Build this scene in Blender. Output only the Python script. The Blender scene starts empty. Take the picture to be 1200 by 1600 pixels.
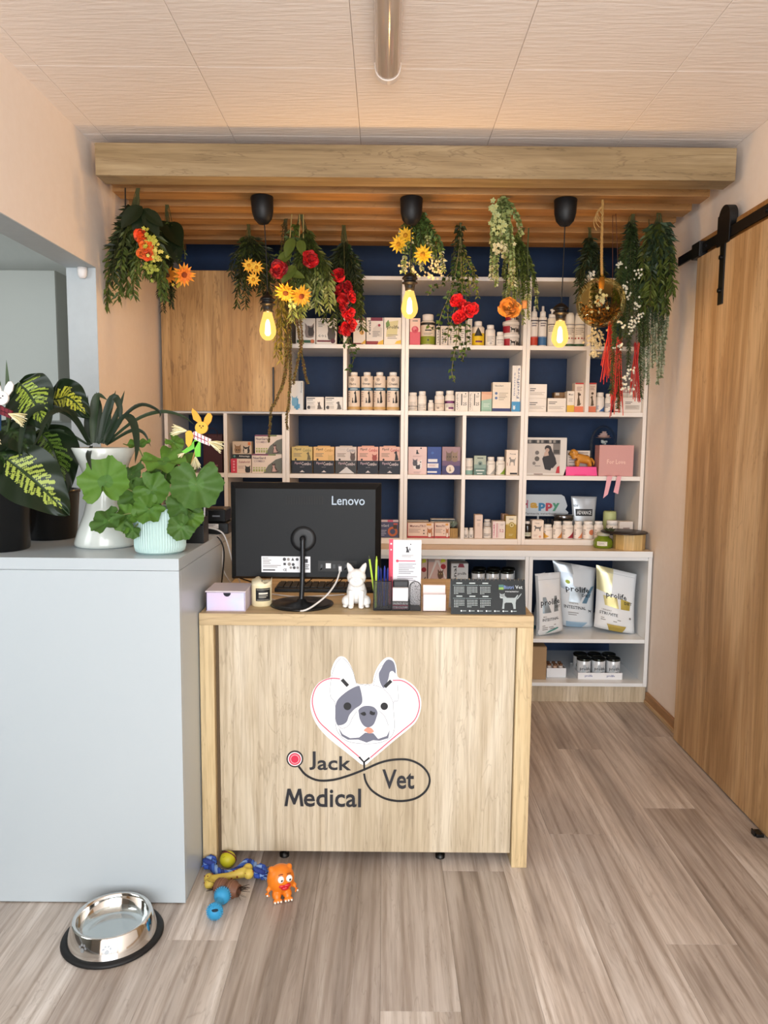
import bpy, bmesh, math, random
from mathutils import Vector, Matrix, Euler
PI = math.pi
SC = bpy.context.scene
COL = SC.collection
random.seed(7)

# ------------------------------------------------------------------ camera
CAMZ, FPX, PITCH, ROLL = 1.4, 1160.0, math.radians(5.9), math.radians(0.5)
cam_data = bpy.data.cameras.new('camera')
cam = bpy.data.objects.new('camera', cam_data)
COL.objects.link(cam)
cam_data.sensor_fit = 'VERTICAL'
cam_data.sensor_height = 36.0
cam_data.lens = FPX / 1600.0 * 36.0
cam_data.clip_start = 0.02
cam.matrix_world = Matrix.Translation((0, 0, CAMZ)) @ Matrix.Rotation(PI / 2 - PITCH, 4, 'X') @ Matrix.Rotation(ROLL, 4, 'Z')
SC.camera = cam
CR = (Matrix.Rotation(PI / 2 - PITCH, 3, 'X') @ Matrix.Rotation(ROLL, 3, 'Z'))

def at(px, py, Y):
    """the real point at depth Y (metres into the room) that was measured at this spot of the photograph"""
    d = CR @ Vector(((px - 600) / FPX, (800 - py) / FPX, -1))
    return Vector((0, 0, CAMZ)) + d * (Y / d.y)

def on(px, py, Z):
    d = CR @ Vector(((px - 600) / FPX, (800 - py) / FPX, -1))
    return Vector((0, 0, CAMZ)) + d * ((Z - CAMZ) / d.z)

# ------------------------------------------------------------------ colour management, world, lights
SC.view_settings.view_transform = 'Standard'
SC.view_settings.look = 'None'
SC.view_settings.gamma = 1.0
SC.view_settings.use_curve_mapping = False
SC.view_settings.exposure = 0.14
try:
    SC.cycles.use_denoising = True
    SC.cycles.max_bounces = 10
    SC.cycles.transparent_max_bounces = 24
    SC.cycles.sample_clamp_indirect = 6.0
    SC.cycles.caustics_reflective = False
    SC.cycles.caustics_refractive = False
except Exception:
    pass
world = bpy.data.worlds.new('daylight')
SC.world = world
world.use_nodes = True
world.node_tree.nodes['Background'].inputs[0].default_value = (0.90, 0.95, 1.0, 1)
world.node_tree.nodes['Background'].inputs[1].default_value = 1.0

def area(name, loc, rot, sx, sy, power, col):
    l = bpy.data.lights.new(name, 'AREA')
    l.shape = 'RECTANGLE'; l.size = sx; l.size_y = sy; l.energy = power; l.color = col
    o = bpy.data.objects.new(name, l); COL.objects.link(o)
    o.location = loc; o.rotation_euler = rot
    return o
# daylight through the glazed shop front behind the photographer, and through the side room's window
area('shopfront_daylight', (0.1, -1.75, 1.35), (math.radians(90), 0, 0), 2.4, 2.3, 132, (0.95, 0.975, 1.0))
area('side_room_daylight', (-2.7, 1.0, 1.75), (math.radians(90), 0, math.radians(-38)), 1.0, 1.3, 20, (0.92, 0.97, 1.0))
BULB_POWER, BULB_COLOR = 22.0, (1.0, 0.66, 0.40)

# ------------------------------------------------------------------ materials
def lin(h):
    h = h.lstrip('#')
    out = []
    for i in (0, 2, 4):
        c = int(h[i:i + 2], 16) / 255
        out.append(c / 12.92 if c <= 0.04045 else ((c + 0.055) / 1.055) ** 2.4)
    return out + [1]
MATS = {}
def new_mat(name):
    m = bpy.data.materials.new(name); m.use_nodes = True
    nt = m.node_tree
    return m, nt, nt.nodes['Principled BSDF']
def M(col, rough=0.5, metal=0.0, spec=0.5, emit=0, coat=0, trans=0, ior=1.45, alpha=1):
    k = (col, rough, metal, spec, emit, coat, trans, ior, alpha)
    if k in MATS: return MATS[k]
    m, nt, b = new_mat('paint_' + col.lstrip('#'))
    c = lin(col)
    b.inputs['Base Color'].default_value = c
    b.inputs['Roughness'].default_value = rough
    b.inputs['Metallic'].default_value = metal
    b.inputs['Specular IOR Level'].default_value = spec
    b.inputs['Coat Weight'].default_value = coat
    b.inputs['Transmission Weight'].default_value = trans
    b.inputs['IOR'].default_value = ior
    b.inputs['Alpha'].default_value = alpha
    if emit:
        b.inputs['Emission Color'].default_value = c
        b.inputs['Emission Strength'].default_value = emit
    MATS[k] = m
    return m
def N(nt, typ, **kw):
    n = nt.nodes.new(typ)
    for k, v in kw.items():
        if k.startswith('i_'):
            n.inputs[k[2:].replace('_', ' ')].default_value = v
        else:
            setattr(n, k, v)
    return n
def ramp(nt, fac, stops):
    r = N(nt, 'ShaderNodeValToRGB')
    el = r.color_ramp.elements
    while len(el) < len(stops): el.new(0.5)
    for e, (p, c) in zip(el, stops):
        e.position = p; e.color = lin(c) if isinstance(c, str) else c
    nt.links.new(fac, r.inputs[0])
    return r
def wood(name, dark, mid, light, axis='z', scale=1.0, rough=0.5, contrast=1.0, per_object=False, crack=0.35, ring=0.35):
    """wood decor: broad tone bands, fine pores and a few dark cracks, grain along AXIS of the object"""
    m, nt, b = new_mat(name)
    L = nt.links.new
    tc = N(nt, 'ShaderNodeTexCoord')
    vec = tc.outputs['Object']
    if per_object:
        oi = N(nt, 'ShaderNodeObjectInfo')
        mul = N(nt, 'ShaderNodeVectorMath', operation='SCALE'); mul.inputs[0].default_value = (7.3, 11.1, 3.7)
        L(oi.outputs['Random'], mul.inputs['Scale'])
        add = N(nt, 'ShaderNodeVectorMath', operation='ADD'); L(vec, add.inputs[0]); L(mul.outputs[0], add.inputs[1])
        vec = add.outputs[0]
    def mapped(across, along):
        mp = N(nt, 'ShaderNodeMapping')
        s = [across * scale] * 3
        s['xyz'.index(axis)] = along * scale
        mp.inputs['Scale'].default_value = s
        L(vec, mp.inputs['Vector'])
        return mp.outputs[0]
    n1 = N(nt, 'ShaderNodeTexNoise', i_Scale=1.0, i_Detail=5.0, i_Roughness=0.6, i_Distortion=0.8); L(mapped(7, 0.8), n1.inputs['Vector'])
    n2 = N(nt, 'ShaderNodeTexNoise', i_Scale=1.0, i_Detail=3.0, i_Roughness=0.7); L(mapped(90, 3.5), n2.inputs['Vector'])
    n3 = N(nt, 'ShaderNodeTexNoise', i_Scale=1.0, i_Detail=4.0, i_Roughness=0.55, i_Distortion=2.5); L(mapped(11, 1.1), n3.inputs['Vector'])
    r1 = ramp(nt, n1.outputs['Fac'], [(0.5 - 0.22 / contrast, dark), (0.5, mid), (0.5 + 0.2 / contrast, light)])
    r2 = ramp(nt, n2.outputs['Fac'], [(0.36, (0.62, 0.58, 0.54, 1)), (0.56, (1, 1, 1, 1))])
    r3 = ramp(nt, n3.outputs['Fac'], [(0.485, (1, 1, 1, 1)), (0.5, (0.45, 0.40, 0.36, 1)), (0.515, (1, 1, 1, 1))])
    mx = N(nt, 'ShaderNodeMix', data_type='RGBA', blend_type='MULTIPLY'); mx.inputs[0].default_value = 0.55
    L(r1.outputs[0], mx.inputs[6]); L(r2.outputs[0], mx.inputs[7])
    mx2 = N(nt, 'ShaderNodeMix', data_type='RGBA', blend_type='MULTIPLY'); mx2.inputs[0].default_value = crack
    L(mx.outputs[2], mx2.inputs[6]); L(r3.outputs[0], mx2.inputs[7])
    wv = N(nt, 'ShaderNodeTexWave', i_Scale=1.0, i_Distortion=9.0, i_Detail=2.5, i_Detail_Scale=0.55, i_Detail_Roughness=0.55)
    wv.bands_direction = 'Y' if axis == 'x' else 'X'
    L(mapped(6.5, 0.75), wv.inputs['Vector'])
    r4 = ramp(nt, wv.outputs['Fac'], [(0.0, (0.70, 0.66, 0.62, 1)), (0.22, (1, 1, 1, 1)), (1.0, (1, 1, 1, 1))])
    mx4 = N(nt, 'ShaderNodeMix', data_type='RGBA', blend_type='MULTIPLY'); mx4.inputs[0].default_value = ring
    L(mx2.outputs[2], mx4.inputs[6]); L(r4.outputs[0], mx4.inputs[7])
    out = mx4.outputs[2]
    if per_object:
        rr = ramp(nt, oi.outputs['Random'], [(0.0, (0.68, 0.65, 0.63, 1)), (0.35, (0.86, 0.84, 0.83, 1)), (0.7, (1.0, 1.0, 1.0, 1)), (1.0, (1.10, 1.10, 1.11, 1))])
        m3 = N(nt, 'ShaderNodeMix', data_type='RGBA', blend_type='MULTIPLY'); m3.inputs[0].default_value = 1.0
        L(out, m3.inputs[6]); L(rr.outputs[0], m3.inputs[7]); out = m3.outputs[2]
    L(out, b.inputs['Base Color'])
    b.inputs['Roughness'].default_value = rough
    bp = N(nt, 'ShaderNodeBump', i_Strength=0.12, i_Distance=0.001); L(n2.outputs['Fac'], bp.inputs['Height']); L(bp.outputs[0], b.inputs['Normal'])
    return m
def plaster(name, col, col2, rough=0.85, bump=0.15, sc=(25, 25, 25), dist=0.003):
    m, nt, b = new_mat(name)
    L = nt.links.new
    tc = N(nt, 'ShaderNodeTexCoord'); mp = N(nt, 'ShaderNodeMapping'); mp.inputs['Scale'].default_value = sc
    L(tc.outputs['Object'], mp.inputs['Vector'])
    n = N(nt, 'ShaderNodeTexNoise', i_Scale=1.0, i_Detail=5.0, i_Roughness=0.6); L(mp.outputs[0], n.inputs['Vector'])
    r = ramp(nt, n.outputs['Fac'], [(0.3, col), (0.7, col2)]); L(r.outputs[0], b.inputs['Base Color'])
    b.inputs['Roughness'].default_value = rough
    bp = N(nt, 'ShaderNodeBump', i_Strength=bump, i_Distance=dist); L(n.outputs['Fac'], bp.inputs['Height']); L(bp.outputs[0], b.inputs['Normal'])
    return m

# ------------------------------------------------------------------ mesh builder
TXT = {}
def txt_mesh(s, res=2, bold=0.0):
    k = (s, res, bold)
    if k not in TXT:
        cu = bpy.data.curves.new('t', 'FONT'); cu.body = s; cu.resolution_u = res; cu.offset = bold; cu.fill_mode = 'FRONT'
        ob = bpy.data.objects.new('t', cu)
        me = bpy.data.meshes.new_from_object(ob)
        vs = [(v.co.x, v.co.y) for v in me.vertices]; fs = [tuple(p.vertices) for p in me.polygons]
        bpy.data.objects.remove(ob); bpy.data.curves.remove(cu); bpy.data.meshes.remove(me)
        x0 = min(v[0] for v in vs); x1 = max(v[0] for v in vs); y0 = min(v[1] for v in vs); y1 = max(v[1] for v in vs)
        TXT[k] = ([(v[0] - x0, v[1] - y0) for v in vs], fs, x1 - x0, y1 - y0)
    return TXT[k]

class MB:
    def __init__(s):
        s.v = []; s.f = []; s.mi = []; s.sm = []; s.mats = []; s.T = None
    def m(s, mat):
        if isinstance(mat, str): mat = M(mat)
        if mat not in s.mats: s.mats.append(mat)
        return s.mats.index(mat)
    def add(s, vs, fs, mat, smooth=False):
        o = len(s.v); k = s.m(mat)
        if s.T is not None: vs = [s.T @ Vector(v) for v in vs]
        s.v += [tuple(v) for v in vs]
        for f in fs:
            s.f.append(tuple(i + o for i in f)); s.mi.append(k); s.sm.append(smooth)
        return s
    def box(s, x0, x1, y0, y1, z0, z1, mat, bev=0.0):
        if bev:
            return s.rbox(x0, x1, y0, y1, z0, z1, bev, mat)
        vs = [(x, y, z) for z in (z0, z1) for y in (y0, y1) for x in (x0, x1)]
        return s.add(vs, [(0, 2, 3, 1), (4, 5, 7, 6), (0, 1, 5, 4), (2, 6, 7, 3), (0, 4, 6, 2), (1, 3, 7, 5)], mat)
    def rbox(s, x0, x1, y0, y1, z0, z1, r, mat):
        bm = bmesh.new()
        bmesh.ops.create_cube(bm, size=1)
        for v in bm.verts:
            v.co = ((x0 + x1) / 2 + v.co.x * (x1 - x0), (y0 + y1) / 2 + v.co.y * (y1 - y0), (z0 + z1) / 2 + v.co.z * (z1 - z0))
        bmesh.ops.bevel(bm, geom=list(bm.edges), offset=r, segments=2, profile=0.5, affect='EDGES')
        bm.verts.index_update()
        vs = [tuple(v.co) for v in bm.verts]; fs = [tuple(v.index for v in f.verts) for f in bm.faces]
        bm.free()
        return s.add(vs, fs, mat)
    def lathe(s, prof, mat, c=(0, 0, 0), n=20, sx=1.0, sy=1.0, smooth=True, a0=0.0):
        """prof: (radius, z) from bottom to top; radius 0 closes"""
        vs = []; rings = []
        for r, z in prof:
            if r <= 1e-6:
                rings.append([len(vs)]); vs.append((c[0], c[1], c[2] + z))
            else:
                rings.append(list(range(len(vs), len(vs) + n)))
                for i in range(n):
                    a = a0 + 2 * PI * i / n
                    vs.append((c[0] + r * sx * math.cos(a), c[1] + r * sy * math.sin(a), c[2] + z))
        fs = []
        for A, B in zip(rings, rings[1:]):
            for i in range(n):
                j = (i + 1) % n
                if len(A) == 1 and len(B) == 1: continue
                if len(A) == 1: fs.append((A[0], B[j], B[i]))
                elif len(B) == 1: fs.append((A[i], A[j], B[0]))
                else: fs.append((A[i], A[j], B[j], B[i]))
        return s.add(vs, fs, mat, smooth)
    def cyl(s, p0, p1, r0, mat, r1=None, n=12, smooth=True):
        return s.tube([p0, p1], [r0, r0 if r1 is None else r1], mat, n, smooth)
    def tube(s, pts, r, mat, n=6, smooth=True, cap=True):
        pts = [Vector(p) for p in pts]
        rs = r if isinstance(r, (list, tuple)) else [r] * len(pts)
        vs = []; fs = []
        up = Vector((0, 0, 1))
        for i, p in enumerate(pts):
            t = (pts[min(i + 1, len(pts) - 1)] - pts[max(i - 1, 0)])
            if t.length < 1e-9: t = Vector((0, 0, 1))
            t.normalize()
            if i == 0:
                a = t.cross(up if abs(t.z) < 0.9 else Vector((1, 0, 0))).normalized()
            else:
                a = (a - t * a.dot(t))
                a = a.normalized() if a.length > 1e-6 else t.orthogonal().normalized()
            b = t.cross(a)
            for k in range(n):
                an = 2 * PI * k / n
                vs.append(p + (a * math.cos(an) + b * math.sin(an)) * rs[i])
        for i in range(len(pts) - 1):
            for k in range(n):
                l = (k + 1) % n
                fs.append((i * n + k, i * n + l, (i + 1) * n + l, (i + 1) * n + k))
        s.add(vs, fs, mat, smooth)
        if cap:
            s.add(vs[:n], [tuple(reversed(range(n)))], mat); s.add(vs[-n:], [tuple(range(n))], mat)
        return s
    def ball(s, c, r, mat, n=14, m=8, sx=1, sy=1, sz=1, rot=None):
        vs = [(0, 0, -sz * r)]
        for i in range(1, m):
            ph = -PI / 2 + PI * i / m
            for k in range(n):
                a = 2 * PI * k / n
                vs.append((math.cos(ph) * math.cos(a) * r * sx, math.cos(ph) * math.sin(a) * r * sy, math.sin(ph) * r * sz))
        vs.append((0, 0, sz * r))
        fs = [(0, 1 + (k + 1) % n, 1 + k) for k in range(n)]
        for i in range(m - 2):
            for k in range(n):
                l = (k + 1) % n
                fs.append((1 + i * n + k, 1 + i * n + l, 1 + (i + 1) * n + l, 1 + (i + 1) * n + k))
        e = len(vs) - 1; b = 1 + (m - 2) * n
        fs += [(b + k, b + (k + 1) % n, e) for k in range(n)]
        R = rot.to_matrix() if isinstance(rot, Euler) else (rot or Matrix.Identity(3))
        c = Vector(c)
        return s.add([R @ Vector(v) + c for v in vs], fs, mat, True)
    def prism(s, poly, y0, y1, mat, side=None, smooth=False):
        """polygon in x,z extruded from y0 (front) to y1 (back)"""
        n = len(poly)
        ar = sum(poly[i][0] * poly[(i + 1) % n][1] - poly[(i + 1) % n][0] * poly[i][1] for i in range(n))
        if ar < 0: poly = poly[::-1]
        s.add([(x, y0, z) for x, z in poly], [tuple(range(n))], mat)
        s.add([(x, y1, z) for x, z in poly], [tuple(reversed(range(n)))], mat)
        vs = [(x, y0, z) for x, z in poly] + [(x, y1, z) for x, z in poly]
        return s.add(vs, [(i, i + n, (i + 1) % n + n, (i + 1) % n) for i in range(n)], side or mat, smooth)
    def leaf(s, base, d, nrm, L, W, mat, fold=0.25, droop=0.0):
        d = d.normalized(); side = d.cross(nrm)
        side = side.normalized() if side.length > 1e-5 else d.orthogonal().normalized()
        up = side.cross(d)
        b = Vector(base); mid = b + d * L * 0.48
        tip = b + d * L - up * droop * L
        vs = [b, mid + side * W / 2 + up * fold * W, tip, mid - side * W / 2 + up * fold * W, mid]
        return s.add(vs, [(0, 1, 4), (1, 2, 4), (0, 4, 3), (4, 2, 3)], mat)
    def text(s, t, fn, mat, res=2, bold=0.0):
        vs, fs, w, h = txt_mesh(t, res, bold)
        return s.add([fn(x, y) for x, y in vs], fs, mat)
    def obj(s, name, parent=None, loc=None, rot=None):
        me = bpy.data.meshes.new(name)
        me.from_pydata(s.v, [], s.f)
        for mt in s.mats: me.materials.append(mt)
        me.polygons.foreach_set('material_index', s.mi)
        me.polygons.foreach_set('use_smooth', s.sm)
        me.update()
        o = bpy.data.objects.new(name, me); COL.objects.link(o)
        if parent is not None: o.parent = parent
        if loc is not None: o.location = loc
        if rot is not None: o.rotation_euler = rot
        return o

def tag(o, label=None, cat=None, group=None, kind=None):
    if label: o['label'] = label
    if cat: o['category'] = cat
    if group: o['group'] = group
    if kind: o['kind'] = kind
    return o
def thing(name, label, cat, loc=(0, 0, 0), rz=0.0, group=None):
    o = bpy.data.objects.new(name, None); COL.objects.link(o)
    o.empty_display_size = 0.05
    o.location = loc; o.rotation_euler = (0, 0, rz)
    return tag(o, label, cat, group)
def part(name, parent, mesh, loc=None, rot=None):
    """another object of a mesh that exists already"""
    o = bpy.data.objects.new(name, mesh); COL.objects.link(o)
    o.parent = parent
    if loc is not None: o.location = loc
    if rot is not None: o.rotation_euler = rot
    return o
def bezier(p0, p1, p2, n=8):
    p0, p1, p2 = Vector(p0), Vector(p1), Vector(p2)
    return [p0 * (1 - t) ** 2 + p1 * 2 * t * (1 - t) + p2 * t * t for t in [i / n for i in range(n + 1)]]
def spline(pts, n=6):
    """Catmull-Rom through the points"""
    P = [Vector(p) for p in pts]; P = [P[0] * 2 - P[1]] + P + [P[-1] * 2 - P[-2]]
    out = []
    for i in range(1, len(P) - 2):
        for k in range(n):
            t = k / n
            out.append(0.5 * ((2 * P[i]) + (P[i + 1] - P[i - 1]) * t + (2 * P[i - 1] - 5 * P[i] + 4 * P[i + 1] - P[i + 2]) * t * t + (3 * P[i] - P[i - 1] - 3 * P[i + 1] + P[i + 2]) * t ** 3))
    return out + [P[-2]]
# ------------------------------------------------------------------ palette of surfaces
WALLM = plaster('wall_paint', '#efe3d8', '#f2e7dd')
CEILM = plaster('ceiling_foam', '#f0e6de', '#f6eee8', rough=0.8, bump=0.55, sc=(7, 75, 30), dist=0.006)
NAVY = plaster('navy_wall_paint', '#02284f', '#032e58', rough=0.6, bump=0.05)
GREYW = plaster('side_room_paint', '#b3bab6', '#b8beba')
OAKV = wood('oak_decor_upright', '#b89c70', '#cfb78c', '#dac59d', 'z')
OAKX = wood('oak_decor_flat', '#b3976c', '#c7ae84', '#d3bc94', 'x')
OAKL = wood('pale_oak_decor', '#ad9d82', '#c6b79d', '#d6cab4', 'z', scale=1.0, rough=0.45)
DOORW = wood('barn_door_oak', '#9c7a50', '#ba966a', '#d0b086', 'z', scale=0.8, contrast=1.6)
BEAMW = wood('beam_oak', '#8b7653', '#a08a66', '#b29e7b', 'x', scale=0.9, contrast=1.3, crack=0.5)
SLATW = wood('slat_oak', '#94683a', '#ab7e4a', '#bd925d', 'x', scale=1.2, per_object=False)
LAMI = wood('laminate_floor', '#9b9087', '#c4b9af', '#ded7d0', 'y', scale=0.9, rough=0.36, contrast=1.2, ring=0.7, per_object=True, crack=0.3)
WHITE = M('#efeae4', 0.35)
WHITEG = M('#e8ecee', 0.24)
BLACK = M('#0b0b0c', 0.35)
BLACKM = M('#101113', 0.5)
STEEL = M('#d8d8d6', 0.08, 1.0)

XL, XR, YB, YF, ZC = -1.2, 1.405, 4.44, -1.6, 2.57
def struct(name, mb, parent=None, **k):
    o = mb.obj(name, parent)
    if parent is None: o['kind'] = 'structure'
    return o
# floor: sub-floor with separate laminate planks
fl = struct('floor', MB().box(-3.2, XR + 0.1, YF, YB + 0.1, -0.08, -0.012, M('#4d443d', 0.8)))
PW, PL = 0.1985, 1.29
plank_mesh = None
row = 0
x = -1.19
while x < XR:
    off = [0.0, 0.62, 0.23, 0.95, 0.42, 1.1, 0.75][row % 7]
    if row == 5: off = 0.545
    if row == 6: off = 0.70
    y = YF - PL + (off - 0.0) % PL
    while y < YB:
        y0, y1 = max(y, YF), min(y + PL, YB)
        if y1 - y0 > 0.03:
            w = min(PW, XR - x)
            if plank_mesh is None or abs(y1 - y0 - PL) > 1e-4 or w < PW - 1e-4:
                bm = MB().rbox(-w / 2 + 0.0002, w / 2 - 0.0002, -(y1 - y0) / 2 + 0.0002, (y1 - y0) / 2 - 0.0002, -0.012, 0, 0.0005, LAMI)
                o = bm.obj('plank', fl)
                if abs(y1 - y0 - PL) < 1e-4 and w > PW - 1e-4: plank_mesh = o.data
            else:
                o = part('plank', fl, plank_mesh)
            o.location = (x + w / 2, (y0 + y1) / 2, 0)
        y += PL
    x += PW; row += 1
# ceiling with foam panels
ce = struct('ceiling', MB().box(-3.2, XR + 0.1, YF, YB + 0.1, ZC + 0.012, ZC + 0.1, M('#e2d8cf', 0.9)))
cx = [XL - 0.12, -0.61 - 0.515, -0.61, -0.106, 0.405, 0.925, XR]
cy = [YF] + [2.515 - 0.545 * k for k in range(7, 0, -1)] + [2.515, 3.062, 3.6, 4.1, YB]
for i in range(len(cx) - 1):
    for j in range(len(cy) - 1):
        o = MB().rbox(-(cx[i + 1] - cx[i]) / 2 + 0.0005, (cx[i + 1] - cx[i]) / 2 - 0.0005, -(cy[j + 1] - cy[j]) / 2 + 0.0005, (cy[j + 1] - cy[j]) / 2 - 0.0005, 0, 0.012, 0.002, CEILM).obj('ceiling_panel', ce)
        o.location = ((cx[i] + cx[i + 1]) / 2, (cy[j] + cy[j + 1]) / 2, ZC)
# walls
struct('wall_back', MB().box(XL - 0.12, XR + 0.1, YB, YB + 0.1, 0, ZC + 0.01, NAVY))
struct('wall_right', MB().box(XR, XR + 0.1, YF, YB, 0, ZC + 0.01, WALLM))
OPZ, OPY = 2.08, 3.155          # the opening to the side room: head height, far jamb
wl = MB().box(XL - 0.12, XL, OPY, YB, 0, ZC + 0.01, WALLM).box(XL - 0.12, XL, YF, OPY, OPZ, ZC + 0.01, WALLM).box(XL - 0.12, XL, YF, -0.6, 0, OPZ, WALLM)
struct('wall_left', wl)
JMB = plaster('lining_cool_tint', '#b6bdc0', '#bbc2c5', rough=0.6, bump=0.05)  # added facing: cool daylight on jamb and soffit is put into its colour
struct('trim_1', MB().box(XL - 0.122, XL - 0.0005, OPY - 0.003, OPY, 0, OPZ - 0.003, JMB).box(XL - 0.122, XL - 0.0005, -0.6, OPY, OPZ - 0.003, OPZ, JMB))
# shop front behind the photographer: sill wall, piers and head around the glazing
fr = MB().box(-3.2, -1.15, YF - 0.12, YF, 0, ZC, WALLM).box(1.3, XR + 0.1, YF - 0.12, YF, 0, ZC, WALLM).box(-1.15, 1.3, YF - 0.12, YF, 2.5, ZC, WALLM)
struct('wall_front', fr)
wf = MB()
for a, b in ((-1.15, -1.09), (1.24, 1.3), (0.05, 0.11)): wf.box(a, b, YF - 0.1, YF - 0.03, 0, 2.5, M('#e8e8e8', 0.4))
for a, b in ((0, 0.06), (2.44, 2.5)): wf.box(-1.09, 1.24, YF - 0.1, YF - 0.03, a, b, M('#e8e8e8', 0.4))
struct('window_1', wf)
# side room seen through the opening
sr = MB().box(-3.2, XL - 0.12, 3.98, 4.08, 0, ZC + 0.01, GREYW).box(-3.3, -3.2, YF, 4.08, 0, ZC + 0.01, GREYW)
struct('wall_side_room', sr)
# skirting on the right wall
struct('baseboard_right', MB().rbox(XR - 0.015, XR, 0.2, 3.81, 0.0, 0.062, 0.003, wood('skirting_oak', '#8f6a44', '#a88058', '#b8926a', 'y')).rbox(XR - 0.021, XR, 0.2, 3.81, 0.0, 0.02, 0.003, wood('skirting_foot', '#a58562', '#c0a27c', '#cbb18e', 'y')))

# tall grey wall cupboard of the side room
t = thing('wall_cupboard', 'pale grey wall cupboard with a plain door in the side room beyond the opening', 'cupboard', (-2.2, 3.6, 1.452))
MB().box(-0.62, 0.633, 0.02, 0.375, 0, 0.71, M('#9fa6a2', 0.5)).obj('carcass', t)
MB().rbox(-0.62, 0.0, 0, 0.018, 0.004, 0.708, 0.002, M('#aeb5b1', 0.45)).obj('door', t)
MB().rbox(0.003, 0.635, 0, 0.018, 0.004, 0.708, 0.002, M('#aeb5b1', 0.45)).obj('door', t)
# rounded white bell-shaped contact at the top of the opening
t = MB().lathe([(0, 0), (0.012, 0.002), (0.018, 0.012), (0.02, 0.03), (0.02, 0.045), (0, 0.045)], M('#e8e2de', 0.4), n=16, sy=0.8).obj('door_sensor')
t.location = (-1.248, OPY - 0.021, 2.03)
tag(t, 'small white rounded plastic knob high on the jamb of the left opening', 'sensor')

# ceiling tube lamp
t = thing('tube_lamp', 'unlit tube lamp with a cloudy plastic cover on the ceiling', 'lamp', (0.0, 1.9, ZC))
def halfpipe(mb, w, h, y0, y1, mat, n=14):
    pr = [(w / 2 * math.cos(PI * i / n), -h * math.sin(PI * i / n) ** 0.8) for i in range(n + 1)]
    vs = [(x, y, z) for y in (y0, y1) for x, z in pr]; k = n + 1
    mb.add(vs, [(i, i + 1, k + i + 1, k + i) for i in range(n)], mat, True)
    mb.add(vs[:k], [tuple(range(k))], mat); mb.add(vs[k:], [tuple(reversed(range(k)))], mat)
    return mb
halfpipe(MB(), 0.082, 0.052, -0.62, 0.575, M('#b9a89a', 0.12, coat=0.6)).obj('diffuser', t)
halfpipe(MB(), 0.086, 0.056, 0.575, 0.602, M('#eadfd6', 0.35)).obj('end_cap', t)
halfpipe(MB(), 0.086, 0.056, -0.645, -0.62, M('#eadfd6', 0.35)).obj('end_cap', t)
MB().box(-0.012, -0.004, 0.6025, 0.604, -0.04, -0.036, BLACK).box(0.004, 0.012, 0.6025, 0.604, -0.04, -0.036, BLACK).obj('screw', t)

# ------------------------------------------------------------------ pergola of slats under the ceiling
t = thing('slatted_canopy', 'oak slatted canopy with a deep front beam hung below the ceiling', 'canopy', (0.1, 3.05, 2.411))
b = MB().rbox(-1.25, 1.275, 0, 0.107, 0, 0.124, 0.0015, BEAMW).obj('front_beam', t)
SLATS = [(3.244, 3.347), (3.444, 3.534), (3.629, 3.722), (3.821, 3.917), (4.017, 4.105)]
for k, (a, b_) in enumerate(SLATS):
    MB().rbox(-1.255, 1.26, -0.05, 0.05, 0, 0.045, 0.0015, SLATW).obj('slat', t, loc=(0.003 * (k % 3), (a + b_) / 2 - 3.05, 0))
for xx in (-1.28, 1.245): MB().box(xx, xx + 0.02, 0.11, 1.39, 0.0455, 0.075, SLATW).obj('wall_batten', t)
for xx in (-0.6, 0.5): MB().box(xx, xx + 0.025, 0.11, 1.2, 0.0455, 0.157, SLATW).obj('hanger_batten', t)

# ------------------------------------------------------------------ sliding barn door with its track
t = thing('sliding_door', 'oak sliding barn door hanging on a black track along the right wall', 'door', (1.355, 2.53, 0.008))
MB().rbox(0, 0.024, -0.8, 0.8, 0, 2.17, 0.0015, DOORW).obj('door_leaf', t)
h = MB()
h.box(-0.006, 0, 0.525, 0.565, 1.93, 2.262, M('#0a0a0b', 0.45))
for zz in (1.985, 2.115): h.cyl((-0.016, 0.545, zz), (-0.006, 0.545, zz), 0.009, M('#0a0a0b', 0.4))
h.obj('hanger_strap', t)
MB().cyl((-0.006, 0.545, 2.268), (0.028, 0.545, 2.268), 0.05, M('#070708', 0.55), n=24).box(-0.007, -0.002, 0.492, 0.598, 2.165, 2.285, M('#070708', 0.5)).obj('roller', t)
MB().box(-0.006, 0, -0.565, -0.525, 1.93, 2.262, M('#0a0a0b', 0.45)).obj('hanger_strap', t)
MB().cyl((-0.006, -0.545, 2.268), (0.028, -0.545, 2.268), 0.05, M('#070708', 0.55), n=24).obj('roller', t)
t = thing('door_track', 'black flat steel door track on an oak backing board at the right wall', 'track', (1.385, 2.5, 2.18))
MB().rbox(-0.005, 0.0195, -1.3, 0.87, -0.018, 0.085, 0.001, SLATW).obj('backing_board', t)
MB().box(-0.03, -0.022, -1.3, 1.05, 0.012, 0.052, M('#0a0a0b', 0.45)).obj('rail', t)
for yy in (-1.0, -0.4, 0.25, 0.75): MB().cyl((-0.035, yy, 0.032), (-0.005, yy, 0.032), 0.009, M('#333336', 0.3, 0.8)).obj('bolt', t)
MB().rbox(-0.043, -0.0055, 0.785, 0.868, -0.003, 0.062, 0.003, M('#0a0a0b', 0.5)).obj('end_stop', t)
t = tag(MB().rbox(-0.015, 0.012, -0.02, 0.02, 0, 0.012, 0.002, BLACK).rbox(-0.02, -0.016, -0.012, 0.012, 0, 0.02, 0.001, BLACK).obj('door_guide', loc=(1.338, 2.505, 0)), 'small black floor guide at the foot of the sliding door', 'guide')
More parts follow.
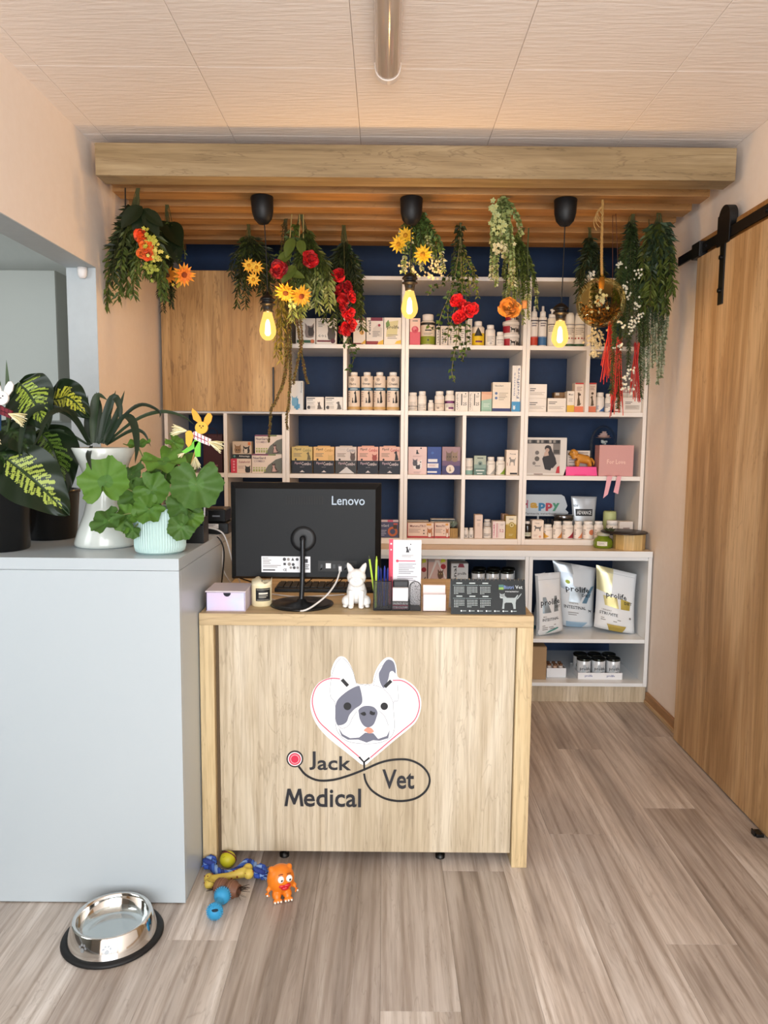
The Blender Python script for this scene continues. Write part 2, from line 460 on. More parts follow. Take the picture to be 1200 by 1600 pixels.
# ------------------------------------------------------------------ fitted shelf units on the back wall
UF, UB, TH = 4.0, 4.43, 0.0195
R1, R2, R3, R4, WT = 1.878, 1.532, 1.19, 0.843, 0.812
def shelf_unit(label, x0, x1, boards, dividers, right_span=None):
    t = thing('shelf_unit', label, 'shelf unit', (x0, UF, 0.813), 0, 'white shelf units on the navy wall')
    w = x1 - x0
    def bd(nm, a, b, z0, z1, c, d): MB().rbox(a, b, c, d, z0 - 0.813, z1 - 0.813, 0.001, WHITE).obj(nm, t)
    bd('side_panel', 0.0005, TH, 0.8131, 2.231, 0, UB - UF); bd('side_panel', w - TH, w - 0.0005, 0.8131, 2.231, 0, UB - UF)
    for nm, z0, z1, spans in boards:
        for a, b in spans: bd(nm, a - x0 + 0.0003, b - x0 - 0.0003, z0, z1, 0.001, UB - UF)
    for xc, z0, z1 in dividers: bd('divider', xc - x0 - 0.0098, xc - x0 + 0.0098, z0 + 0.0003, z1 - 0.0003, 0.0005, UB - UF)
    return t
def spans(x0, x1, *cuts):
    e = [x0 + TH] + [c for c in cuts for c in (c - 0.0098, c + 0.0098)] + [x1 - TH]
    return list(zip(e[::2], e[1::2]))
A, B_, C_, D_, E_ = -1.181, -0.530, 0.105, 0.747, 1.399
TOPB, S1, S2, S3, BOT = (2.211, 2.231), (1.856, R1), (1.509, R2), (1.167, R3), (0.8131, R4)
u1 = shelf_unit('leftmost white shelf unit with an oak cupboard door above open cubbies', A, B_, [('top_panel', *TOPB, spans(A, B_)), ('shelf', *S1, spans(A, B_)), ('shelf', *S2, spans(A, B_)), ('shelf', *S3, spans(A, B_, -0.854)), ('bottom_panel', *BOT, spans(A, B_))], [(-0.854, R4, 1.509)])
shelf_unit('second white shelf unit from the left, behind the black monitor', B_, C_, [('top_panel', *TOPB, spans(B_, C_)), ('shelf', *S1, spans(B_, C_, -0.2135)), ('shelf', *S2, spans(B_, C_)), ('shelf', *S3, spans(B_, C_)), ('bottom_panel', *BOT, spans(B_, C_))], [(-0.2135, R2, 2.211)])
shelf_unit('third white shelf unit from the left, with the wide upper bays', C_, D_, [('top_panel', *TOPB, spans(C_, D_)), ('shelf', *S1, spans(C_, D_)), ('shelf', *S2, spans(C_, D_)), ('shelf', *S3, spans(C_, D_, 0.4265)), ('bottom_panel', *BOT, spans(C_, D_))], [(0.4265, R4, 1.509)])
shelf_unit('rightmost white shelf unit with the pink box and glass dome', D_, E_, [('top_panel', *TOPB, spans(D_, E_)), ('shelf', *S1, spans(D_, E_, 1.077)), ('shelf', *S2, spans(D_, E_)), ('shelf', *S3, spans(D_, E_)), ('bottom_panel', *BOT, spans(D_, E_))], [(1.077, R2, 2.211)])
d = MB().rbox(-1.179 - A, -0.508 - A, -0.021, -0.0015, 1.520 - 0.813, 2.247 - 0.813, 0.001, wood('cupboard_oak', '#a27a48', '#bd9660', '#cfab78', 'z', scale=0.9, contrast=1.35, crack=0.6)).obj('cupboard_door', u1)
p0, p1 = at(427.5, 574, 3.97), at(427.5, 636, 3.97)
MB().rbox(p0.x - A - 0.005, p0.x - A + 0.005, -0.047, -0.036, p1.z - 0.813, p0.z - 0.813, 0.002, BLACK).cyl((p0.x - A, -0.04, p0.z - 0.83), (p0.x - A, -0.021, p0.z - 0.83), 0.004, BLACK).cyl((p0.x - A, -0.04, p1.z - 0.796), (p0.x - A, -0.021, p1.z - 0.796), 0.004, BLACK).obj('handle', d)
# lower cabinets and the worktop
LF = 3.81
def lower_unit(label, x0, x1, sz):
    t = thing('base_cabinet', label, 'cabinet', (x0, LF, 0), 0, 'open base cabinets under the worktop')
    w = x1 - x0
    MB().rbox(0.0005, 0.0195, 0, 0.615, 0.088, 0.7795, 0.001, WHITEG).obj('side_panel', t); MB().rbox(w - 0.0195, w - 0.0005, 0, 0.615, 0.088, 0.7795, 0.001, WHITEG).obj('side_panel', t)
    MB().rbox(0.02, w - 0.02, 0.001, 0.615, 0.0885, 0.107, 0.001, WHITEG).obj('bottom_panel', t)
    MB().rbox(0.02, w - 0.02, 0.003, 0.615, sz - 0.02, sz, 0.001, WHITEG).obj('shelf', t)
    MB().rbox(0.02, w - 0.02, 0.006, 0.1, 0.762, 0.7795, 0.001, WHITEG).obj('top_rail', t)
    MB().box(0.02, w - 0.02, 0.6, 0.614, 0.1075, 0.7785, NAVY).obj('back_panel', t)
    MB().rbox(0.001, w - 0.001, 0.012, 0.6, 0, 0.0875, 0.001, OAKL).obj('plinth', t)
lower_unit('open white base cabinet with the pet food bags, right end of the worktop', 0.757, 1.396, 0.343)
lower_unit('open white base cabinet behind the calendar, middle of the worktop', 0.10, 0.7565, 0.575)
lower_unit('open white base cabinet hidden behind the reception desk', -0.557, 0.0995, 0.343)
t = tag(MB().rbox(-1.19, 1.396, LF, 4.435, 0.78, WT, 0.0015, wood('worktop_decor', '#d3b99a', '#e0c9ab', '#ead8bf', 'x', rough=0.35)).rbox(-1.19, 1.396, LF - 0.0022, LF - 0.0002, 0.78, WT, 0.0006, WHITEG).obj('worktop'), 'long pale worktop with a white front edge under the shelf units', 'worktop')

# ------------------------------------------------------------------ reception desk
DF, DT = 2.29, 0.838
t = desk = thing('reception_desk', 'light oak reception desk with a clinic logo on its front', 'desk', (-0.0525, DF, 0))
MB().rbox(-0.5275, 0.5275, 0, 0.60, 0.8, DT, 0.0012, OAKX).obj('desk_top', t)
MB().rbox(-0.5275, -0.4825, 0.001, 0.58, 0, 0.7998, 0.0012, OAKV).obj('side_panel', t)
MB().rbox(0.4775, 0.5275, 0.001, 0.58, 0, 0.7998, 0.0012, OAKV).obj('side_panel', t)
MB().rbox(-0.471, 0.4755, 0.022, 0.04, 0.038, 0.7985, 0.001, OAKL).obj('front_panel', t)
MB().box(-0.4823, -0.4715, 0.03, 0.05, 0.03, 0.799, M('#5c4a35', 0.7)).obj('edge_gap', t)
for x in (-0.27, 0.25): MB().lathe([(0.016, 0), (0.016, 0.012), (0.007, 0.014), (0.007, 0.04), (0, 0.04)], BLACK, (x, 0.06, 0), n=12).obj('foot', t)
for x in (-0.2, 0.2): MB().box(x - 0.02, x + 0.02, 0.045, 0.57, 0.77, 0.7995, OAKL).obj('cross_rail', t)

# logo on the desk front: thin cut-out plates and letters, drawn in x,z of the panel
SY = DF + 0.022
def sp(cx, cy):
    p = at(420 + cx * 0.23333, 1000 + cy * 0.23333, SY); return (p.x, p.z)
def sps(L): return [sp(*p) for p in L]
def smooth2(L, n=5): return [(p.x, p.y) for p in spline([(a, b, 0) for a, b in L], n)]
def closed2(L, n=4):
    P = spline([(a, b, 0) for a, b in L[-2:] + L + L[:2]], n)
    return [(p.x, p.y) for p in P[2 * n:-(2 * n) + 0][:len(L) * n]]
def plate(mb, poly, y0, th, mat): return mb.prism(poly, y0 - th, y0, mat)
def ribbon(mb, P, w, y0, th, mat):
    L, R = [], []
    for i, p in enumerate(P):
        a, b = P[max(i - 1, 0)], P[min(i + 1, len(P) - 1)]
        dx, dz = b[0] - a[0], b[1] - a[1]; l = math.hypot(dx, dz) or 1
        L.append((p[0] - dz / l * w / 2, p[1] + dx / l * w / 2)); R.append((p[0] + dz / l * w / 2, p[1] - dx / l * w / 2))
    n = len(P)
    vs = [(x, y0 - th, z) for x, z in L + R] + [(x, y0, z) for x, z in L + R]
    fs = []
    for i in range(n - 1):
        fs += [(i, i + n, i + n + 1, i + 1), (i, i + 1, i + 1 + 2 * n, i + 2 * n), (n + i + 1, n + i, n + i + 2 * n, n + i + 1 + 2 * n)]
    return mb.add(vs, fs, mat)
def text3d(mb, s, x, z, w, h, y0, th, mat, bold=0.02):
    vs, fs, tw, tht = txt_mesh(s, 3, bold)
    P = [(x + a / tw * w, z + b / tht * h) for a, b in vs]
    mb.add([(a, y0 - th, b) for a, b in P], fs, mat)
    cnt = {}
    for f in fs:
        for i in range(len(f)):
            e = (f[i], f[(i + 1) % len(f)]); cnt[tuple(sorted(e))] = cnt.get(tuple(sorted(e)), []) + [e]
    n = len(P)
    sides = [(b, a, a + n, b + n) for es in cnt.values() if len(es) == 1 for a, b in es]
    mb.add([(a, y0 - th, b) for a, b in P] + [(a, y0, b) for a, b in P], sides, mat)
INK, PINK, GREY, DOGW = M('#17181c', 0.4), M('#e0536c', 0.4), M('#6d7080', 0.5), M('#f4f4f8', 0.35)
t = thing('clinic_sign', 'white heart dog logo with black lettering on the desk front', 'sign', (0, 0, 0))
heart = closed2(sps([(412, 250), (417, 205), (436, 152), (460, 118), (487, 108), (517, 122), (548, 168), (572, 228), (588, 288), (640, 293), (692, 290), (703, 240), (728, 180), (765, 132), (800, 114), (832, 126), (853, 172), (863, 246), (910, 262), (963, 297), (1002, 345), (1021, 412), (1013, 482), (985, 545), (938, 592), (860, 655), (780, 722), (700, 790), (637, 836), (570, 790), (500, 735), (430, 680), (370, 625), (320, 562), (288, 490), (278, 420), (291, 350), (325, 295), (368, 264)]), 3)
hp = plate(MB(), heart, SY, 0.003, DOGW).obj('heart_plate', t)
y1 = SY - 0.003
mb = MB()
for P in ([(478, 258), (420, 255), (360, 275), (315, 320), (293, 390), (300, 460), (335, 540), (400, 605), (470, 665), (605, 780)], [(830, 268), (890, 270), (945, 300), (990, 350), (1008, 420), (1000, 480), (970, 540), (900, 600), (820, 665), (680, 785)]):
    ribbon(mb, smooth2(sps(P)), 0.0034, y1, 0.0004, PINK)
mb.obj('stethoscope_outline', hp)
mb = MB()
for P in ([(608, 305), (560, 320), (500, 360), (455, 410), (445, 480), (455, 560), (490, 566), (522, 545), (540, 500), (575, 460), (615, 432), (627, 400), (618, 340)], [(770, 155), (800, 128), (838, 150), (850, 222), (830, 206), (810, 215), (800, 260), (772, 320), (745, 280), (737, 225), (752, 192)], [(600, 470), (625, 445), (663, 438), (705, 448), (728, 480), (720, 520), (700, 565), (663, 583), (630, 565), (607, 520)]):
    plate(mb, closed2(sps(P), 4), y1, 0.0004, GREY)
plate(mb, sps([(466, 583), (495, 628), (545, 655), (605, 650), (645, 618), (700, 622), (732, 660), (790, 640), (810, 600), (800, 655), (740, 672), (700, 668), (655, 684), (600, 664), (530, 665), (488, 640)]), y1, 0.0004, GREY)
mb.obj('dog_markings', hp)
mb = MB()
for cx, cy, r in ((527, 441, 26), (773, 441, 25)):
    plate(mb, sps([(cx + r * math.cos(a * PI / 10), cy + r * math.sin(a * PI / 10)) for a in range(20)]), y1 - 0.0004, 0.0004, INK)
for P in ([(612, 490), (640, 478), (652, 495), (640, 505), (625, 500)], [(680, 470), (700, 480), (712, 480), (708, 498), (690, 500), (674, 488)]): plate(mb, closed2(sps(P), 3), y1 - 0.0004, 0.0003, INK)
ribbon(mb, sps([(490, 262), (530, 305)]), 0.011, y1, 0.0008, INK); ribbon(mb, sps([(820, 270), (776, 312)]), 0.011, y1, 0.0008, INK)
mb.obj('eyes_and_nostrils', hp)
plate(MB(), closed2(sps([(637, 605), (650, 588), (668, 582), (690, 590), (703, 612), (670, 622)]), 3), y1 - 0.0004, 0.0004, M('#f2957f', 0.5)).obj('tongue', hp)
mb = MB()
for P in ([(588, 296), (560, 200), (520, 140), (487, 122), (455, 150), (428, 215), (412, 310), (416, 380), (445, 425), (447, 560), (470, 625), (530, 676), (640, 692), (745, 684), (815, 648), (842, 580), (834, 420), (866, 400), (862, 300)], [(590, 300), (625, 296), (650, 300), (660, 292), (672, 300), (695, 298), (760, 320), (810, 370), (834, 420)], [(460, 565), (490, 590), (535, 570), (560, 520), (590, 475)], [(735, 470), (770, 500), (790, 540), (800, 570)], [(700, 292), (722, 220), (745, 180), (770, 165)]):
    ribbon(mb, smooth2(sps(P), 4), 0.0012, y1, 0.0003, M('#777a86', 0.5))
mb.obj('face_lines', hp)
mb = MB()
ribbon(mb, sps([(605, 780), (637, 815), (675, 785)]), 0.006, SY - 0.003, 0.001, INK); ribbon(mb, sps([(638, 812), (640, 872)]), 0.006, SY, 0.004, INK)
mb.obj('stethoscope_fork', t)
ribbon(MB(), smooth2(sps([(200, 845), (250, 903), (330, 938), (430, 935), (530, 908), (640, 866), (740, 822), (830, 801), (930, 800), (1010, 832), (1062, 885), (1077, 945), (1050, 1010), (980, 1060), (880, 1077), (780, 1060), (695, 1010), (652, 950), (638, 892)])), 0.0062, SY, 0.003, INK).obj('stethoscope_tube', t)
c = MB()
for r, y, th, m_ in ((56, SY, 0.002, INK), (47, SY - 0.002, 0.0004, M('#f3e4e6', 0.4)), (40, SY - 0.0024, 0.0004, M('#d8415c', 0.4)), (30, SY - 0.0028, 0.0004, M('#f0c2c9', 0.4)), (26, SY - 0.0032, 0.0004, M('#d2304f', 0.4))):
    plate(c, sps([(175 + r * math.cos(a * PI / 12), 795 + r * math.sin(a * PI / 12)) for a in range(24)]), y, th, m_)
c.obj('stethoscope_disc', t)
BLD = 0.012
LET = M('#25262c', 0.4)
for word, x0, x1, zb, zt in (('Jack', 272, 550, 868, 748), ('Vet', 760, 975, 994, 868), ('Medical', 105, 618, 1113, 994)):
    a, b = sp(x0, zb), sp(x1, zt)
    W = txt_mesh(word, 3, BLD)[2]; Hh = txt_mesh(word, 3, BLD)[3]
    for i, chr_ in enumerate(word):
        if chr_ == 'M':
            q0, q1 = sp(112, 1110), sp(226, 996); f = lambda u, v: (q0[0] + (q1[0] - q0[0]) * u, q0[1] + (q1[1] - q0[1]) * v)
            m3 = MB(); m3.prism([f(*p) for p in ((-.06, 0), (.12, 0), (.22, .68), (.46, .1), (.58, .1), (.80, .68), (.88, 0), (1.06, 0), (.92, 1), (.74, 1), (.52, .42), (.30, 1), (.12, 1))], SY - .003, SY, LET); m3.obj('letter', t); continue
        off = txt_mesh(word[:i + 1], 3, BLD)[2] - txt_mesh(chr_, 3, BLD)[2]
        k = (b[0] - a[0]) / W; kz = (b[1] - a[1]) / Hh
        m3 = MB(); text3d(m3, chr_, a[0] + off * k, a[1], txt_mesh(chr_, 3, BLD)[2] * k, txt_mesh(chr_, 3, BLD)[3] * kz, SY, 0.003, LET, BLD)
        m3.obj('letter', t)

# ------------------------------------------------------------------ white cabinet at the left
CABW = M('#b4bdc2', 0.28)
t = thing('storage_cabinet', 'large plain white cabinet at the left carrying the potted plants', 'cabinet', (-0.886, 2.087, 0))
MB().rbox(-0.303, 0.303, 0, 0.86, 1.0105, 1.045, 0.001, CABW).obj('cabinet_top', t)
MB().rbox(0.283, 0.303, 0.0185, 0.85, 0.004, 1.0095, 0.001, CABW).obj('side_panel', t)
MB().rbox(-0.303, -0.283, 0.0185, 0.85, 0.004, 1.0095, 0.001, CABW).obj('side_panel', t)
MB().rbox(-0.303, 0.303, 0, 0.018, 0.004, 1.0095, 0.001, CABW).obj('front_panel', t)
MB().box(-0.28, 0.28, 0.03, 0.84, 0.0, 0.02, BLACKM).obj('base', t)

# ------------------------------------------------------------------ pendant lamps
GLASSB, nt, b = new_mat('amber_bulb_glass')
b.inputs['Base Color'].default_value = (1.0, 0.62, 0.16, 1); b.inputs['Roughness'].default_value = 0.05
tr = N(nt, 'ShaderNodeBsdfTransparent'); tr.inputs[0].default_value = (1.0, 0.82, 0.45, 1)
em = N(nt, 'ShaderNodeEmission'); em.inputs[0].default_value = (1.0, 0.60, 0.16, 1); em.inputs[1].default_value = 1.7
mx = N(nt, 'ShaderNodeMixShader'); mx.inputs[0].default_value = 0.5
nt.links.new(tr.outputs[0], mx.inputs[1]); nt.links.new(em.outputs[0], mx.inputs[2]); nt.links.new(mx.outputs[0], nt.nodes['Material Output'].inputs[0])
FILA, nt, b = new_mat('glowing_filament')
b.inputs['Emission Color'].default_value = (1.0, 0.80, 0.45, 1); b.inputs['Emission Strength'].default_value = 14.0
for k, (cx, ctop, cbot, bx, stop, gtop, gbot, lab) in enumerate(((409, 303, 346, 418, 456, 486, 532, 'left pendant bulb on a black cord before the oak cupboard door'), (643, 305, 348, 640.5, 428, 453, 498, 'middle pendant bulb on a black cord, hanging highest of the three'), (884, 308, 350, 876, 488, 500, 543, 'right pendant bulb on a black cord beside the glass globe'))):
    Y = 3.3
    c0 = at(cx, ctop, Y); base = Vector((c0.x, Y, 2.411))
    t = thing('pendant_lamp', lab, 'lamp', base, 0, 'bare filament bulb pendants')
    ch = (at(cx, ctop, Y).z - at(cx, cbot, Y).z)
    o = MB().lathe([(0.004, -ch), (0.022, -ch + 0.003), (0.038, -ch + 0.022), (0.046, -ch * 0.55), (0.049, -0.004), (0.046, 0), (0, 0)], BLACKM, n=24).obj('ceiling_cup', t)
    if k == 0: o.rotation_euler = (0, math.radians(-3), 0)
    s0, g0, g1 = at(bx, stop, Y), at(bx, gtop, Y), at(bx, gbot, Y)
    L = lambda p: Vector((p.x - base.x, 0, p.z - base.z))
    top = Vector((0.01 if k == 0 else 0, 0, -ch + 0.004))
    MB().tube(bezier(top, (top + L(s0)) / 2 + Vector((0.004, 0, 0)), L(s0), 6), 0.0026, BLACKM, n=6).obj('cord', t)
    sx, sz, gz, ge = L(s0).x, L(s0).z, L(g0).z, L(g1).z
    MB().lathe([(0, gz - 0.006), (0.019, gz - 0.005), (0.021, gz + 0.012), (0.024, gz + 0.024), (0.034, gz + 0.027), (0.034, gz + 0.031), (0.026, gz + 0.034), (0.026, gz + 0.042), (0.034, gz + 0.046), (0.033, gz + 0.051), (0.022, gz + 0.062), (0.009, gz + 0.07), (0.006, sz), (0, sz)], M('#0d0d0e', 0.4), (sx, 0, 0), n=20).obj('socket', t)
    h = gz - ge
    gl = MB().lathe([(0, 0), (0.012, 0.001), (0.024, 0.009), (0.034, 0.026), (0.037, 0.042), (0.034, 0.062), (0.027, 0.088), (0.020, h - 0.012), (0.017, h)], GLASSB, (sx, 0, ge), n=24).obj('bulb', t)
    MB().tube([(sx, 0, ge + 0.02), (sx, 0, ge + 0.03), (sx, 0, ge + 0.075), (sx, 0, ge + 0.09)], [0.007, 0.0135, 0.010, 0.004], FILA, n=8).obj('filament', gl)
    l = bpy.data.lights.new('bulb_light', 'POINT'); l.energy = BULB_POWER; l.color = BULB_COLOR; l.shadow_soft_size = 0.021
    lo = bpy.data.objects.new('bulb_light', l); COL.objects.link(lo); lo.location = (base.x + sx, Y, base.z + ge + 0.045)
# ------------------------------------------------------------------ printed goods on the shelves
PAPER = '#e9e2d8'
DKG, MIDG, RED_, NAVYP, GRN = '#3a3a3e', '#8b8784', '#b3263a', '#1e2d55', '#6f9a3c'
CATSIT = [(0, 0), (.62, 0), (.95, .1), (.98, .22), (.8, .12), (.72, .3), (.6, .5), (.52, .62), (.56, .82), (.5, 1), (.42, .88), (.28, .88), (.18, 1), (.16, .8), (.24, .6), (.14, .4), (.12, .1)]
DOGSIT = [(.1, 0), (.8, 0), (1, .15), (.85, .2), (.8, .45), (.62, .68), (.62, .88), (.5, 1), (.34, .98), (.2, .88), (.05, .84), (.08, .76), (.28, .72), (.3, .5), (.22, .1)]
DOGSTAND = [(.08, 0), (.2, 0), (.22, .35), (.3, .42), (.62, .42), (.68, .3), (.72, 0), (.84, 0), (.84, .4), (.9, .7), (1, .92), (.95, .95), (.84, .78), (.78, .74), (.36, .74), (.26, .86), (.2, 1), (.1, .98), (0, .88), (.02, .8), (.14, .78), (.14, .5)]
HEADP = [(.1, 0), (.35, -.05), (.65, -.05), (.9, 0), (1, .35), (.92, .6), (.98, 1), (.7, .78), (.3, .78), (.02, 1), (.08, .6), (0, .35)]
def r_(u0, v0, u1, v1, c): return ('r', u0, v0, u1, v1, c)
def t_(u, v, h, s, c=DKG, w=0.9): return ('t', u, v, h, s, c, w)
def l_(u0, u1, v, n, c=MIDG, dv=0.06): return ('l', u0, u1, v, n, c, dv)
def c_(u, v, r, c): return ('c', u, v, r, c)
def p_(P, u, v, su, sv, c): return ('p', [(u + a * su, v + b * sv) for a, b in P], c)
def strips(P, n):
    """cut a polygon into upright strips so that it can follow a round body"""
    def half(Q, c, s):
        out = []
        for i, a in enumerate(Q):
            b = Q[(i + 1) % len(Q)]; da, db = (a[0] - c) * s, (b[0] - c) * s
            if da >= 0: out.append(a)
            if da * db < 0: t = da / (da - db); out.append((c, a[1] + (b[1] - a[1]) * t))
        return out
    k0, k1 = int(math.floor(min(p[0] for p in P) * n)), int(math.ceil(max(p[0] for p in P) * n))
    for k in range(k0, max(k1, k0 + 1)):
        Q = half(half(P, k / n, 1), (k + 1) / n, -1)
        if len(Q) >= 3: yield Q
def prints(mb, spec, fn, w, h, seg=1):
    """flat print on a face: fn(u, v, layer) gives the point on the face, w and h its size in metres"""
    for k, s in enumerate(spec):
        q = k + 1
        if s[0] == 'r':
            _, u0, v0, u1, v1, c = s
            for i in range(16 if seg > 1 else 1):
                sg = 16 if seg > 1 else 1; a, b = u0 + (u1 - u0) * i / sg, u0 + (u1 - u0) * (i + 1) / sg
                mb.add([fn(a, v0, q), fn(b, v0, q), fn(b, v1, q), fn(a, v1, q)], [(0, 1, 2, 3)], c)
        elif s[0] == 't':
            _, u, v, hh, tx, c, mw = s
            vert = tx.startswith('|')
            vs, fs, tw, th = txt_mesh(tx.lstrip('|'), 1, 0.012)
            if vert:
                kx = hh * h / tw; kz = mw * w / th
                mb.add([fn(u - (b - th / 2) * kz / w, v + (a - tw / 2) * kx / h, q) for a, b in vs], fs, c)
            else:
                kz = hh * h / th; kx = min(kz, mw * w / tw)
                mb.add([fn(u + (a - tw / 2) * kx / w, v + (b - th / 2) * kz / h, q) for a, b in vs], fs, c)
        elif s[0] == 'l':
            _, u0, u1, v, n, c, dv = s
            for i in range(n):
                e = u0 + (u1 - u0) * (1, .8, .92, .6, .85, .7)[i % 6]
                P = [(u0, v - i * dv - dv * .4), (e, v - i * dv - dv * .4), (e, v - i * dv), (u0, v - i * dv)]
                for Q in (strips(P, 16) if seg > 1 else [P]): mb.add([fn(a, b, q) for a, b in Q], [tuple(range(len(Q)))], c)
        elif s[0] == 'c':
            _, u, v, r, c = s
            P = [(u + r * math.cos(2 * PI * i / 14), v + r * w / h * math.sin(2 * PI * i / 14)) for i in range(14)]
            for Q in (strips(P, 16) if seg > 1 else [P]): mb.add([fn(a, b, q) for a, b in Q], [tuple(range(len(Q)))], c)
        elif s[0] == 'p':
            P = s[1]; n = len(P)
            ar = sum(P[i][0] * P[(i + 1) % n][1] - P[(i + 1) % n][0] * P[i][1] for i in range(n))
            if ar < 0: P = P[::-1]
            for Q in (strips(P, 16) if seg > 1 else [P]): mb.add([fn(a, b, q) for a, b in Q], [tuple(range(len(Q)))], s[2])
BAYS = [A + TH, -.8638, -.8442, B_ - TH, B_ + TH, -.2233, -.2037, C_ - TH, C_ + TH, .4167, .4363, D_ - TH, D_ + TH, 1.0672, 1.0868, E_ - TH]
def fit(x0, x1, z):
    """keep a thing between the uprights of its bay"""
    if z < R4 - .01: return x0, x1
    top = z > 1.5
    use = [A + TH, B_ - TH, B_ + TH, C_ - TH, C_ + TH, D_ - TH, D_ + TH, E_ - TH]
    use += [-.2233, -.2037, 1.0672, 1.0868] if top else [.4167, .4363, -.8638, -.8442]
    use.sort(); mid = (x0 + x1) / 2
    for a, b in zip(use[::2], use[1::2]):
        if a - .03 < mid < b + .03:
            w = min(x1 - x0, b - a - .002)
            if x0 < a + .001: x0 = a + .001; x1 = x0 + w
            if x1 > b - .001: x1 = b - .001; x0 = x1 - w
            return x0, x1
    return x0, x1
def carton(px0, px1, pyt, zb, label, col=PAPER, spec=(), d=0.06, Y=4.03, name='medicine_box', cat='box', group=None, rz=0.0, zt=None, side=None):
    a, b = at(px0, pyt, Y), at(px1, pyt, Y)
    a.x, b.x = fit(a.x, b.x, zb)
    w = b.x - a.x - 0.001; h = (a.z if zt is None else zt) - zb - 0.0006
    m = MB(); m.rbox(-w / 2, w / 2, 0, d, 0, h, 0.0012, M(col, 0.45))
    if side: m.add([(w / 2 + .0004, 0.002, .002), (w / 2 + .0004, d - .002, .002), (w / 2 + .0004, d - .002, h - .002), (w / 2 + .0004, .002, h - .002)], [(0, 1, 2, 3)], M(side, .45))
    o = m.obj(name, None, ((a.x + b.x) / 2, Y, zb + 0.0003), (0, 0, rz))
    tag(o, label, cat, group)
    if spec:
        q = MB(); prints(q, spec, lambda u, v, k: ((u - .5) * w, -0.0003 * k, v * h), w, h)
        qq = q.obj('printed_front', o)
        if len(spec) <= 2: qq['kind'] = 'stuff'
    # tuck flap on top
    MB().box(-w / 2 + 0.003, w / 2 - 0.003, 0.003, d * 0.6, h, h + 0.0004, M(col, 0.5)).obj('lid_flap', o)
    return o
def bottle(px0, px1, pyt, zb, label, spec=(), body='#ebe6df', cap='#f2eee8', caph=0.16, capr=0.62, sh=0.10, Y=4.035, name='pill_bottle', cat='bottle', group=None, lab=None, lz=(0.06, 0.72), turn=0.0, kind='pill', glass=False):
    a, b = at(px0, pyt, Y), at(px1, pyt, Y)
    a.x, b.x = fit(a.x, b.x, zb)
    r = (b.x - a.x) / 2 - 0.0008; h = a.z - zb - 0.0004
    ch = h * caph; ss = h * sh; hb = h - ch
    o = MB()
    prof = [(0, 0), (r * .92, 0), (r, 0.002), (r, hb - ss)]
    rc = r * capr
    prof += [(r * .93, hb - ss * .55), (r * .8 if rc < r * .8 else rc, hb - ss * .2), (rc * .9, hb), (rc * .9, hb + ch * .3), (0, hb + ch * .3)]
    mat = M(body, 0.35) if not glass else M(body, 0.08, coat=0.5)
    o.lathe(prof, mat, n=20)
    ob = o.obj(name, None, ((a.x + b.x) / 2, Y + r, zb + 0.0003), (0, 0, turn)); tag(ob, label, cat, group)
    c = MB()
    if kind == 'pill':
        c.lathe([(rc * .9, hb + .0006), (rc, hb + .001), (rc, h - ch * .12), (rc * .93, h), (0, h)], M(cap, 0.4), n=20)
        c.obj('cap', ob)
    elif kind == 'spray':
        c.lathe([(rc * .9, hb + .0006), (rc, hb + .001), (rc * .95, hb + ch * .45), (rc * .45, hb + ch * .55), (rc * .42, h - .002), (0, h)], M(cap, 0.4), n=16)
        c.obj('spray_cap', ob)
    elif kind == 'pump':
        c.lathe([(rc * .9, hb + .0006), (rc, hb + .001), (rc * .95, hb + ch * .4), (rc * .3, hb + ch * .42), (rc * .3, hb + ch * .8), (rc * .6, hb + ch * .82), (rc * .6, h), (0, h)], M(cap, 0.4), n=16)
        c.cyl((0, 0, h - ch * .12), (rc * 1.5, -rc * .6, h - ch * .16), rc * .28, M(cap, 0.4), n=8)
        c.obj('pump_head', ob)
    elif kind == 'flip':
        c.lathe([(r * .97, hb - ss * .1), (r * .98, hb + .001), (r * .92, h - ch * .3), (r * .7, h), (0, h)], M(cap, 0.4), n=18)
        c.obj('cap', ob)
    z0, z1 = hb * lz[0], hb * lz[1]
    if spec:
        q = MB(); e = 0.00025
        fn = lambda u, v, k: ((r + e * (k + .6)) * math.sin((u - .5) * PI), -(r + e * (k + .6)) * math.cos((u - .5) * PI), z0 + v * (z1 - z0))
        sp_ = list(spec)
        if lab: sp_ = [r_(0, 0, 1, 1, lab)] + sp_
        prints(q, sp_, fn, r * PI, z1 - z0, 8)
        q.obj('label', ob)
    return ob

V = lambda s, *a, **k: None
# ---- top row
carton(462, 493, 497, R1, 'leftmost white supplement carton of the top shelf with a green band', '#e6dfd6', [r_(.05, .06, .95, .17, '#2f5c40'), p_(HEADP, .45, .28, .5, .55, '#8d7d74'), p_(HEADP, .62, .34, .3, .4, '#3a3230'), t_(.2, .3, .1, 'G', '#5d4a42'), c_(.85, .12, .1, '#c46a45'), l_(.1, .4, .85, 3)], name='supplement_box')
carton(494, 526, 497, R1, 'white supplement carton with a maroon foot band on the top shelf', '#e6dfd6', [r_(.04, .1, .7, .17, '#6e2230'), t_(.3, .33, .09, 'G O L', '#2c2826', .5), p_(HEADP, .55, .2, .4, .55, '#4d443f'), c_(.82, .14, .12, '#5a2630'), l_(.1, .45, .88, 4), r_(.3, .93, .7, .96, MIDG)], name='supplement_box')
carton(552, 571.5, 496, R1, 'slim white food pouch box with a maroon top, half behind the red flowers', '#e8dfd6', [r_(0, .9, 1, 1, '#7d2340'), r_(0, 0, .8, .07, '#7a1f2c'), p_([(0, 0), (1, 0), (1, .8)], .6, .04, .4, .2, '#e2b13c'), c_(.7, .45, .18, '#d6a35a'), l_(.2, .8, .75, 4)], name='pet_food_box')
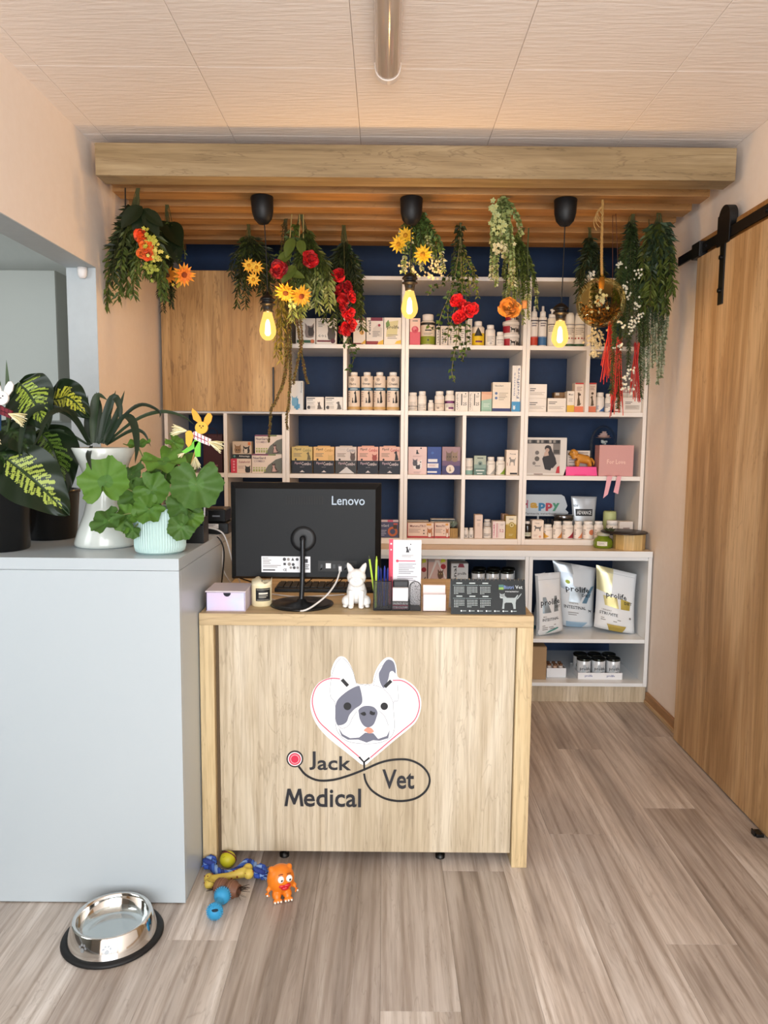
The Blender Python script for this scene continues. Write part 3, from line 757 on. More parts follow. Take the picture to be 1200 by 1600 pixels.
carton(572.5, 599.5, 496, R1, 'white pet food box with sideways lettering and a maroon foot on the top shelf', '#e8dfd6', [r_(.25, .88, .95, 1, '#7d2340'), t_(.18, .64, .5, '|renal', DKG, .16), r_(0, 0, .7, .14, '#8e2a2c'), p_([(0, 0), (1, 0), (1, 1), (.3, .6)], .62, 0, .38, .2, '#e9b93e'), p_([(0, 0), (1, 0), (1, .7), (.5, 1), (0, .7)], .4, .3, .5, .45, '#d2c9c0'), c_(.75, .72, .08, '#a33048'), l_(.35, .8, .5, 4)], name='pet_food_box')
carton(600.5, 628, 496, R1, 'white pet food box with a leaf picture beside the middle bulb', '#eee4d8', [p_([(0, 0), (.9, .1), (1, 1), (.1, .9)], .12, .3, .7, .6, '#d8cf9c'), p_([(.1, 0), (1, .3), (.6, 1), (0, .6)], .1, .62, .25, .3, '#6e8f48'), t_(.52, .64, .16, 'prolife', '#2a2a2a', .8), l_(.2, .8, .38, 3), p_([(0, 0), (1, 0), (1, 1), (.3, .7)], .62, .05, .36, .14, '#ecc23f')], name='pet_food_box')
carton(640.5, 657, 497, R1, 'slim pink and white carton with a crimson rose print on the top shelf', '#efc9b8', [r_(0, 0, 1, .5, '#de5f70'), c_(.5, .58, .34, '#d14a5c'), ('c', .46, .62, .18, '#e8808c'), c_(.54, .55, .1, '#c23a50'), r_(.25, .88, .75, .92, MIDG)])
bottle(658, 681, 490, R1, 'big white supplement jar with a green lower label on the top shelf', [r_(0, .0, 1, .36, '#8d9a2e'), r_(.02, .86, .98, .97, '#2c2b26'), r_(.36, .59, .64, .65, DKG), l_(.3, .7, .5, 2), c_(.5, .18, .04, DKG), c_(.5, .78, .06, DKG)], caph=.18, capr=.78, lz=(.06, .92), sh=.1, name='supplement_jar', cat='jar', lab='#eadcc8')
carton(682, 687.5, 509, R1, 'very thin white carton standing beside the green labelled jar', '#ece4da', [t_(.5, .5, .8, '|tablet', DKG, .5)])
for i, (a, b, w_) in enumerate(((688.5, 700, 'first'), (700.7, 713, 'second'), (713.7, 727, 'third'))):
    carton(a, b, 509, R1, w_ + ' of three white lettered cartons behind the trailing round-leaf vine', '#e9e1d8', [t_(.3, .5, .75, ('|DERMA', '|OMEGA', '|CARDIO')[i], DKG, .22), l_(.5, .92, .85, 5, MIDG, .1), c_(.7, .2, .12, '#8f8a86')], Y=4.05)
carton(729, 738, 498, R1, 'tall narrow white carton with dark sideways lettering right of the red flowers', '#e6ddd2', [r_(.45, 0, 1, 1, '#d8cdbf'), t_(.72, .42, .7, '|HEPATO', '#2a2725', .35)])
bottle(738.5, 758.5, 501, R1, 'white jar with a bright yellow label and black triangle', [r_(0, 0, 1, .68, '#e6c019'), p_([(0, 0), (1, 0), (.45, 1)], .26, .52, .46, .48, '#1e1d1a'), r_(.34, .16, .7, .26, '#6b2a55')], caph=.17, capr=.62, lz=(.04, .9), sh=.14, name='supplement_jar', cat='jar', lab='#eadcc8')
bottle(759.5, 775.5, 507, R1, 'plain white medicine bottle right of the yellow jar', [l_(.25, .75, .75, 5, '#a7a19b', .1), c_(.5, .15, .08, '#b8b2ab')], caph=.17, capr=.72, lab='#efe8df')
bottle(776, 789, 518, R1, 'small white medicine bottle beside the stacked cow tubs', [l_(.25, .75, .6, 4, '#a7a19b', .1), r_(.2, .72, .8, .8, '#6b6661')], caph=.22, capr=.8, lab='#f1eae2')
def tub(px0, px1, py0, py1, zb, label, Y=4.035):
    a, b = at(px0, py0, Y), at(px1, py0, Y)
    a.x, b.x = fit(a.x, b.x, zb)
    r = (b.x - a.x) / 2; h = at(px0, py0, Y).z - at(px0, py1, Y).z
    m = MB().lathe([(0, 0), (r * .84, 0), (r * .9, .002), (r * .95, h * .72), (0, h * .72)], M('#e9e1d8', .4), n=22)
    o = m.obj('food_tub', None, ((a.x + b.x) / 2, Y + r, zb + .0003)); tag(o, label, 'tub', 'food tubs stacked on the top shelf')
    MB().lathe([(r * .95, h * .721), (r, h * .73), (r, h * .93), (r * .93, h * .995), (0, h * .995)], M('#f0e9e1', .4), n=22).obj('lid', o)
    q = MB(); fn = lambda u, v, k: ((r * (.9 + .045 * v) + .0004 * (k + .5)) * math.sin((u - .5) * PI), -(r * (.9 + .045 * v) + .0004 * (k + .5)) * math.cos((u - .5) * PI), h * (.06 + v * .6))
    prints(q, [r_(0, 0, .42, .9, '#a32230'), r_(.42, 0, 1, .9, '#d8cfc6'), p_(DOGSTAND, .42, .05, .25, .7, '#2c2724'), p_(HEADP, .66, .1, .14, .6, '#4a403a'), p_(HEADP, .8, .1, .12, .5, '#2c2724')], fn, r * PI, h * .6, 8); q.obj('label', o)
    return h
zt = R1
zt += tub(787, 814, 518.5, 539, zt, 'lower food tub with black cow pictures at the right end of the bay')
zt += tub(787.5, 814, 499, 518.7, zt, 'middle food tub of the stack beside the spray bottles')
tub(791, 812, 484, 499, zt, 'topmost food tub of its stack, partly behind the orange flower')
for a, b, c, w_, sp_ in ((830, 843, '#c8442e', 'red', 0), (843.5, 856.5, '#3e6f9f', 'blue', 1)):
    bottle(a, b, 477, R1, 'slim white spray bottle with a %s zigzag foot on the top shelf' % w_, [r_(0, .03, 1, .30, c)] + [p_([(0, 0), (1, 0), (.5, 1)], .1 * i, .3, .1, .05, c) for i in range(10)] + [r_(0, .86, 1, .9, '#46424a'), l_(.3, .7, .8, 2, '#6b6068', .08)], caph=.27, capr=.75, kind='spray', name='spray_bottle', lz=(.02, .98), sh=.05, lab='#f0e8df', group=None)
bottle(857.5, 872, 482, R1, 'white pump bottle just left of the right pendant bulb', [r_(.1, .76, .9, .8, '#5b4f4c'), l_(.2, .8, .7, 3, '#847a74', .07)], caph=.22, capr=.8, kind='pump', name='pump_bottle', lz=(.02, .96), sh=.05, lab='#eadfce')
bottle(874, 886, 489, R1, 'white bottle almost hidden behind the right pendant bulb', [l_(.2, .8, .7, 3, '#847a74', .07)], caph=.25, capr=.8, kind='flip', name='shampoo_bottle', lab='#eadfce', Y=4.1)
for a, b, w_ in ((885.5, 900, 'left'), (900, 916, 'right')):
    bottle(a, b, 488, R1, '%s of two tall white shampoo bottles with green feet beside the glass globe' % w_, [r_(0, 0, 1, .12, '#2f5a38'), r_(0, .93, 1, .96, '#4d5f78')] + [c_(.2 + .2 * i, .36, .055, '#a83a3c') for i in range(4)] + [l_(.2, .8, .8, 4, '#a0958c', .08)], caph=.30, capr=.97, kind='flip', name='shampoo_bottle', lz=(.01, .98), sh=.03, lab='#efe6da')
# ---- second row
carton(453, 473.5, 595, R2, 'upright white carton with a pale blue cross beside the hanging dry vine', '#e3e2df', [r_(.3, .05, .75, .2, '#5aa0c8'), r_(.42, .0, .62, .4, '#4b93be'), p_(HEADP, .1, .15, .45, .35, '#74aed0'), t_(.86, .78, .35, '|Prevent', '#6d7f8c', .12)])
for a, b, w_ in ((478.5, 506, 'left'), (508, 536, 'right')):
    carton(a, b, 620, R2, '%s of two flat white cartons with small animal pictures on the second shelf' % w_, '#ece5db', [r_(.04, .86, .5, .92, DKG), r_(.04, .74, .38, .79, MIDG), p_(CATSIT if w_ == 'left' else DOGSIT, .6, .06, .34, .6, '#5c534d'), c_(.15, .2, .1, '#4a4644'), r_(.22, .1, .5, .34, '#cfc7bd'), l_(.05, .5, .62, 3, '#b0a89f', .08)])
names4 = ['Vaco', 'Orange', 'Sour', 'Cream']
def shelf_bottle(a, b, y, Y, label, word, turn=0.0):
    return bottle(a, b, y, R2, label, [r_(0, .53, 1, .63, '#2f5f7d'), r_(.3, .565, .7, .595, '#c9dbe2'), c_(.42, .89, .085, '#3b3532'), c_(.42, .89, .062, '#e5d3c1'), c_(.42, .89, .03, '#3b3532'), t_(.42, .75, .085, word, '#2a2524', .55), p_(DOGSIT, .5, .12, .18, .4, '#1d1a1b'), p_(CATSIT, .4, .12, .1, .18, '#1d1a1b'), l_(.12, .3, .48, 5, '#a58c86', .07), r_(0, -.09, 1, -.005, '#c9a56b')], body='#e6d2be', caph=.085, capr=.6, sh=.24, lz=(.11, .97), name='drink_bottle', turn=turn, Y=Y, group='white drink bottles on the second shelf', lab='#e5d5c4')
for i, (a, b) in enumerate(((543.5, 562.5), (564, 583), (584, 602.8), (604.5, 624.3))):
    shelf_bottle(a, b, 581, 4.035, ('leftmost white drink bottle with a seated dog and blue band', 'second white drink bottle with a blue band from the left divider', 'third white drink bottle with a blue band, left of the last', 'rightmost white drink bottle with a blue band at the double upright')[i], names4[i], (0, .1, -.05, .25)[i])
for i, (a, b) in enumerate(((569, 586.8), (588, 605), (605.5, 622.5))):
    shelf_bottle(a, b, 587, 4.2, ('left drink bottle of the hidden rear row, only its cap shows', 'middle drink bottle of the hidden rear row', 'right drink bottle of the hidden rear row at the upright')[i], names4[i])
P5 = [l_(.25, .75, .75, 4, '#8a8480', .1), r_(.15, .3, .85, .36, '#6d6762')]
bottle(638.5, 652.8, 613, R2, 'white pill bottle at the left end of the second shelf middle bay', [r_(.05, .3, .95, .4, '#8d8781'), l_(.25, .75, .75, 4, '#b7b0a8', .09), l_(.2, .8, .2, 2, '#7d7771', .1)], caph=.14, capr=.86, lab='#efe7de')
bottle(653.5, 667, 611, R2, 'white pill bottle with grey small print, second in the middle bay', [l_(.2, .8, .45, 5, '#8a8480', .09), r_(.08, .5, .92, .56, '#b7b0a8')], caph=.18, capr=.82, lab='#f2ebe2')
bottle(669, 678.2, 625, R2, 'tiny white bottle between two bigger pill bottles', [l_(.2, .8, .6, 4, '#a39d96', .12)], caph=.2, capr=.75, lab='#f0e8df')
bottle(679.5, 695.3, 611, R2, 'white pill bottle with a beige label right of the tiny bottle', [r_(.08, .58, .92, .63, '#8a8480'), l_(.2, .8, .5, 4, '#b29f8c', .09), c_(.4, .2, .07, '#9a9088')], caph=.18, capr=.8, lab='#ecdfd0')
bottle(696, 711.3, 610, R2, 'white pill bottle with a purple label band', [r_(0, .6, 1, .84, '#572450'), r_(.3, .66, .7, .78, '#8d4a86'), l_(.2, .8, .5, 3, '#8a8480', .1), r_(.4, .1, .75, .26, '#7c3c74')], caph=.18, capr=.8, lab='#efe7de')
for a, b, w_ in ((712, 732, 'left'), (732.8, 751.3, 'right')):
    carton(a, b, 612, R2, '%s of two white cartons with black sideways lettering and the number 25' % w_, '#e9e2d9', [t_(.14, .5, .86, '|CARPODYL', DKG, .14), r_(.32, .02, .34, .98, '#bdb4aa'), r_(.44, .3, .52, .9, '#3b3836'), t_(.74, .38, .16, '25', DKG, .3), l_(.6, .9, .8, 2, '#9a9189', .06), c_(.78, .9, .05, DKG)])
carton(752.3, 769, 612, R2, 'carton printed in soft orange above teal haze', '#9cc0ae', [r_(0, .74, 1, 1, '#dca98b'), p_([(0, 0), (1, .3), (1, .8), (0, 1)], 0, .55, 1, .35, '#e2b89a'), l_(.2, .8, .4, 3, '#cfe0d6', .07), r_(0, 0, 1, .1, '#8db6a3')])
carton(770, 798.5, 597, R2, 'tall beige carton with two blue dots and a navy foot', '#e8ddcb', [r_(0, 0, 1, .11, '#25356e'), r_(0, .77, 1, .775, '#c9bdaa'), t_(.35, .88, .05, 'GlucoStart', DKG, .5), c_(.2, .62, .075, '#5b77a6'), c_(.2, .46, .075, '#5b77a6'), l_(.35, .85, .64, 3, '#b5aa98', .06), l_(.35, .7, .48, 2, '#b5aa98', .06)])
carton(801, 814.5, 571, R2, 'tall slim white carton with a bright blue foot at the upright', '#e8e4de', [r_(0, 0, 1, .22, '#3f93c6'), p_(HEADP, .15, .05, .3, .1, '#d7e6ee'), t_(.72, .62, .66, '|FortiFlora', '#4d5c86', .3), t_(.28, .6, .5, '|intense', '#6d7fa8', .16), r_(.5, .24, .53, 1, '#cfc8c0')])
zz = R2
o = carton(826, 854, 622, zz, 'lower white tablet carton of the pair stacked left in the right unit', '#ece5dc', [l_(.06, .5, .7, 2, DKG, .14), l_(.06, .9, .42, 3, '#b5aca2', .08)])
zz = at(826, 622, 4.03).z
carton(826, 855, 600, zz, 'upper white tablet carton resting on its twin in the right unit', '#efe8df', [l_(.08, .4, .7, 2, DKG, .14), l_(.08, .9, .42, 3, '#b5aca2', .08)])
carton(856, 885, 622, R2, 'single low white tablet carton right of the stacked pair', '#ebe3d8', [l_(.06, .5, .75, 2, DKG, .12), l_(.06, .9, .42, 3, '#b5aca2', .08)])
carton(866, 885.8, 613, R2, 'brown cardboard carton peeking out behind the low tablet carton', '#8c6a40', [r_(.1, .85, .4, .98, '#d9cdbb')], Y=4.12)
carton(886.5, 898, 611, R2, 'slim white carton with a yellow foot', '#ece3d6', [r_(0, 0, 1, .33, '#e0b43c'), t_(.5, .84, .08, 'Maxi', DKG, .8), l_(.2, .8, .65, 3, '#b5aca2', .06)])
carton(900, 914, 598, R2, 'white carton with red lid, brown flower and orange foot left of the divider', '#e6d6c6', [r_(0, 0, 1, .2, '#e2805c'), r_(.03, .95, .97, 1, '#c2403c'), p_(CATSIT, .25, .22, .5, .5, '#5b4a34'), c_(.55, .6, .14, '#4a3b2c'), l_(.2, .8, .86, 3, '#a8857a', .05)])
carton(920, 932.5, 598, R2, 'white carton with a red lid and an orange foot right of the divider', '#e6d6c6', [r_(0, 0, 1, .2, '#e2805c'), r_(.03, .95, .97, 1, '#c2403c'), p_(DOGSIT, .25, .22, .5, .35, '#5b4a34'), c_(.5, .64, .16, '#54432f'), l_(.2, .8, .88, 3, '#a8857a', .05)])
bottle(933, 946.5, 613, R2, 'white bottle with a blue triangle behind the red tassels', [p_([(0, 0), (1, 0), (1, 1)], .35, 0, .6, .62, '#3d6aa8'), l_(.15, .35, .5, 3, '#6d7fa8', .12)], caph=.17, capr=.8, lab='#eee8e1')
bottle(947, 959, 615, R2, 'white bottle with dark small print hidden by the longest red tassel', [p_([(0, 0), (1, 0), (1, 1)], .4, 0, .55, .4, '#5d79a6'), l_(.1, .6, .8, 4, '#5f5a64', .12)], caph=.18, capr=.8, lab='#eee8e1')
bottle(961, 971.5, 621, R2, 'white bottle with a red label edge beside the low white carton', [r_(0, 0, 1, .12, '#a02c36'), r_(.3, .3, .9, .5, '#c46a70'), l_(.2, .8, .8, 3, '#7d7771', .08)], caph=.2, capr=.8, lab='#eee8e1')
carton(971.5, 1003.5, 621, R2, 'low wide white carton at the right end of the second shelf', '#ebe4dc', [l_(.2, .55, .72, 2, DKG, .1), r_(.2, .2, .92, .5, '#cfc7be'), l_(.24, .85, .46, 3, '#a8a098', .07)])
for a, b, w_ in ((971, 985, 'left'), (985.5, 999, 'right')):
    bottle(a, b, 606, R2, '%s squat white bottle with a red cap rim behind the low carton' % w_, [r_(0, .4, 1, .7, '#3e3a3a'), r_(0, .75, 1, .84, '#b4888a')], caph=.2, capr=.86, Y=4.13, cap='#c9a7a2')
# ---- third row
def cat_face(u, v, s, a): return [p_(HEADP, u, v, .3 * s, .5 * s, a), c_(u + .09 * s, v + .22 * s, .03 * s, '#d7c48a'), c_(u + .21 * s, v + .22 * s, .03 * s, '#d7c48a')]
zz = R3
carton(360.5, 392.5, 716.5, zz, 'white carton with a red left strip and a dark cat', '#ead9cb', [r_(0, 0, .3, 1, '#cf3a52')] + [c_(.15, .2 + .2 * i, .05, '#e8a0aa') for i in range(4)] + [t_(.66, .78, .17, 'Selehold', '#9a4a56', .56), p_(HEADP, .7, .05, .27, .5, '#2d2b2b'), l_(.36, .68, .5, 3, '#b59a90', .08)])
carton(363, 393, 689.5, at(363, 716.5, 4.03).z, 'carton with two pet photos and a black foot in the left cubby', '#cdb9a2', [r_(0, 0, 1, .26, '#24282c'), t_(.62, .13, .14, 'Advantage', '#e4e0da', .62), c_(.1, .13, .06, '#5f8f86'), p_(HEADP, .1, .34, .36, .5, '#8f7050'), p_(HEADP, .55, .32, .36, .45, '#2e2926'), p_(HEADP, .6, .32, .2, .3, '#d8cab8'), c_(.22, .5, .035, '#2a221c'), c_(.34, .5, .035, '#2a221c'), r_(.82, .78, .96, .96, '#d2763c')])
for a, b, yt, yb, w_, sp_ in ((393.3, 440.5, 709.3, 738, 'lower', 0), (398, 441, 679.5, 709, 'upper', 1)):
    carton(a, b, yt, R3 if not sp_ else at(398, 709.3, 4.03).z, '%s of two white dewormer cartons with a dark curved corner' % w_, '#eadcd0', [r_(0, .93, .55, 1, '#7a3a60'), r_(.55, .93, .8, 1, '#7a8a58'), ('p', [(.38, 0), (1, 0), (1, .82), (.8, .72), (.55, .42)], '#6b6f66'), p_(CATSIT, .62, .04, .3, .5, '#4a3a3a'), p_(CATSIT, .66, .08, .18, .36, '#c9a8a0'), t_(.25, .8, .13, 'NexGard', '#4b3a52', .42), t_(.25, .63, .12, 'COMBO', '#a8949c', .42)] + [r_(.04 + .09 * i, .08, .1 + .09 * i, .2, '#a9b36a') for i in range(5)] + [r_(.04 + .09 * i, .24, .1 + .09 * i, .32, '#b9c088') for i in range(5)])
c5 = (('#d6bd77', '#8d8350'), ('#e6bc7c', '#b8873f'), ('#d8ccc4', '#8d8a94'), ('#e7b2a0', '#b8343c'), ('#e3b5a3', '#b2303a'))
who = ('leftmost navy and gold flea treatment carton, with a small dog', 'second flea treatment carton, amber upper half and no animal shadow', 'middle flea treatment carton with a white mountain shape on its dark half', 'fourth flea treatment carton, salmon with a red word and terrier', 'rightmost flea treatment carton, salmon with a black and white dog')
for i, (a, b) in enumerate(((455.5, 488.3), (489.6, 522.3), (524, 557.3), (558.7, 591.3), (592.8, 625.3))):
    sp_ = [r_(0, 0, 1, .49, '#1d2431' if i != 2 else '#3b3f42'), t_(.3, .9, .11, 'Fipnil', '#2e2a2a' if i != 2 else '#c9c2bc', .44), t_(.74, .88, .13, 'Combo', c5[i][1], .42), t_(.3, .38, .11, 'Fipnil', '#cdb2bd', .42), t_(.7, .37, .13, 'Combo', '#e2d6d8', .46), t_(.5, .24, .04, 'spot-on', '#a8a0a6', .4), p_([(0, 0), (1, 0), (.7, .5), (.5, 1), (.3, .5)], .38, .05, .25, .08, '#d8d2d4'), l_(.1, .5, .76, 3, '#8d7d6c', .05), c_(.2, .53, .05, '#2e2a2a')]
    if i == 2: sp_.append(p_([(0, 0), (1, 0), (.72, .55), (.5, 1), (.3, .6)], .15, .02, .75, .24, '#d2d4d6'))
    sp_.append(p_((DOGSIT, HEADP, HEADP, HEADP, DOGSIT)[i], .7, .51, .24, (.3, .22, .32, .24, .34)[i], ('#6d6242', '#d6b070', '#5d4d48', '#a04a42', '#1f1a1a')[i]))
    o = carton(a, b, 698, R3, who[i], c5[i][0], sp_, d=.09, group='flea treatment cartons in a row')
    hh = at(a, 698, 4.03).z - R3; ww = at(b, 698, 4.03).x - at(a, 698, 4.03).x
    MB().rbox(-ww * .3, ww * .3, .003, .02, hh + .0006, hh + .005, .001, M(c5[i][0], .5)).obj('lid_tab', o)
carton(638, 667.3, 698, R3, 'pale pink folder card with a french bulldog head', '#e3c8c4', [p_(HEADP, .25, .2, .5, .35, '#e8e2e0'), p_(HEADP, .24, .32, .26, .26, '#55535c'), p_(HEADP, .4, .2, .25, .18, '#3c3a42'), c_(.38, .45, .035, DKG), c_(.66, .45, .035, DKG), p_(CATSIT, .4, .74, .2, .16, '#2a2a2e'), c_(.68, .95, .04, '#2a2a2e'), l_(.3, .7, .1, 2, '#b59a98', .04), l_(.25, .75, .68, 2, '#c7a8a6', .03)], d=.012, Y=4.04, name='folder_card', cat='card')
carton(668, 690, 698, R3, 'royal blue folder card with white address strips', '#1d3f8d', [r_(.05, .45, .72, .56, '#e6e6ea'), r_(0, .24, .8, .40, '#e9e4e4'), r_(0, .06, .7, .12, '#e6e6ea'), l_(.1, .65, .36, 3, '#c79aa0', .03), c_(.36, .78, .1, '#3f66b0')], d=.012, Y=4.038, name='folder_card', cat='card')
carton(691, 720, 698, R3, 'violet and gold folder card with two kittens and a round badge', '#9b7a80', [r_(0, 0, 1, .32, '#3a3566'), r_(0, .32, 1, .5, '#6a5070'), p_(HEADP, .2, .5, .34, .36, '#6d5a4a'), p_(HEADP, .52, .48, .34, .4, '#8d7660'), c_(.3, .64, .035, '#1f1a18'), c_(.42, .64, .035, '#1f1a18'), c_(.62, .64, .035, '#1f1a18'), c_(.76, .64, .035, '#1f1a18'), c_(.45, .2, .23, '#e4d8cc'), p_(CATSIT, .38, .12, .14, .16, '#8d7d68')], d=.012, Y=4.036, name='folder_card', cat='card')
bottle(727.5, 740, 716, R3, 'white cream tub with a pale teal foot at the left of the small bay', [r_(0, 0, 1, .3, '#8fb5ac'), l_(.2, .8, .55, 2, '#9a948e', .08)], caph=.1, capr=.96, sh=.03, lab='#eee6dc', lz=(.02, .98))
carton(741, 760, 712, R3, 'small sage green pouch pack with a dog face emblem', '#a9b5a4', [r_(0, 0, 1, .35, '#5f7f78'), r_(0, .35, 1, .55, '#86a096'), c_(.5, .6, .2, '#7d948c'), p_(HEADP, .4, .53, .2, .14, '#3f524e'), r_(.15, .2, .85, .26, '#d8e2dc'), r_(.25, .86, .75, .9, DKG), r_(.25, .05, .7, .1, '#dfe5df')], d=.03, name='supplement_pouch', cat='pouch')
for a, b, c, w_ in ((761, 775, '#a9a9a6', 'grey'), (776, 790.5, '#87a83c', 'lime green')):
    bottle(a, b, 714, R3, 'white pill bottle with a %s triangle in the small bay' % w_, [p_([(0, 0), (1, 0), (1, 1)], .42, .02, .5, .6, c), l_(.14, .24, .7, 4, '#6d6862', .13), l_(.3, .8, .9, 2, '#b0a9a1', .06)], caph=.2, capr=.78, lab='#ece7df', lz=(.04, .88))
carton(791.5, 810, 703, R3, 'tall beige carton with a grey wolfhound print', '#e9dacb', [p_(DOGSTAND, .22, .38, .6, .34, '#8d8882'), t_(.55, .84, .06, 'Phenergy', DKG, .66), r_(.33, .03, .95, .1, '#2c2926'), l_(.06, .12, .5, 1, '#c49a88', .3)])
# ---- bottom row of the upper units
carton(594, 623, 812, R4, 'indigo toy carton with an orange fox-like curl beside the monitor', '#4a4f6d', [r_(0, .88, 1, 1, '#c8b5b8'), r_(.4, .88, .7, 1, '#c75a72'), t_(.25, .68, .14, 'mGard', '#c9ccd8', .42), c_(.68, .34, .27, '#c0663a'), c_(.68, .34, .15, '#4a4f6d'), p_(HEADP, .7, .5, .22, .3, '#4d3a2c'), l_(.05, .35, .42, 4, '#a8acc0', .09), r_(.72, .72, .95, .82, '#c05a50')], d=.05)
for a, b, yt, Y, w_ in ((636.5, 678.3, 817, 4.03, 'left'), (679, 703, 817, 4.05, 'right')):
    carton(a, b, yt, R4, '%s of two low white cartons with red edges and a dog face' % w_, '#ead2c2', [r_(0, 0, 1, .12, '#b8343c'), r_(0, 0, .02, 1, '#b8343c'), t_(.4, .8, .16, 'MammuTRO', '#7d4a4a', .6), p_(HEADP, .74, .1, .2, .62, '#b5764a'), p_(HEADP, .78, .08, .12, .3, '#efe6de'), r_(.72, .84, .9, .96, '#dda14a'), l_(.05, .5, .6, 3, '#b79a8c', .1), c_(.62, .5, .03, '#6d5d54'), c_(.62, .3, .03, '#6d5d54')])
carton(636, 670, 813.5, R4, 'thin dark edged carton standing behind the left red-edged carton', '#d9d4cc', [r_(0, .84, 1, .96, '#55565a')], Y=4.15, d=.05)
carton(673, 711, 811, R4, 'thin dark edged carton standing behind the succulent', '#d9d4cc', [r_(0, .86, 1, .97, '#3f4a50')], Y=4.15, d=.05)
for a, b, w_ in ((724.3, 732.5, 'left'), (732.8, 740.8, 'right')):
    bottle(a, b, 825, R4, '%s of two tiny white bottles at the foot of the small bay' % w_, [l_(.2, .8, .6, 4, '#8a8682', .12), p_(CATSIT, .35, .1, .3, .4, '#9a9692')], caph=.18, capr=.8, lab='#ebe7e2')
carton(742, 754.6, 804.5, R4, 'tall plain pinkish carton in the small bay', '#e3cfc2', [r_(.25, .76, .75, .8, '#a89a92'), l_(.3, .7, .64, 3, '#c2aea2', .05), r_(.0, .0, .08, 1, '#d2bcae')])
bottle(755.3, 769, 824, R4, 'lower white bottle of a stacked pair in the small bay', [l_(.2, .8, .65, 4, '#5f5b58', .12)], caph=.12, capr=.9, sh=.04, lab='#ece4dc')
bottle(756, 768.5, 812, R4, 'white bottle standing behind the short front one in the small bay', [l_(.2, .8, .65, 4, '#8a8682', .12)], caph=.16, capr=.84, lab='#efe8e0', Y=4.12)
carton(770, 789.6, 814.5, R4, 'white carton with a magenta stripe and the number 5.2', '#eaded6', [r_(0, 0, .22, 1, '#e8d0d0'), t_(.11, .5, .7, '|CALIER', '#b5305c', .1), r_(.32, .05, .37, .9, '#b5305c'), r_(.46, .05, .49, .9, '#c9a0ac'), t_(.72, .46, .18, '5.2', '#b5305c', .32), l_(.6, .9, .85, 2, '#b7a8a2', .06)])
carton(785, 795, 803.5, R4, 'tan carton edge behind the gold carton', '#a68a78', [l_(.2, .8, .9, 2, '#7d6252', .05)], Y=4.13)
carton(790.5, 807.5, 806, R4, 'mustard gold carton with a round emblem', '#b0912a', [r_(0, .62, 1, 1, '#e6dcc0'), p_([(0, 1), (.5, 0), (1, 1)], 0, .5, 1, .16, '#d3c27c'), c_(.55, .6, .28, '#a08a2e'), c_(.55, .6, .19, '#dccf9a'), c_(.55, .6, .1, '#8d7a24'), r_(.3, .84, .7, .88, MIDG), l_(.3, .7, .2, 2, '#d8c88c', .05)])
bottle(818.5, 831, 815, R4, 'dark brown glass bottle with a white cap and pale label', [r_(0, 0, 1, .7, '#d8d6c2'), l_(.2, .8, .55, 3, '#6d7a50', .14)], body='#1c1410', cap='#e6e2dc', caph=.16, capr=.62, lz=(.16, .55), glass=True)
carton(831.5, 850, 813, R4, 'white carton with a grey greyhound print on the lowest right shelf', '#ecdccd', [p_(DOGSTAND, .15, .42, .7, .3, '#6f6b68'), t_(.45, .84, .07, 'Phensy', DKG, .5), c_(.7, .12, .1, '#d59a80'), l_(.15, .5, .22, 2, '#c9b2a2', .06)])
bt = ((850.3, 865, '#d9a441', 'lower yellow', 'wave'), (865.4, 880, '#d58a3c', 'orange', 'tri'), (880.4, 898, '#a3283a', 'crimson', 'tri'), (898.3, 912, '#e0875a', 'salmon', 'tri'), (912.5, 929.8, '#d9805a', 'peach', 'dot'), (930, 945, '#c9b6ae', 'pale grey', 'line'))
for i, (a, b, c, w_, k) in enumerate(bt):
    sp_ = [l_(.14, .3, .7, 3, '#8a827c', .16), l_(.35, .8, .88, 2, '#b0a59c', .06)]
    sp_.append({'wave': p_([(0, 0), (.5, 0), (.9, .3), (.5, .6), (.2, 1), (0, 1)], 0, .02, .6, .6, c), 'tri': p_([(0, 0), (1, 0), (1, 1)], .42, .02, .5, .62, c), 'dot': c_(.66, .5, .17, c), 'line': r_(.1, .3, .9, .4, c)}[k])
    bottle(a, b, (820, 815, 815, 815, 815, 815)[i], R4, 'white supplement bottle with a %s %s print in the front row' % (w_, {'wave': 'wave', 'tri': 'triangle', 'dot': 'dot', 'line': 'line'}[k]), sp_, caph=.17, capr=.82, lz=(.04, .88), lab='#efe5da')
bottle(950, 968, 814, R4, 'white lidded jar behind the wooden box', [r_(0, .3, 1, .8, '#4b4650'), l_(.2, .8, .2, 2, '#b0a9a1', .08)], caph=.26, capr=.95, sh=.03, name='cream_jar', cat='jar', lab='#e6e0da', Y=4.06)
carton(968.5, 989.5, 815, R4, 'white carton with a black top and grey emblem above the wooden box', '#e5dcd4', [c_(.55, .3, .18, '#8d8a86'), c_(.55, .3, .09, '#d9d2ca'), r_(.25, .58, .75, .66, '#a08f8a')], Y=4.05)
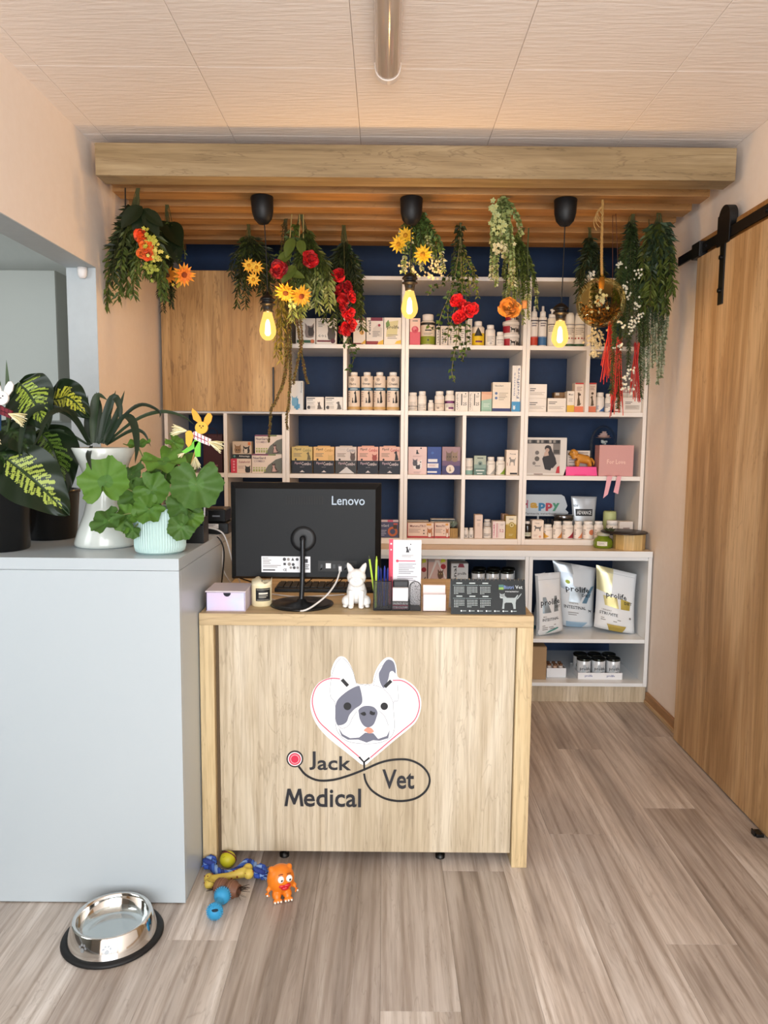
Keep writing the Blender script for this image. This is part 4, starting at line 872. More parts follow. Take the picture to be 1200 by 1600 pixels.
# ------------------------------------------------------------------ helpers for rounded, modelled pieces
def blob(mb, vox=0.003, it=4):
    """one continuous surface from overlapping balls and tubes"""
    me = bpy.data.meshes.new('clay'); me.from_pydata(mb.v, [], mb.f); me.update()
    o = bpy.data.objects.new('clay', me); COL.objects.link(o)
    r = o.modifiers.new('r', 'REMESH'); r.mode = 'VOXEL'; r.voxel_size = vox; r.use_smooth_shade = True
    s = o.modifiers.new('s', 'SMOOTH'); s.iterations = it; s.factor = 0.5
    dg = bpy.context.evaluated_depsgraph_get(); ev = o.evaluated_get(dg)
    out = bpy.data.meshes.new_from_object(ev, depsgraph=dg)
    bpy.data.objects.remove(o); bpy.data.meshes.remove(me)
    out.polygons.foreach_set('use_smooth', [True] * len(out.polygons))
    return out
def blob_obj(name, mb, mat, parent=None, loc=None, vox=0.003, it=4):
    me = blob(mb, vox, it); me.name = name; me.materials.clear(); me.materials.append(M(mat, .4) if isinstance(mat, str) else mat)
    o = bpy.data.objects.new(name, me); COL.objects.link(o)
    if parent is not None: o.parent = parent
    if loc is not None: o.location = loc
    return o
def clear_mat(name, tint, amount=0.12, rough=0.02):
    m, nt, b = new_mat(name)
    tr = N(nt, 'ShaderNodeBsdfTransparent'); tr.inputs[0].default_value = tint
    gl = N(nt, 'ShaderNodeBsdfGlossy'); gl.inputs[1].default_value = rough
    fr = N(nt, 'ShaderNodeLayerWeight'); fr.inputs[0].default_value = amount
    mx = N(nt, 'ShaderNodeMixShader')
    sc_ = N(nt, 'ShaderNodeMath', operation='MULTIPLY'); sc_.inputs[1].default_value = .4
    nt.links.new(fr.outputs['Fresnel'], sc_.inputs[0]); nt.links.new(sc_.outputs[0], mx.inputs[0]); nt.links.new(tr.outputs[0], mx.inputs[1]); nt.links.new(gl.outputs[0], mx.inputs[2])
    nt.links.new(mx.outputs[0], nt.nodes['Material Output'].inputs[0])
    return m
THING = lambda *a, **k: thing(*a, **k)

# ------------------------------------------------------------------ monitor seen from behind
MY = 2.47
def mp(px, py, Y=MY): p = at(px, py, Y); return Vector((p.x + 0.262, Y - 2.5, p.z - DT))
t = thing('monitor', 'black all-in-one monitor seen from behind on the reception desk', 'monitor', (-0.262, 2.5, DT))
SHELL = M('#0d1013', 0.5, spec=.3)
a, b = mp(360, 753, 2.49), mp(595, 906, 2.49)
x0, x1, z0, z1 = a.x, b.x, b.z, a.z
m = MB().rbox(x0, x1, -0.008, 0.006, z0, z1, 0.003, SHELL)
ins = [(x0 + .02, -.03, z0 + .012), (x1 - .02, -.03, z0 + .012), (x1 - .02, -.03, z1 - .02), (x0 + .02, -.03, z1 - .02)]
out = [(x0 + .002, -.008, z0 + .002), (x1 - .002, -.008, z0 + .002), (x1 - .002, -.008, z1 - .002), (x0 + .002, -.008, z1 - .002)]
m.add(out + ins, [(4, 5, 6, 7), (0, 1, 5, 4), (1, 2, 6, 5), (2, 3, 7, 6), (3, 0, 4, 7)], SHELL)
sh = m.obj('back_shell', t)
MB().box(x0 + .004, x1 - .004, .0062, .0075, z0 + .02, z1 - .004, M('#05070a', 0.1)).obj('screen', t)
FY = -0.0303
def face(mb, px0, py0, px1, py1, mat, y=FY, th=.0006):
    p, q = mp(px0, py0, 2.47), mp(px1, py1, 2.47)
    return mb.box(p.x, q.x, y - th, y, q.z, p.z, mat)
m = MB()
for i in range(15): face(m, 446.5 + i * 4, 775, 448.6 + i * 4, 788.5, M('#050506', .6))
m.obj('vent_slots', t)['kind'] = 'stuff'
m = MB(); p, q = mp(518.5, 789, 2.47), mp(570, 775.5, 2.47)
text3d(m, 'Lenovo', p.x, p.z, q.x - p.x, q.z - p.z, FY, .0008, M('#55595d', .22, .9), .01); o = m.obj('lettering', t); o['label'] = 'chrome lettering'
o['kind'] = 'stuff'
c = mp(474, 842, 2.47)
MB().lathe([(0, 0), (.043, 0), (.043, .003), (.030, .005), (.012, .004), (0, .004)], M('#131518', .45), n=28).obj('hinge_disc', t, (c.x, FY - .0001, c.z), (PI / 2, 0, 0))
m = MB()
pl = [c + Vector((0, -.012, 0)), c + Vector((0, -.024, -.006)), Vector((c.x, -.058, .1)), Vector((c.x - .002, -.078, .012))]
m.tube(spline(pl, 5), [.010] * 5 + [.0085] * 11, M('#2a2c2f', .25, .6), n=12); m.obj('stand_pole', t)
MB().lathe([(0, 0), (.102, 0), (.105, .003), (.104, .006), (.09, .009), (.02, .012), (.014, .02), (0, .02)], M('#0f1012', .3), n=40).obj('stand_base', t, (c.x, -.078, 0))
m = MB(); p, q = mp(408.5, 869, 2.47), mp(485, 894.5, 2.47); w, h = q.x - p.x, p.z - q.z
m.box(p.x, q.x, FY - .0004, FY, q.z, p.z, M('#e4e6ea', .5))
prints(m, [t_(.08, .9, .1, 'lenovo', DKG, .12), l_(.03, .2, .78, 3, MIDG, .1), l_(.03, .4, .45, 2, MIDG, .1), r_(.03, .1, .28, .18, DKG), c_(.47, .82, .035, DKG), c_(.55, .82, .03, MIDG), p_([(0, 0), (1, 0), (.5, 1)], .61, .74, .06, .2, DKG), c_(.73, .82, .03, DKG), r_(.45, .45, .5, .6, DKG), c_(.57, .52, .035, MIDG), c_(.65, .5, .03, DKG), t_(.48, .16, .16, 'CE', DKG, .08), c_(.6, .3, .025, MIDG), c_(.67, .3, .03, DKG), c_(.74, .3, .025, MIDG), r_(.88, .62, .95, .85, DKG), l_(.9, .98, .5, 3, DKG, .12)], lambda u, v, k: (p.x + u * w, FY - .0004 - .00015 * k, q.z + v * h), w, h)
m.obj('rating_sticker', t)
m = MB(); face(m, 497, 876, 557, 893, M('#060607', .5), FY, .0003); pp = m.obj('port_panel', t)
m = MB(); face(m, 509, 880, 517, 888, M('#d6d8da', .4), FY - .0004); m.obj('network_port', t)
m = MB()
for i, x in enumerate((501, 520, 528, 539, 548)): face(m, x, 882, x + (4 if i else 3), 888, M('#2c2e32', .4), FY - .0004)
m.obj('socket_row', t)['kind'] = 'stuff'
m = MB(); face(m, 529.5, 884, 534, 892, M('#d8d8da', .4), FY - .0004, .012); m.obj('plug', t)
# cables
def wpt(px, py, Y): return at(px, py, Y)
WHT, CBK = M('#d9d6d2', .45), M('#0a0a0b', .5)
def cable(label, pts, r, mat):
    o = MB().tube(spline(pts, 6), r, mat, n=6).obj('cable')
    return tag(o, label, 'cable')
cable('light grey cable looping from the monitor port around the stand foot', [wpt(532, 890, 2.46), wpt(524, 912, 2.42), wpt(505, 935, 2.36), on(475, 949, DT + .004) + Vector((0, -.05, 0)), on(445, 943, DT + .004), on(424, 936, DT + .004)], .0032, WHT)
cable('thin grey cable lying behind the monitor stand on the desk', [on(424, 928, DT + .003), on(460, 932, DT + .003), on(500, 931, DT + .003), on(538, 929, DT + .003)], .0022, WHT)
for i, (a_, b_) in enumerate(((503, 470), (541, 505), (549, 520))):
    cable('thin black cable slanting from the monitor ports, %s of three' % ('leftmost', 'middle', 'rightmost')[i], [wpt(a_, 888, 2.463), wpt((a_ + b_) / 2, 905, 2.53), on(b_, 918, DT + .003)], .0018, CBK)
# keyboard behind the stand
t = thing('keyboard', 'black keyboard lying flat behind the monitor stand', 'keyboard', (-0.20, 2.675, DT))
MB().rbox(-.19, .19, -.06, .06, .0002, .014, .003, BLACKM).obj('base', t)
m = MB()
for r in range(5):
    for k in range(15): m.rbox(-.182 + k * .0243, -.161 + k * .0243, -.05 + r * .021, -.033 + r * .021, .014, .019, .001, M('#1b1c1f', .5))
m.obj('keys', t)['kind'] = 'stuff'
# lilac drawer box
t = thing('drawer_box', 'small iridescent lilac box with a finger-hole drawer at the left of the desk', 'box', (0, 0, DT))
p, q, top = on(323, 954, DT), on(383, 956, DT), at(323, 925, 2.32)
yb = 2.32; LIL = M('#cfc6dd', .3); hz = top.z - DT
MB().box(p.x, q.x, yb, yb + .13, 0, .002, LIL).box(p.x, p.x + .002, yb, yb + .13, .002, hz, M('#3a3550', .5)).box(q.x - .002, q.x, yb, yb + .13, .002, hz, LIL).box(p.x + .002, q.x - .002, yb + .128, yb + .13, .002, hz, LIL).rbox(p.x - .002, q.x + .002, yb - .003, yb + .132, hz, hz + .004, .001, M('#d9cfd6', .35)).obj('sleeve', t)
IRI, nt, b = new_mat('iridescent_card'); tc = N(nt, 'ShaderNodeTexCoord'); mpn = N(nt, 'ShaderNodeMapping'); mpn.inputs['Scale'].default_value = (7, 7, 10)
nz = N(nt, 'ShaderNodeTexNoise', i_Scale=1.0, i_Detail=2.0); nt.links.new(tc.outputs['Object'], mpn.inputs[0]); nt.links.new(mpn.outputs[0], nz.inputs['Vector'])
rp = ramp(nt, nz.outputs['Fac'], [(.35, '#d3c3df'), (.5, '#c9cfec'), (.65, '#dfd4ea')]); nt.links.new(rp.outputs[0], b.inputs['Base Color']); b.inputs['Roughness'].default_value = .3
d0 = MB().box(p.x + .003, q.x - .003, yb - .002, yb, .003, hz - .001, IRI).box(p.x + .003, q.x - .003, yb, yb + .125, .003, .005, IRI).obj('drawer', t)
cx_ = (p.x + q.x) / 2 + .005
MB().prism([(cx_ + .012 * math.cos(PI + PI * i / 10), hz - .002 + .012 * math.sin(PI + PI * i / 10)) for i in range(11)], yb - .0025, yb - .0021, M('#1c1c2a', .8)).obj('finger_hole', d0)
# cream candle
c = on(406.5, 949, DT)
t = thing('candle', 'cream pillar candle with a black square label on the desk', 'candle', (c.x, c.y + .034, DT))
r = .0335
m = MB(); n = 28
prof = [(r * .94, 0), (r, .003), (r, .07)]
m.lathe([(0, 0)] + prof, M('#e9dcb4', .45), n=n)
vs = [(r * math.cos(2 * PI * i / n), r * math.sin(2 * PI * i / n), .07) for i in range(n)] + [(r * math.cos(2 * PI * i / n), r * math.sin(2 * PI * i / n), .084 + .006 * math.sin(3 * 2 * PI * i / n + 1) + .003 * math.sin(7 * 2 * PI * i / n)) for i in range(n)] + [(r * .8 * math.cos(2 * PI * i / n), r * .8 * math.sin(2 * PI * i / n), .075) for i in range(n)] + [(0, 0, .073)]
m.add(vs, [(i, (i + 1) % n, n + (i + 1) % n, n + i) for i in range(n)] + [(n + i, n + (i + 1) % n, 2 * n + (i + 1) % n, 2 * n + i) for i in range(n)] + [(2 * n + i, 2 * n + (i + 1) % n, 3 * n) for i in range(n)], M('#ece2c2', .4), True)
m.obj('wax', t); MB().tube([(0, 0, .073), (.001, 0, .084)], .0012, M('#2a2622', .9), n=5).obj('wick', t)
q = MB(); rr = r + .0004
prints(q, [r_(.36, .25, .84, .78, '#17181a'), r_(.39, .29, .81, .30, '#cfcabb'), r_(.39, .72, .81, .73, '#cfcabb'), r_(.46, .53, .74, .60, '#d9d4c6'), l_(.46, .74, .48, 2, '#b9b4a6', .06)], lambda u, v, k: ((rr + .0002 * k) * math.sin((u - .5) * PI), -(rr + .0002 * k) * math.cos((u - .5) * PI), v * .08), r * PI, .08, 8); q.obj('label', t)
# white french bulldog figurine
c = on(556.5, 950, DT); k_ = 2.36 / 1160
t = thing('dog_figurine', 'white porcelain french bulldog figurine sitting on the desk', 'figurine', (c.x, c.y + .03, DT))
m = MB(); WH = M('#f1efec', .3)
m.ball((0, .006, .045), .034, WH, sz=1.15, sy=.95).ball((0, -.004, .062), .030, WH, sy=.85).ball((0, -.012, .098), .032, WH, sy=.85, sz=.9).ball((0, -.036, .088), .021, WH, sx=1.15, sy=.6, sz=.85)
for s in (-1, 1):
    m.tube([(s * .017, -.006, .118), (s * .026, -.004, .136), (s * .031, -.002, .145)], [.012, .008, .002], WH, n=10)
    m.tube([(s * .016, -.022, .055), (s * .016, -.034, .02), (s * .016, -.036, .006)], [.011, .009, .009], WH, n=10)
    m.ball((s * .017, -.042, .006), .0095, WH, sy=1.3, sz=.65); m.ball((s * .030, -.006, .018), .019, WH, sy=1.2); m.ball((s * .036, -.026, .006), .009, WH, sy=1.5, sz=.65)
blob_obj('body', m, WH, t, vox=.0022, it=3)
m = MB(); m.ball((0, -.0505, .094), .007, WH, sy=.5, sz=.7).ball((-.011, -.040, .107), .004, WH, sy=.5).ball((.011, -.040, .107), .004, WH, sy=.5); m.obj('nose_and_eyes', t)['kind'] = 'stuff'
# wire mesh desk organiser
MESH, nt, b = new_mat('black_wire_mesh')
tr = N(nt, 'ShaderNodeBsdfTransparent'); mx = N(nt, 'ShaderNodeMixShader'); b.inputs['Base Color'].default_value = (.008, .008, .01, 1)
tc = N(nt, 'ShaderNodeTexCoord'); ck = N(nt, 'ShaderNodeTexVoronoi', i_Scale=420.0); ck.feature = 'DISTANCE_TO_EDGE'; nt.links.new(tc.outputs['Object'], ck.inputs['Vector'])
gt = N(nt, 'ShaderNodeMath', operation='LESS_THAN'); gt.inputs[1].default_value = .075; nt.links.new(ck.outputs['Distance'], gt.inputs[0])
nt.links.new(gt.outputs[0], mx.inputs[0]); nt.links.new(tr.outputs[0], mx.inputs[1]); nt.links.new(b.outputs[0], mx.inputs[2]); nt.links.new(mx.outputs[0], nt.nodes['Material Output'].inputs[0])
OY = 2.345
def op(px, py, Y=OY): p = at(px, py, Y); return Vector((p.x, Y, p.z - DT))
t = thing('desk_organiser', 'black wire mesh organiser with pens and papers on the desk', 'organiser', (0, 0, DT))
xa, xb, xc, xd = op(583.5, 950).x, op(612, 950).x, op(640, 950).x, op(657, 950).x
hA = op(583, 908).z
def tray(x0, x1, y0, y1, h, nm):
    m = MB()
    m.box(x0, x1, y0, y0 + .001, .002, h, MESH).box(x0, x1, y1 - .001, y1, .002, h, MESH).box(x0, x0 + .001, y0, y1, .002, h, MESH).box(x1 - .001, x1, y0, y1, .002, h, MESH).box(x0, x1, y0, y1, .0002, .002, BLACKM)
    for z in (.003, h): m.tube([(x0, y0, z), (x1, y0, z), (x1, y1, z), (x0, y1, z), (x0, y0, z)], .0014, BLACK, n=6)
    for x in (x0, x1):
        for y in (y0, y1): m.tube([(x, y, .002), (x, y, h)], .0012, BLACK, n=6)
    return m.obj(nm, t)
tray(xa, xb - .0015, OY, OY + .1, hA, 'pen_compartment'); tray(xb, xc - .0015, OY, OY + .1, .03, 'paper_compartment')
# rounded right compartment
n = 12; R_ = (xd - xc) / 2; cx_ = (xc + xd) / 2
arc = [(cx_ + R_ * math.cos(PI * i / n), hA - R_ + R_ * math.sin(PI * i / n)) for i in range(n + 1)]
poly = [(xc, .002)] + [(a, z) for a, z in reversed(arc)] + [(xd, .002)]
m = MB(); m.add([(a, OY, z) for a, z in poly], [tuple(reversed(range(len(poly))))], MESH); m.add([(a, OY + .1, z) for a, z in poly], [tuple(range(len(poly)))], MESH)
for yy in (OY, OY + .1): m.tube([(a, yy, z) for a, z in poly] + [(xc, yy, .002)], .0015, BLACK, n=6)
m.box(xc, xd, OY, OY + .1, .0002, .002, BLACKM); m.obj('round_compartment', t)
# things in the organiser
tag(MB().box(xb + .003, xc - .005, OY + .012, OY + .03, .0025, .072, M('#e8e8ea', .5)).box(xb + .003, xc - .005, OY + .0117, OY + .012, .012, .018, M('#c7506c', .5)).box(xb + .003, xc - .005, OY + .0117, OY + .012, .0025, .008, M('#d9a0b0', .5)).obj('card_stack', None, (0, 0, DT)), 'stack of white cards with a pink line in the mesh organiser', 'cards')
tag(MB().rbox(xb + .004, xc - .002, OY + .034, OY + .058, .0025, .092, .004, M('#222326', .4)).obj('stapler', None, (0, 0, DT)), 'black stapler standing behind the white cards', 'stapler')
def stick(name, lab, p0, p1, Y0, Y1, r, col, tip=None):
    a, b = at(*p0, Y0), at(*p1, Y1); a.z = max(a.z, DT + .003)
    o = thing(name, lab, 'pen', a); d = b - a
    MB().tube([(0, 0, 0), d * .93], r, M(col, .35), n=8).obj('barrel', o)
    MB().tube([d * .931, d], [r * .9, r * .35], M(tip or col, .4), n=8).obj('tip', o)
stick('pencil', 'yellow green pencil leaning left in the organiser', (588, 950), (576.5, 868), OY + .05, OY + .03, .0032, '#b7d84a', '#3a3f2a')
stick('pencil', 'yellow green pencil standing upright in the organiser', (586.5, 950), (588.5, 869), OY + .02, OY + .04, .0036, '#b4d342', '#a8c63c')
for i, (a_, b_) in enumerate(((592, 591), (596, 595), (600, 601), (604, 606))):
    stick('ballpoint_pen', ('leftmost dark blue pen in the organiser', 'second dark blue pen in the organiser', 'third dark blue pen in the organiser', 'rightmost dark blue pen in the organiser')[i], (a_, 948), (b_, 884 + (i % 2) * 3), OY + .06, OY + .05, .0036, ('#1d2f86', '#16246a', '#1f3596', '#182a78')[i])
# flyer leaning in the organiser
FYR = OY + .075
a, b = at(608, 843.5, FYR), at(657, 950, FYR)
t = tag(MB().box(a.x, b.x, 0, .0012, .0025, a.z - DT, M('#eeeef2', .5)).obj('flyer', None, (0, FYR, DT)), 'tall white price flyer with a red left edge standing in the organiser', 'flyer')
w, h = b.x - a.x, a.z - DT; m = MB()
prints(m, [r_(0, 0, .13, 1, '#d5405c'), c_(.065, .93, .03, '#f0d5da'), c_(.065, .84, .025, '#f0d5da'), p_(DOGSIT, .5, .80, .14, .09, '#2b2b30'), p_(CATSIT, .62, .83, .06, .05, '#2b2b30'), c_(.67, .925, .02, '#2b2b30'), l_(.4, .76, .76, 2, MIDG, .02), r_(.24, .665, .82, .68, '#d5405c'), c_(.26, .672, .045, '#d5405c'), l_(.3, .85, .63, 6, '#8d8a92', .028), l_(.26, .88, .44, 4, '#a5a2aa', .028)], lambda u, v, k: (a.x + u * w, -.0002 * k, .0025 + v * h), w, h)
m.obj('printed_front', t)
# acrylic card holder
ACR = clear_mat('clear_acrylic', (.98, .96, .96, 1), .12)
p, q = on(659.5, 956, DT), on(698.5, 957, DT); y0 = p.y; h = at(660, 919, y0).z - DT
t = thing('card_holder', 'clear acrylic card holder with a thick stack of white cards', 'card holder', (0, y0, DT))
MB().box(p.x, q.x, 0, .002, .0003, h, ACR).box(p.x, p.x + .002, .002, .045, .0003, h * .6, ACR).box(q.x - .002, q.x, .002, .045, .0003, h * .6, ACR).box(p.x, q.x, .043, .045, .0003, h * 1.22, ACR).box(p.x + .002, q.x - .002, .002, .043, .0003, .002, ACR).obj('body', t)
tag(MB().box(p.x + .004, q.x - .004, .004, .026, .0025, h * .72, M('#f3eeee', .6)).box(p.x + .004, q.x - .004, .028, .040, .0025, h * 1.05, M('#eee2e0', .6)).obj('card_stack', None, (0, y0, DT)), 'thick stack of white cards inside the clear acrylic holder', 'cards')
# desk calendar
a, b, c, d = on(704.5, 960, DT), on(822, 961.5, DT), at(703, 904.5, 2.335), at(819, 906, 2.335)
y0 = a.y; zt = c.z - DT; yt = 2.335 - y0
t = thing('desk_calendar', 'dark tent desk calendar with a grey cat at the right end of the desk', 'calendar', (0, y0, DT))
CAL = M('#121718', .4, spec=.3); lean = yt / zt
m = MB()
m.add([(a.x, 0, .001), (b.x, 0, .001), (b.x, yt, zt), (a.x, yt, zt), (a.x, .0015, .001), (b.x, .0015, .001), (b.x, yt + .0015, zt), (a.x, yt + .0015, zt)], [(0, 1, 2, 3), (7, 6, 5, 4), (0, 4, 5, 1), (1, 5, 6, 2), (2, 6, 7, 3), (3, 7, 4, 0)], CAL)
m.add([(a.x, yt + .0016, zt), (b.x, yt + .0016, zt), (b.x, yt + .06, .001), (a.x, yt + .06, .001)], [(0, 1, 2, 3), (3, 2, 1, 0)], M('#cfd2d2', .6)); m.obj('stand_card', t)
w, h = b.x - a.x, math.hypot(zt, yt); m = MB(); sp_ = []
GR = '#b9c2c2'
for r in range(2):
    for k in range(3):
        u0 = .045 + k * .175; v0 = .86 - r * .37
        sp_ += [r_(u0 + .03, v0, u0 + .11, v0 + .03, GR), r_(u0 - .015, v0 - .05, u0 + .15, v0 - .04, '#8fa0a0')]
        for i in range(5):
            for j in range(7):
                if i < 4 or j < 3: sp_.append(r_(u0 + j * .0205, v0 - .11 - i * .045, u0 + j * .0205 + .012, v0 - .09 - i * .045, GR))
sp_ += [('r', .645, .70, .71, .84, '#7ea34a'), ('r', .645, .77, .71, .84, '#5f9bb5'), ('r', .645, .76, .71, .775, '#e8ecec'), t_(.78, .77, .10, 'Bistri', '#6f86b8', .13), t_(.915, .775, .10, 'Vet', '#c5cccc', .11), t_(.82, .645, .03, 'WWW.BISTRIVET.RO', '#e4e8e8', .26)]
sp_.append(p_(DOGSTAND, .665, .16, .24, .42, '#9aa3a3')); sp_.append(p_([(0, 0), (.25, .1), (.9, .8), (1, 1), (.8, .9), (.1, .2)], .88, .42, .07, .18, '#9aa3a3')); sp_.append(p_(HEADP, .655, .46, .07, .14, '#aab3b3'))
for i in range(7): sp_ += [c_(.14 + i * .112, .095, .011, '#e0e6e6'), r_(.157 + i * .112, .085, .205 + i * .112, .105, '#9aa5a5')]
prints(m, sp_, lambda u, v, k: (a.x + u * w, v * yt - .0004 - (0.0002 if k > 999 else 0), .001 + v * zt), w, h)
m.obj('printed_front', t)
m = MB()
for i in range(18): m.tube([(a.x + w * (.03 + .055 * i), yt - .004, zt - .004), (a.x + w * (.03 + .055 * i), yt + .001, zt + .003), (a.x + w * (.03 + .055 * i), yt + .007, zt - .004)], .0008, M('#b5b8b8', .3, .8), n=4)
m.obj('wire_binding', t)['kind'] = 'stuff'

# ------------------------------------------------------------------ on the white cabinet
CT = 1.045
def cc(px, py): return on(px, py, CT)
# office bits behind the geranium
p = at(284, 855, 2.42); q = at(322, 855, 2.42)
t = thing('pen_box', 'black angular pen holder behind the geranium on the white cabinet', 'pen holder', ((p.x + q.x) / 2, 2.42, CT))
w = (q.x - p.x) / 2; hh = at(300, 800, 2.42).z - CT
MB().rbox(-w, w, -.03, -.026, 0.0002, hh * .6, .001, BLACK).rbox(-w, w, .034, .038, 0.0002, hh, .001, BLACK).rbox(-w, -w + .004, -.026, .034, .0002, hh * .85, .001, BLACK).rbox(w - .004, w, -.026, .034, .0002, hh * .85, .001, BLACK).box(-w + .004, w - .004, -.026, .034, .0004, .004, BLACK).rbox(-.002, .002, -.026, .034, .004, hh * .8, .0005, BLACK).obj('holder', t)
for px, py, px2, col, lab in ((312, 850, 313, '#20409a', 'blue pen standing in the black pen holder'), (318, 850, 320, '#c9c9cc', 'slim grey pen standing in the black pen holder')):
    a, b = at(px, py, 2.425), at(px2, 783, 2.43); a.z = CT + .006
    o = thing('ballpoint_pen', lab, 'pen', a)
    MB().tube([(0, 0, 0), (b - a) * .7], .005 if col[1] == '2' else .003, M(col, .35), n=8).obj('barrel', o); MB().tube([(b - a) * .705, b - a], .0052 if col[1] == '2' else .0028, M(col, .3), n=8).obj('cap', o)
p = at(320, 840, 2.62); q = at(359, 840, 2.62)
t = thing('label_printer', 'black label printer with a white sticker beside the monitor on the cabinet', 'printer', ((p.x + q.x) / 2 - .004, 2.62, CT))
w = (q.x - p.x) / 2; hh = at(330, 795, 2.62).z - CT
MB().rbox(-w, w, 0, .11, .0003, hh * .45, .004, BLACK).rbox(-w, w * .75, .004, .105, hh * .45, hh, .006, M('#08080a', .3)).obj('housing', t)
m = MB().box(-w * .92, w * .2, -.0005, -.0001, hh * .22, hh * .4, M('#d9cfc8', .5)); prints(m, [l_(.1, .8, .85, 2, DKG, .25)], lambda u, v, k: (-w * .92 + u * w * 1.1, -.0006 - .0002 * k, hh * (.22 + .18 * v)), w, hh * .2); m.obj('sticker', t)
MB().box(-w * .3, w * .3, .003, .0038, hh * .68, hh * .74, M('#6d7076', .3)).obj('emblem', t)
cable('white cable drooping from the label printer over the cabinet edge', [wpt(323, 824, 2.60), wpt(342, 829, 2.58), wpt(353, 842, 2.585), Vector((-.535, 2.62, .93)), Vector((-.525, 2.7, .845))], .0028, WHT)
cable('grey cable running from the printer down to the desk', [wpt(324, 836, 2.60), wpt(340, 838, 2.575), wpt(348, 853, 2.585), wpt(349, 890, 2.6), Vector((-.53, 2.62, .845))], .0026, M('#b5aca2', .5))
cable('black cable hanging beside the white cabinet onto the desk', [wpt(326, 839, 2.605), wpt(341, 840, 2.57), wpt(350, 862, 2.58), wpt(347, 905, 2.6), on(346, 918, DT + .004), on(365, 912, DT + .004), on(392, 917, DT + .004)], .0026, CBK)
cable('second black cable coiled on the desk behind the lilac box', [on(345, 916, DT + .003), on(356, 906, DT + .009), on(372, 903, DT + .003), on(396, 910, DT + .003)], .0022, CBK)
# ------------------------------------------------------------------ decor on the right shelves
def P4(px, py, Y=4.04): return at(px, py, Y)
# photo print
a, b = P4(823, 683), P4(884.5, 741.5)
w, h = b.x - a.x, a.z - R3 - .002
t = tag(MB().rbox(0, w, 0, .004, 0, h, .0006, M('#d9d5d0', .4)).obj('photo_print', None, (a.x, 4.045, R3 + .0005)), 'light photo print of a crouching person in black with red shoes', 'photo')
m = MB(); prints(m, [r_(.03, .06, .84, .94, '#c9c2bb'), r_(.03, .84, .84, .94, '#3a3838')] + [r_(.06 + .1 * i, .86, .12 + .1 * i, .93, ('#8d8883', '#1c1b1c', '#a39c94')[i % 3]) for i in range(8)] + [r_(.66, .55, .84, .84, '#77726e'), r_(.68, .58, .82, .68, '#45423f'), p_([(.2, 0), (.6, -.05), (1, .25), (.9, .5), (.7, .75), (.55, 1), (.3, .95), (.2, .7), (0, .45)], .4, .16, .36, .62, '#252326'), c_(.53, .72, .075, '#2a2424'), c_(.52, .67, .05, '#b59a8c'), p_([(0, 0), (1, .2), (.8, 1), (.1, .8)], .44, .5, .12, .14, '#bfa596'), p_([(0, 0), (1, 0), (1, .6), (.2, 1)], .60, .1, .16, .1, '#cfc8c2'), p_([(0, 0), (1, 0), (.9, 1), (.3, .8)], .74, .06, .1, .2, '#b8303a'), c_(.27, .6, .05, '#6d6966'), c_(.27, .44, .06, '#57534f'), c_(.2, .32, .04, '#7d7874'), r_(.22, .24, .36, .26, '#8d8883'), r_(.2, .02, .42, .045, '#8a7468')], lambda u, v, k: (u * w, -.0002 * k, v * h), w, h); m.obj('printed_front', t)
# letter card
a, b = P4(886.5, 704, 4.14), P4(921, 735, 4.14); w = b.x - a.x
t = tag(MB().box(0, w, 0, .002, 0, a.z - R3, M('#e2d8cc', .6)).obj('letter_card', None, (a.x, 4.14, R3 + .0005)), 'cream handwritten card behind the toy dog', 'card')
m = MB(); h = a.z - R3; prints(m, [l_(.08, .92, .92 - .1 * i, 1, '#6d5f55', .055) for i in range(5)] + [l_(.1, .4, .38, 4, '#8d7d70', .08)], lambda u, v, k: (u * w, -.0003, v * h), w, h); m.obj('handwriting', t)
# hot pink block
a, b = P4(881, 728), P4(933.5, 743.5); w = b.x - a.x; hp_ = at(890, 729.5, 4.04).z - R3
t = tag(MB().obj('pink_stand', None, (a.x, 4.05, R3 + .0004)) if False else MB().prism([(0, 0), (w, 0), (w - .006, hp_), (.016, hp_)], 0, .08, M('#f0559a', .35)).prism([(w * .3, 0), (w * .7, 0), (w * .66, .008), (w * .34, .008)], -.004, -.0002, M('#e8458d', .35)).obj('toy_stand', None, (a.x, 4.045, R3 + .0004)), 'hot pink plastic block under the golden toy dog', 'block')
# toy dog
c = at(909, 730, 4.08)
t = thing('toy_dog', 'golden brown toy dog figurine standing on the pink block', 'toy', (c.x, 4.085, R3 + hp_ + .0008))
s = 4.08 / 1160; m = MB(); g = M('#c98a32', .4)
def dp(px, py, y=0): q = at(px, py, 4.085); return (q.x - c.x, y, max(q.z - R3 - hp_ - .0008, .001))
m.tube([dp(902, 715), dp(910, 717), dp(920, 719)], [.026, .025, .022], g, n=12)
m.tube([dp(899, 716), dp(896, 708)], [.021, .017], g, n=10); m.ball(dp(896, 707), .020, g); m.tube([dp(895, 708), dp(889.5, 710)], [.012, .009], g, n=8)
for yy in (-.012, .014):
    m.tube([dp(902, 720, yy), dp(902, 727, yy), dp(902 - (2 if yy < 0 else 0), 736, yy)], [.014, .009, .008], g, n=8); m.tube([dp(919, 719, yy), dp(922, 727, yy), dp(922 + (0 if yy < 0 else -3), 736, yy)], [.015, .009, .008], g, n=8)
    m.ball(dp(900, 708, yy * 1.4), .010, g, sz=1.5, sx=.8)
m.tube([dp(923, 716), dp(928, 722), dp(927, 728)], [.008, .007, .003], g, n=8)
blob_obj('body', m, g, t, vox=.004, it=3)
MB().ball(dp(893, 706, -.017), .003, M('#17120c', .2)).obj('eye', t)
m = MB().ball(dp(889.2, 709.5, 0), .005, M('#3a2612', .3)).obj('nose', t)
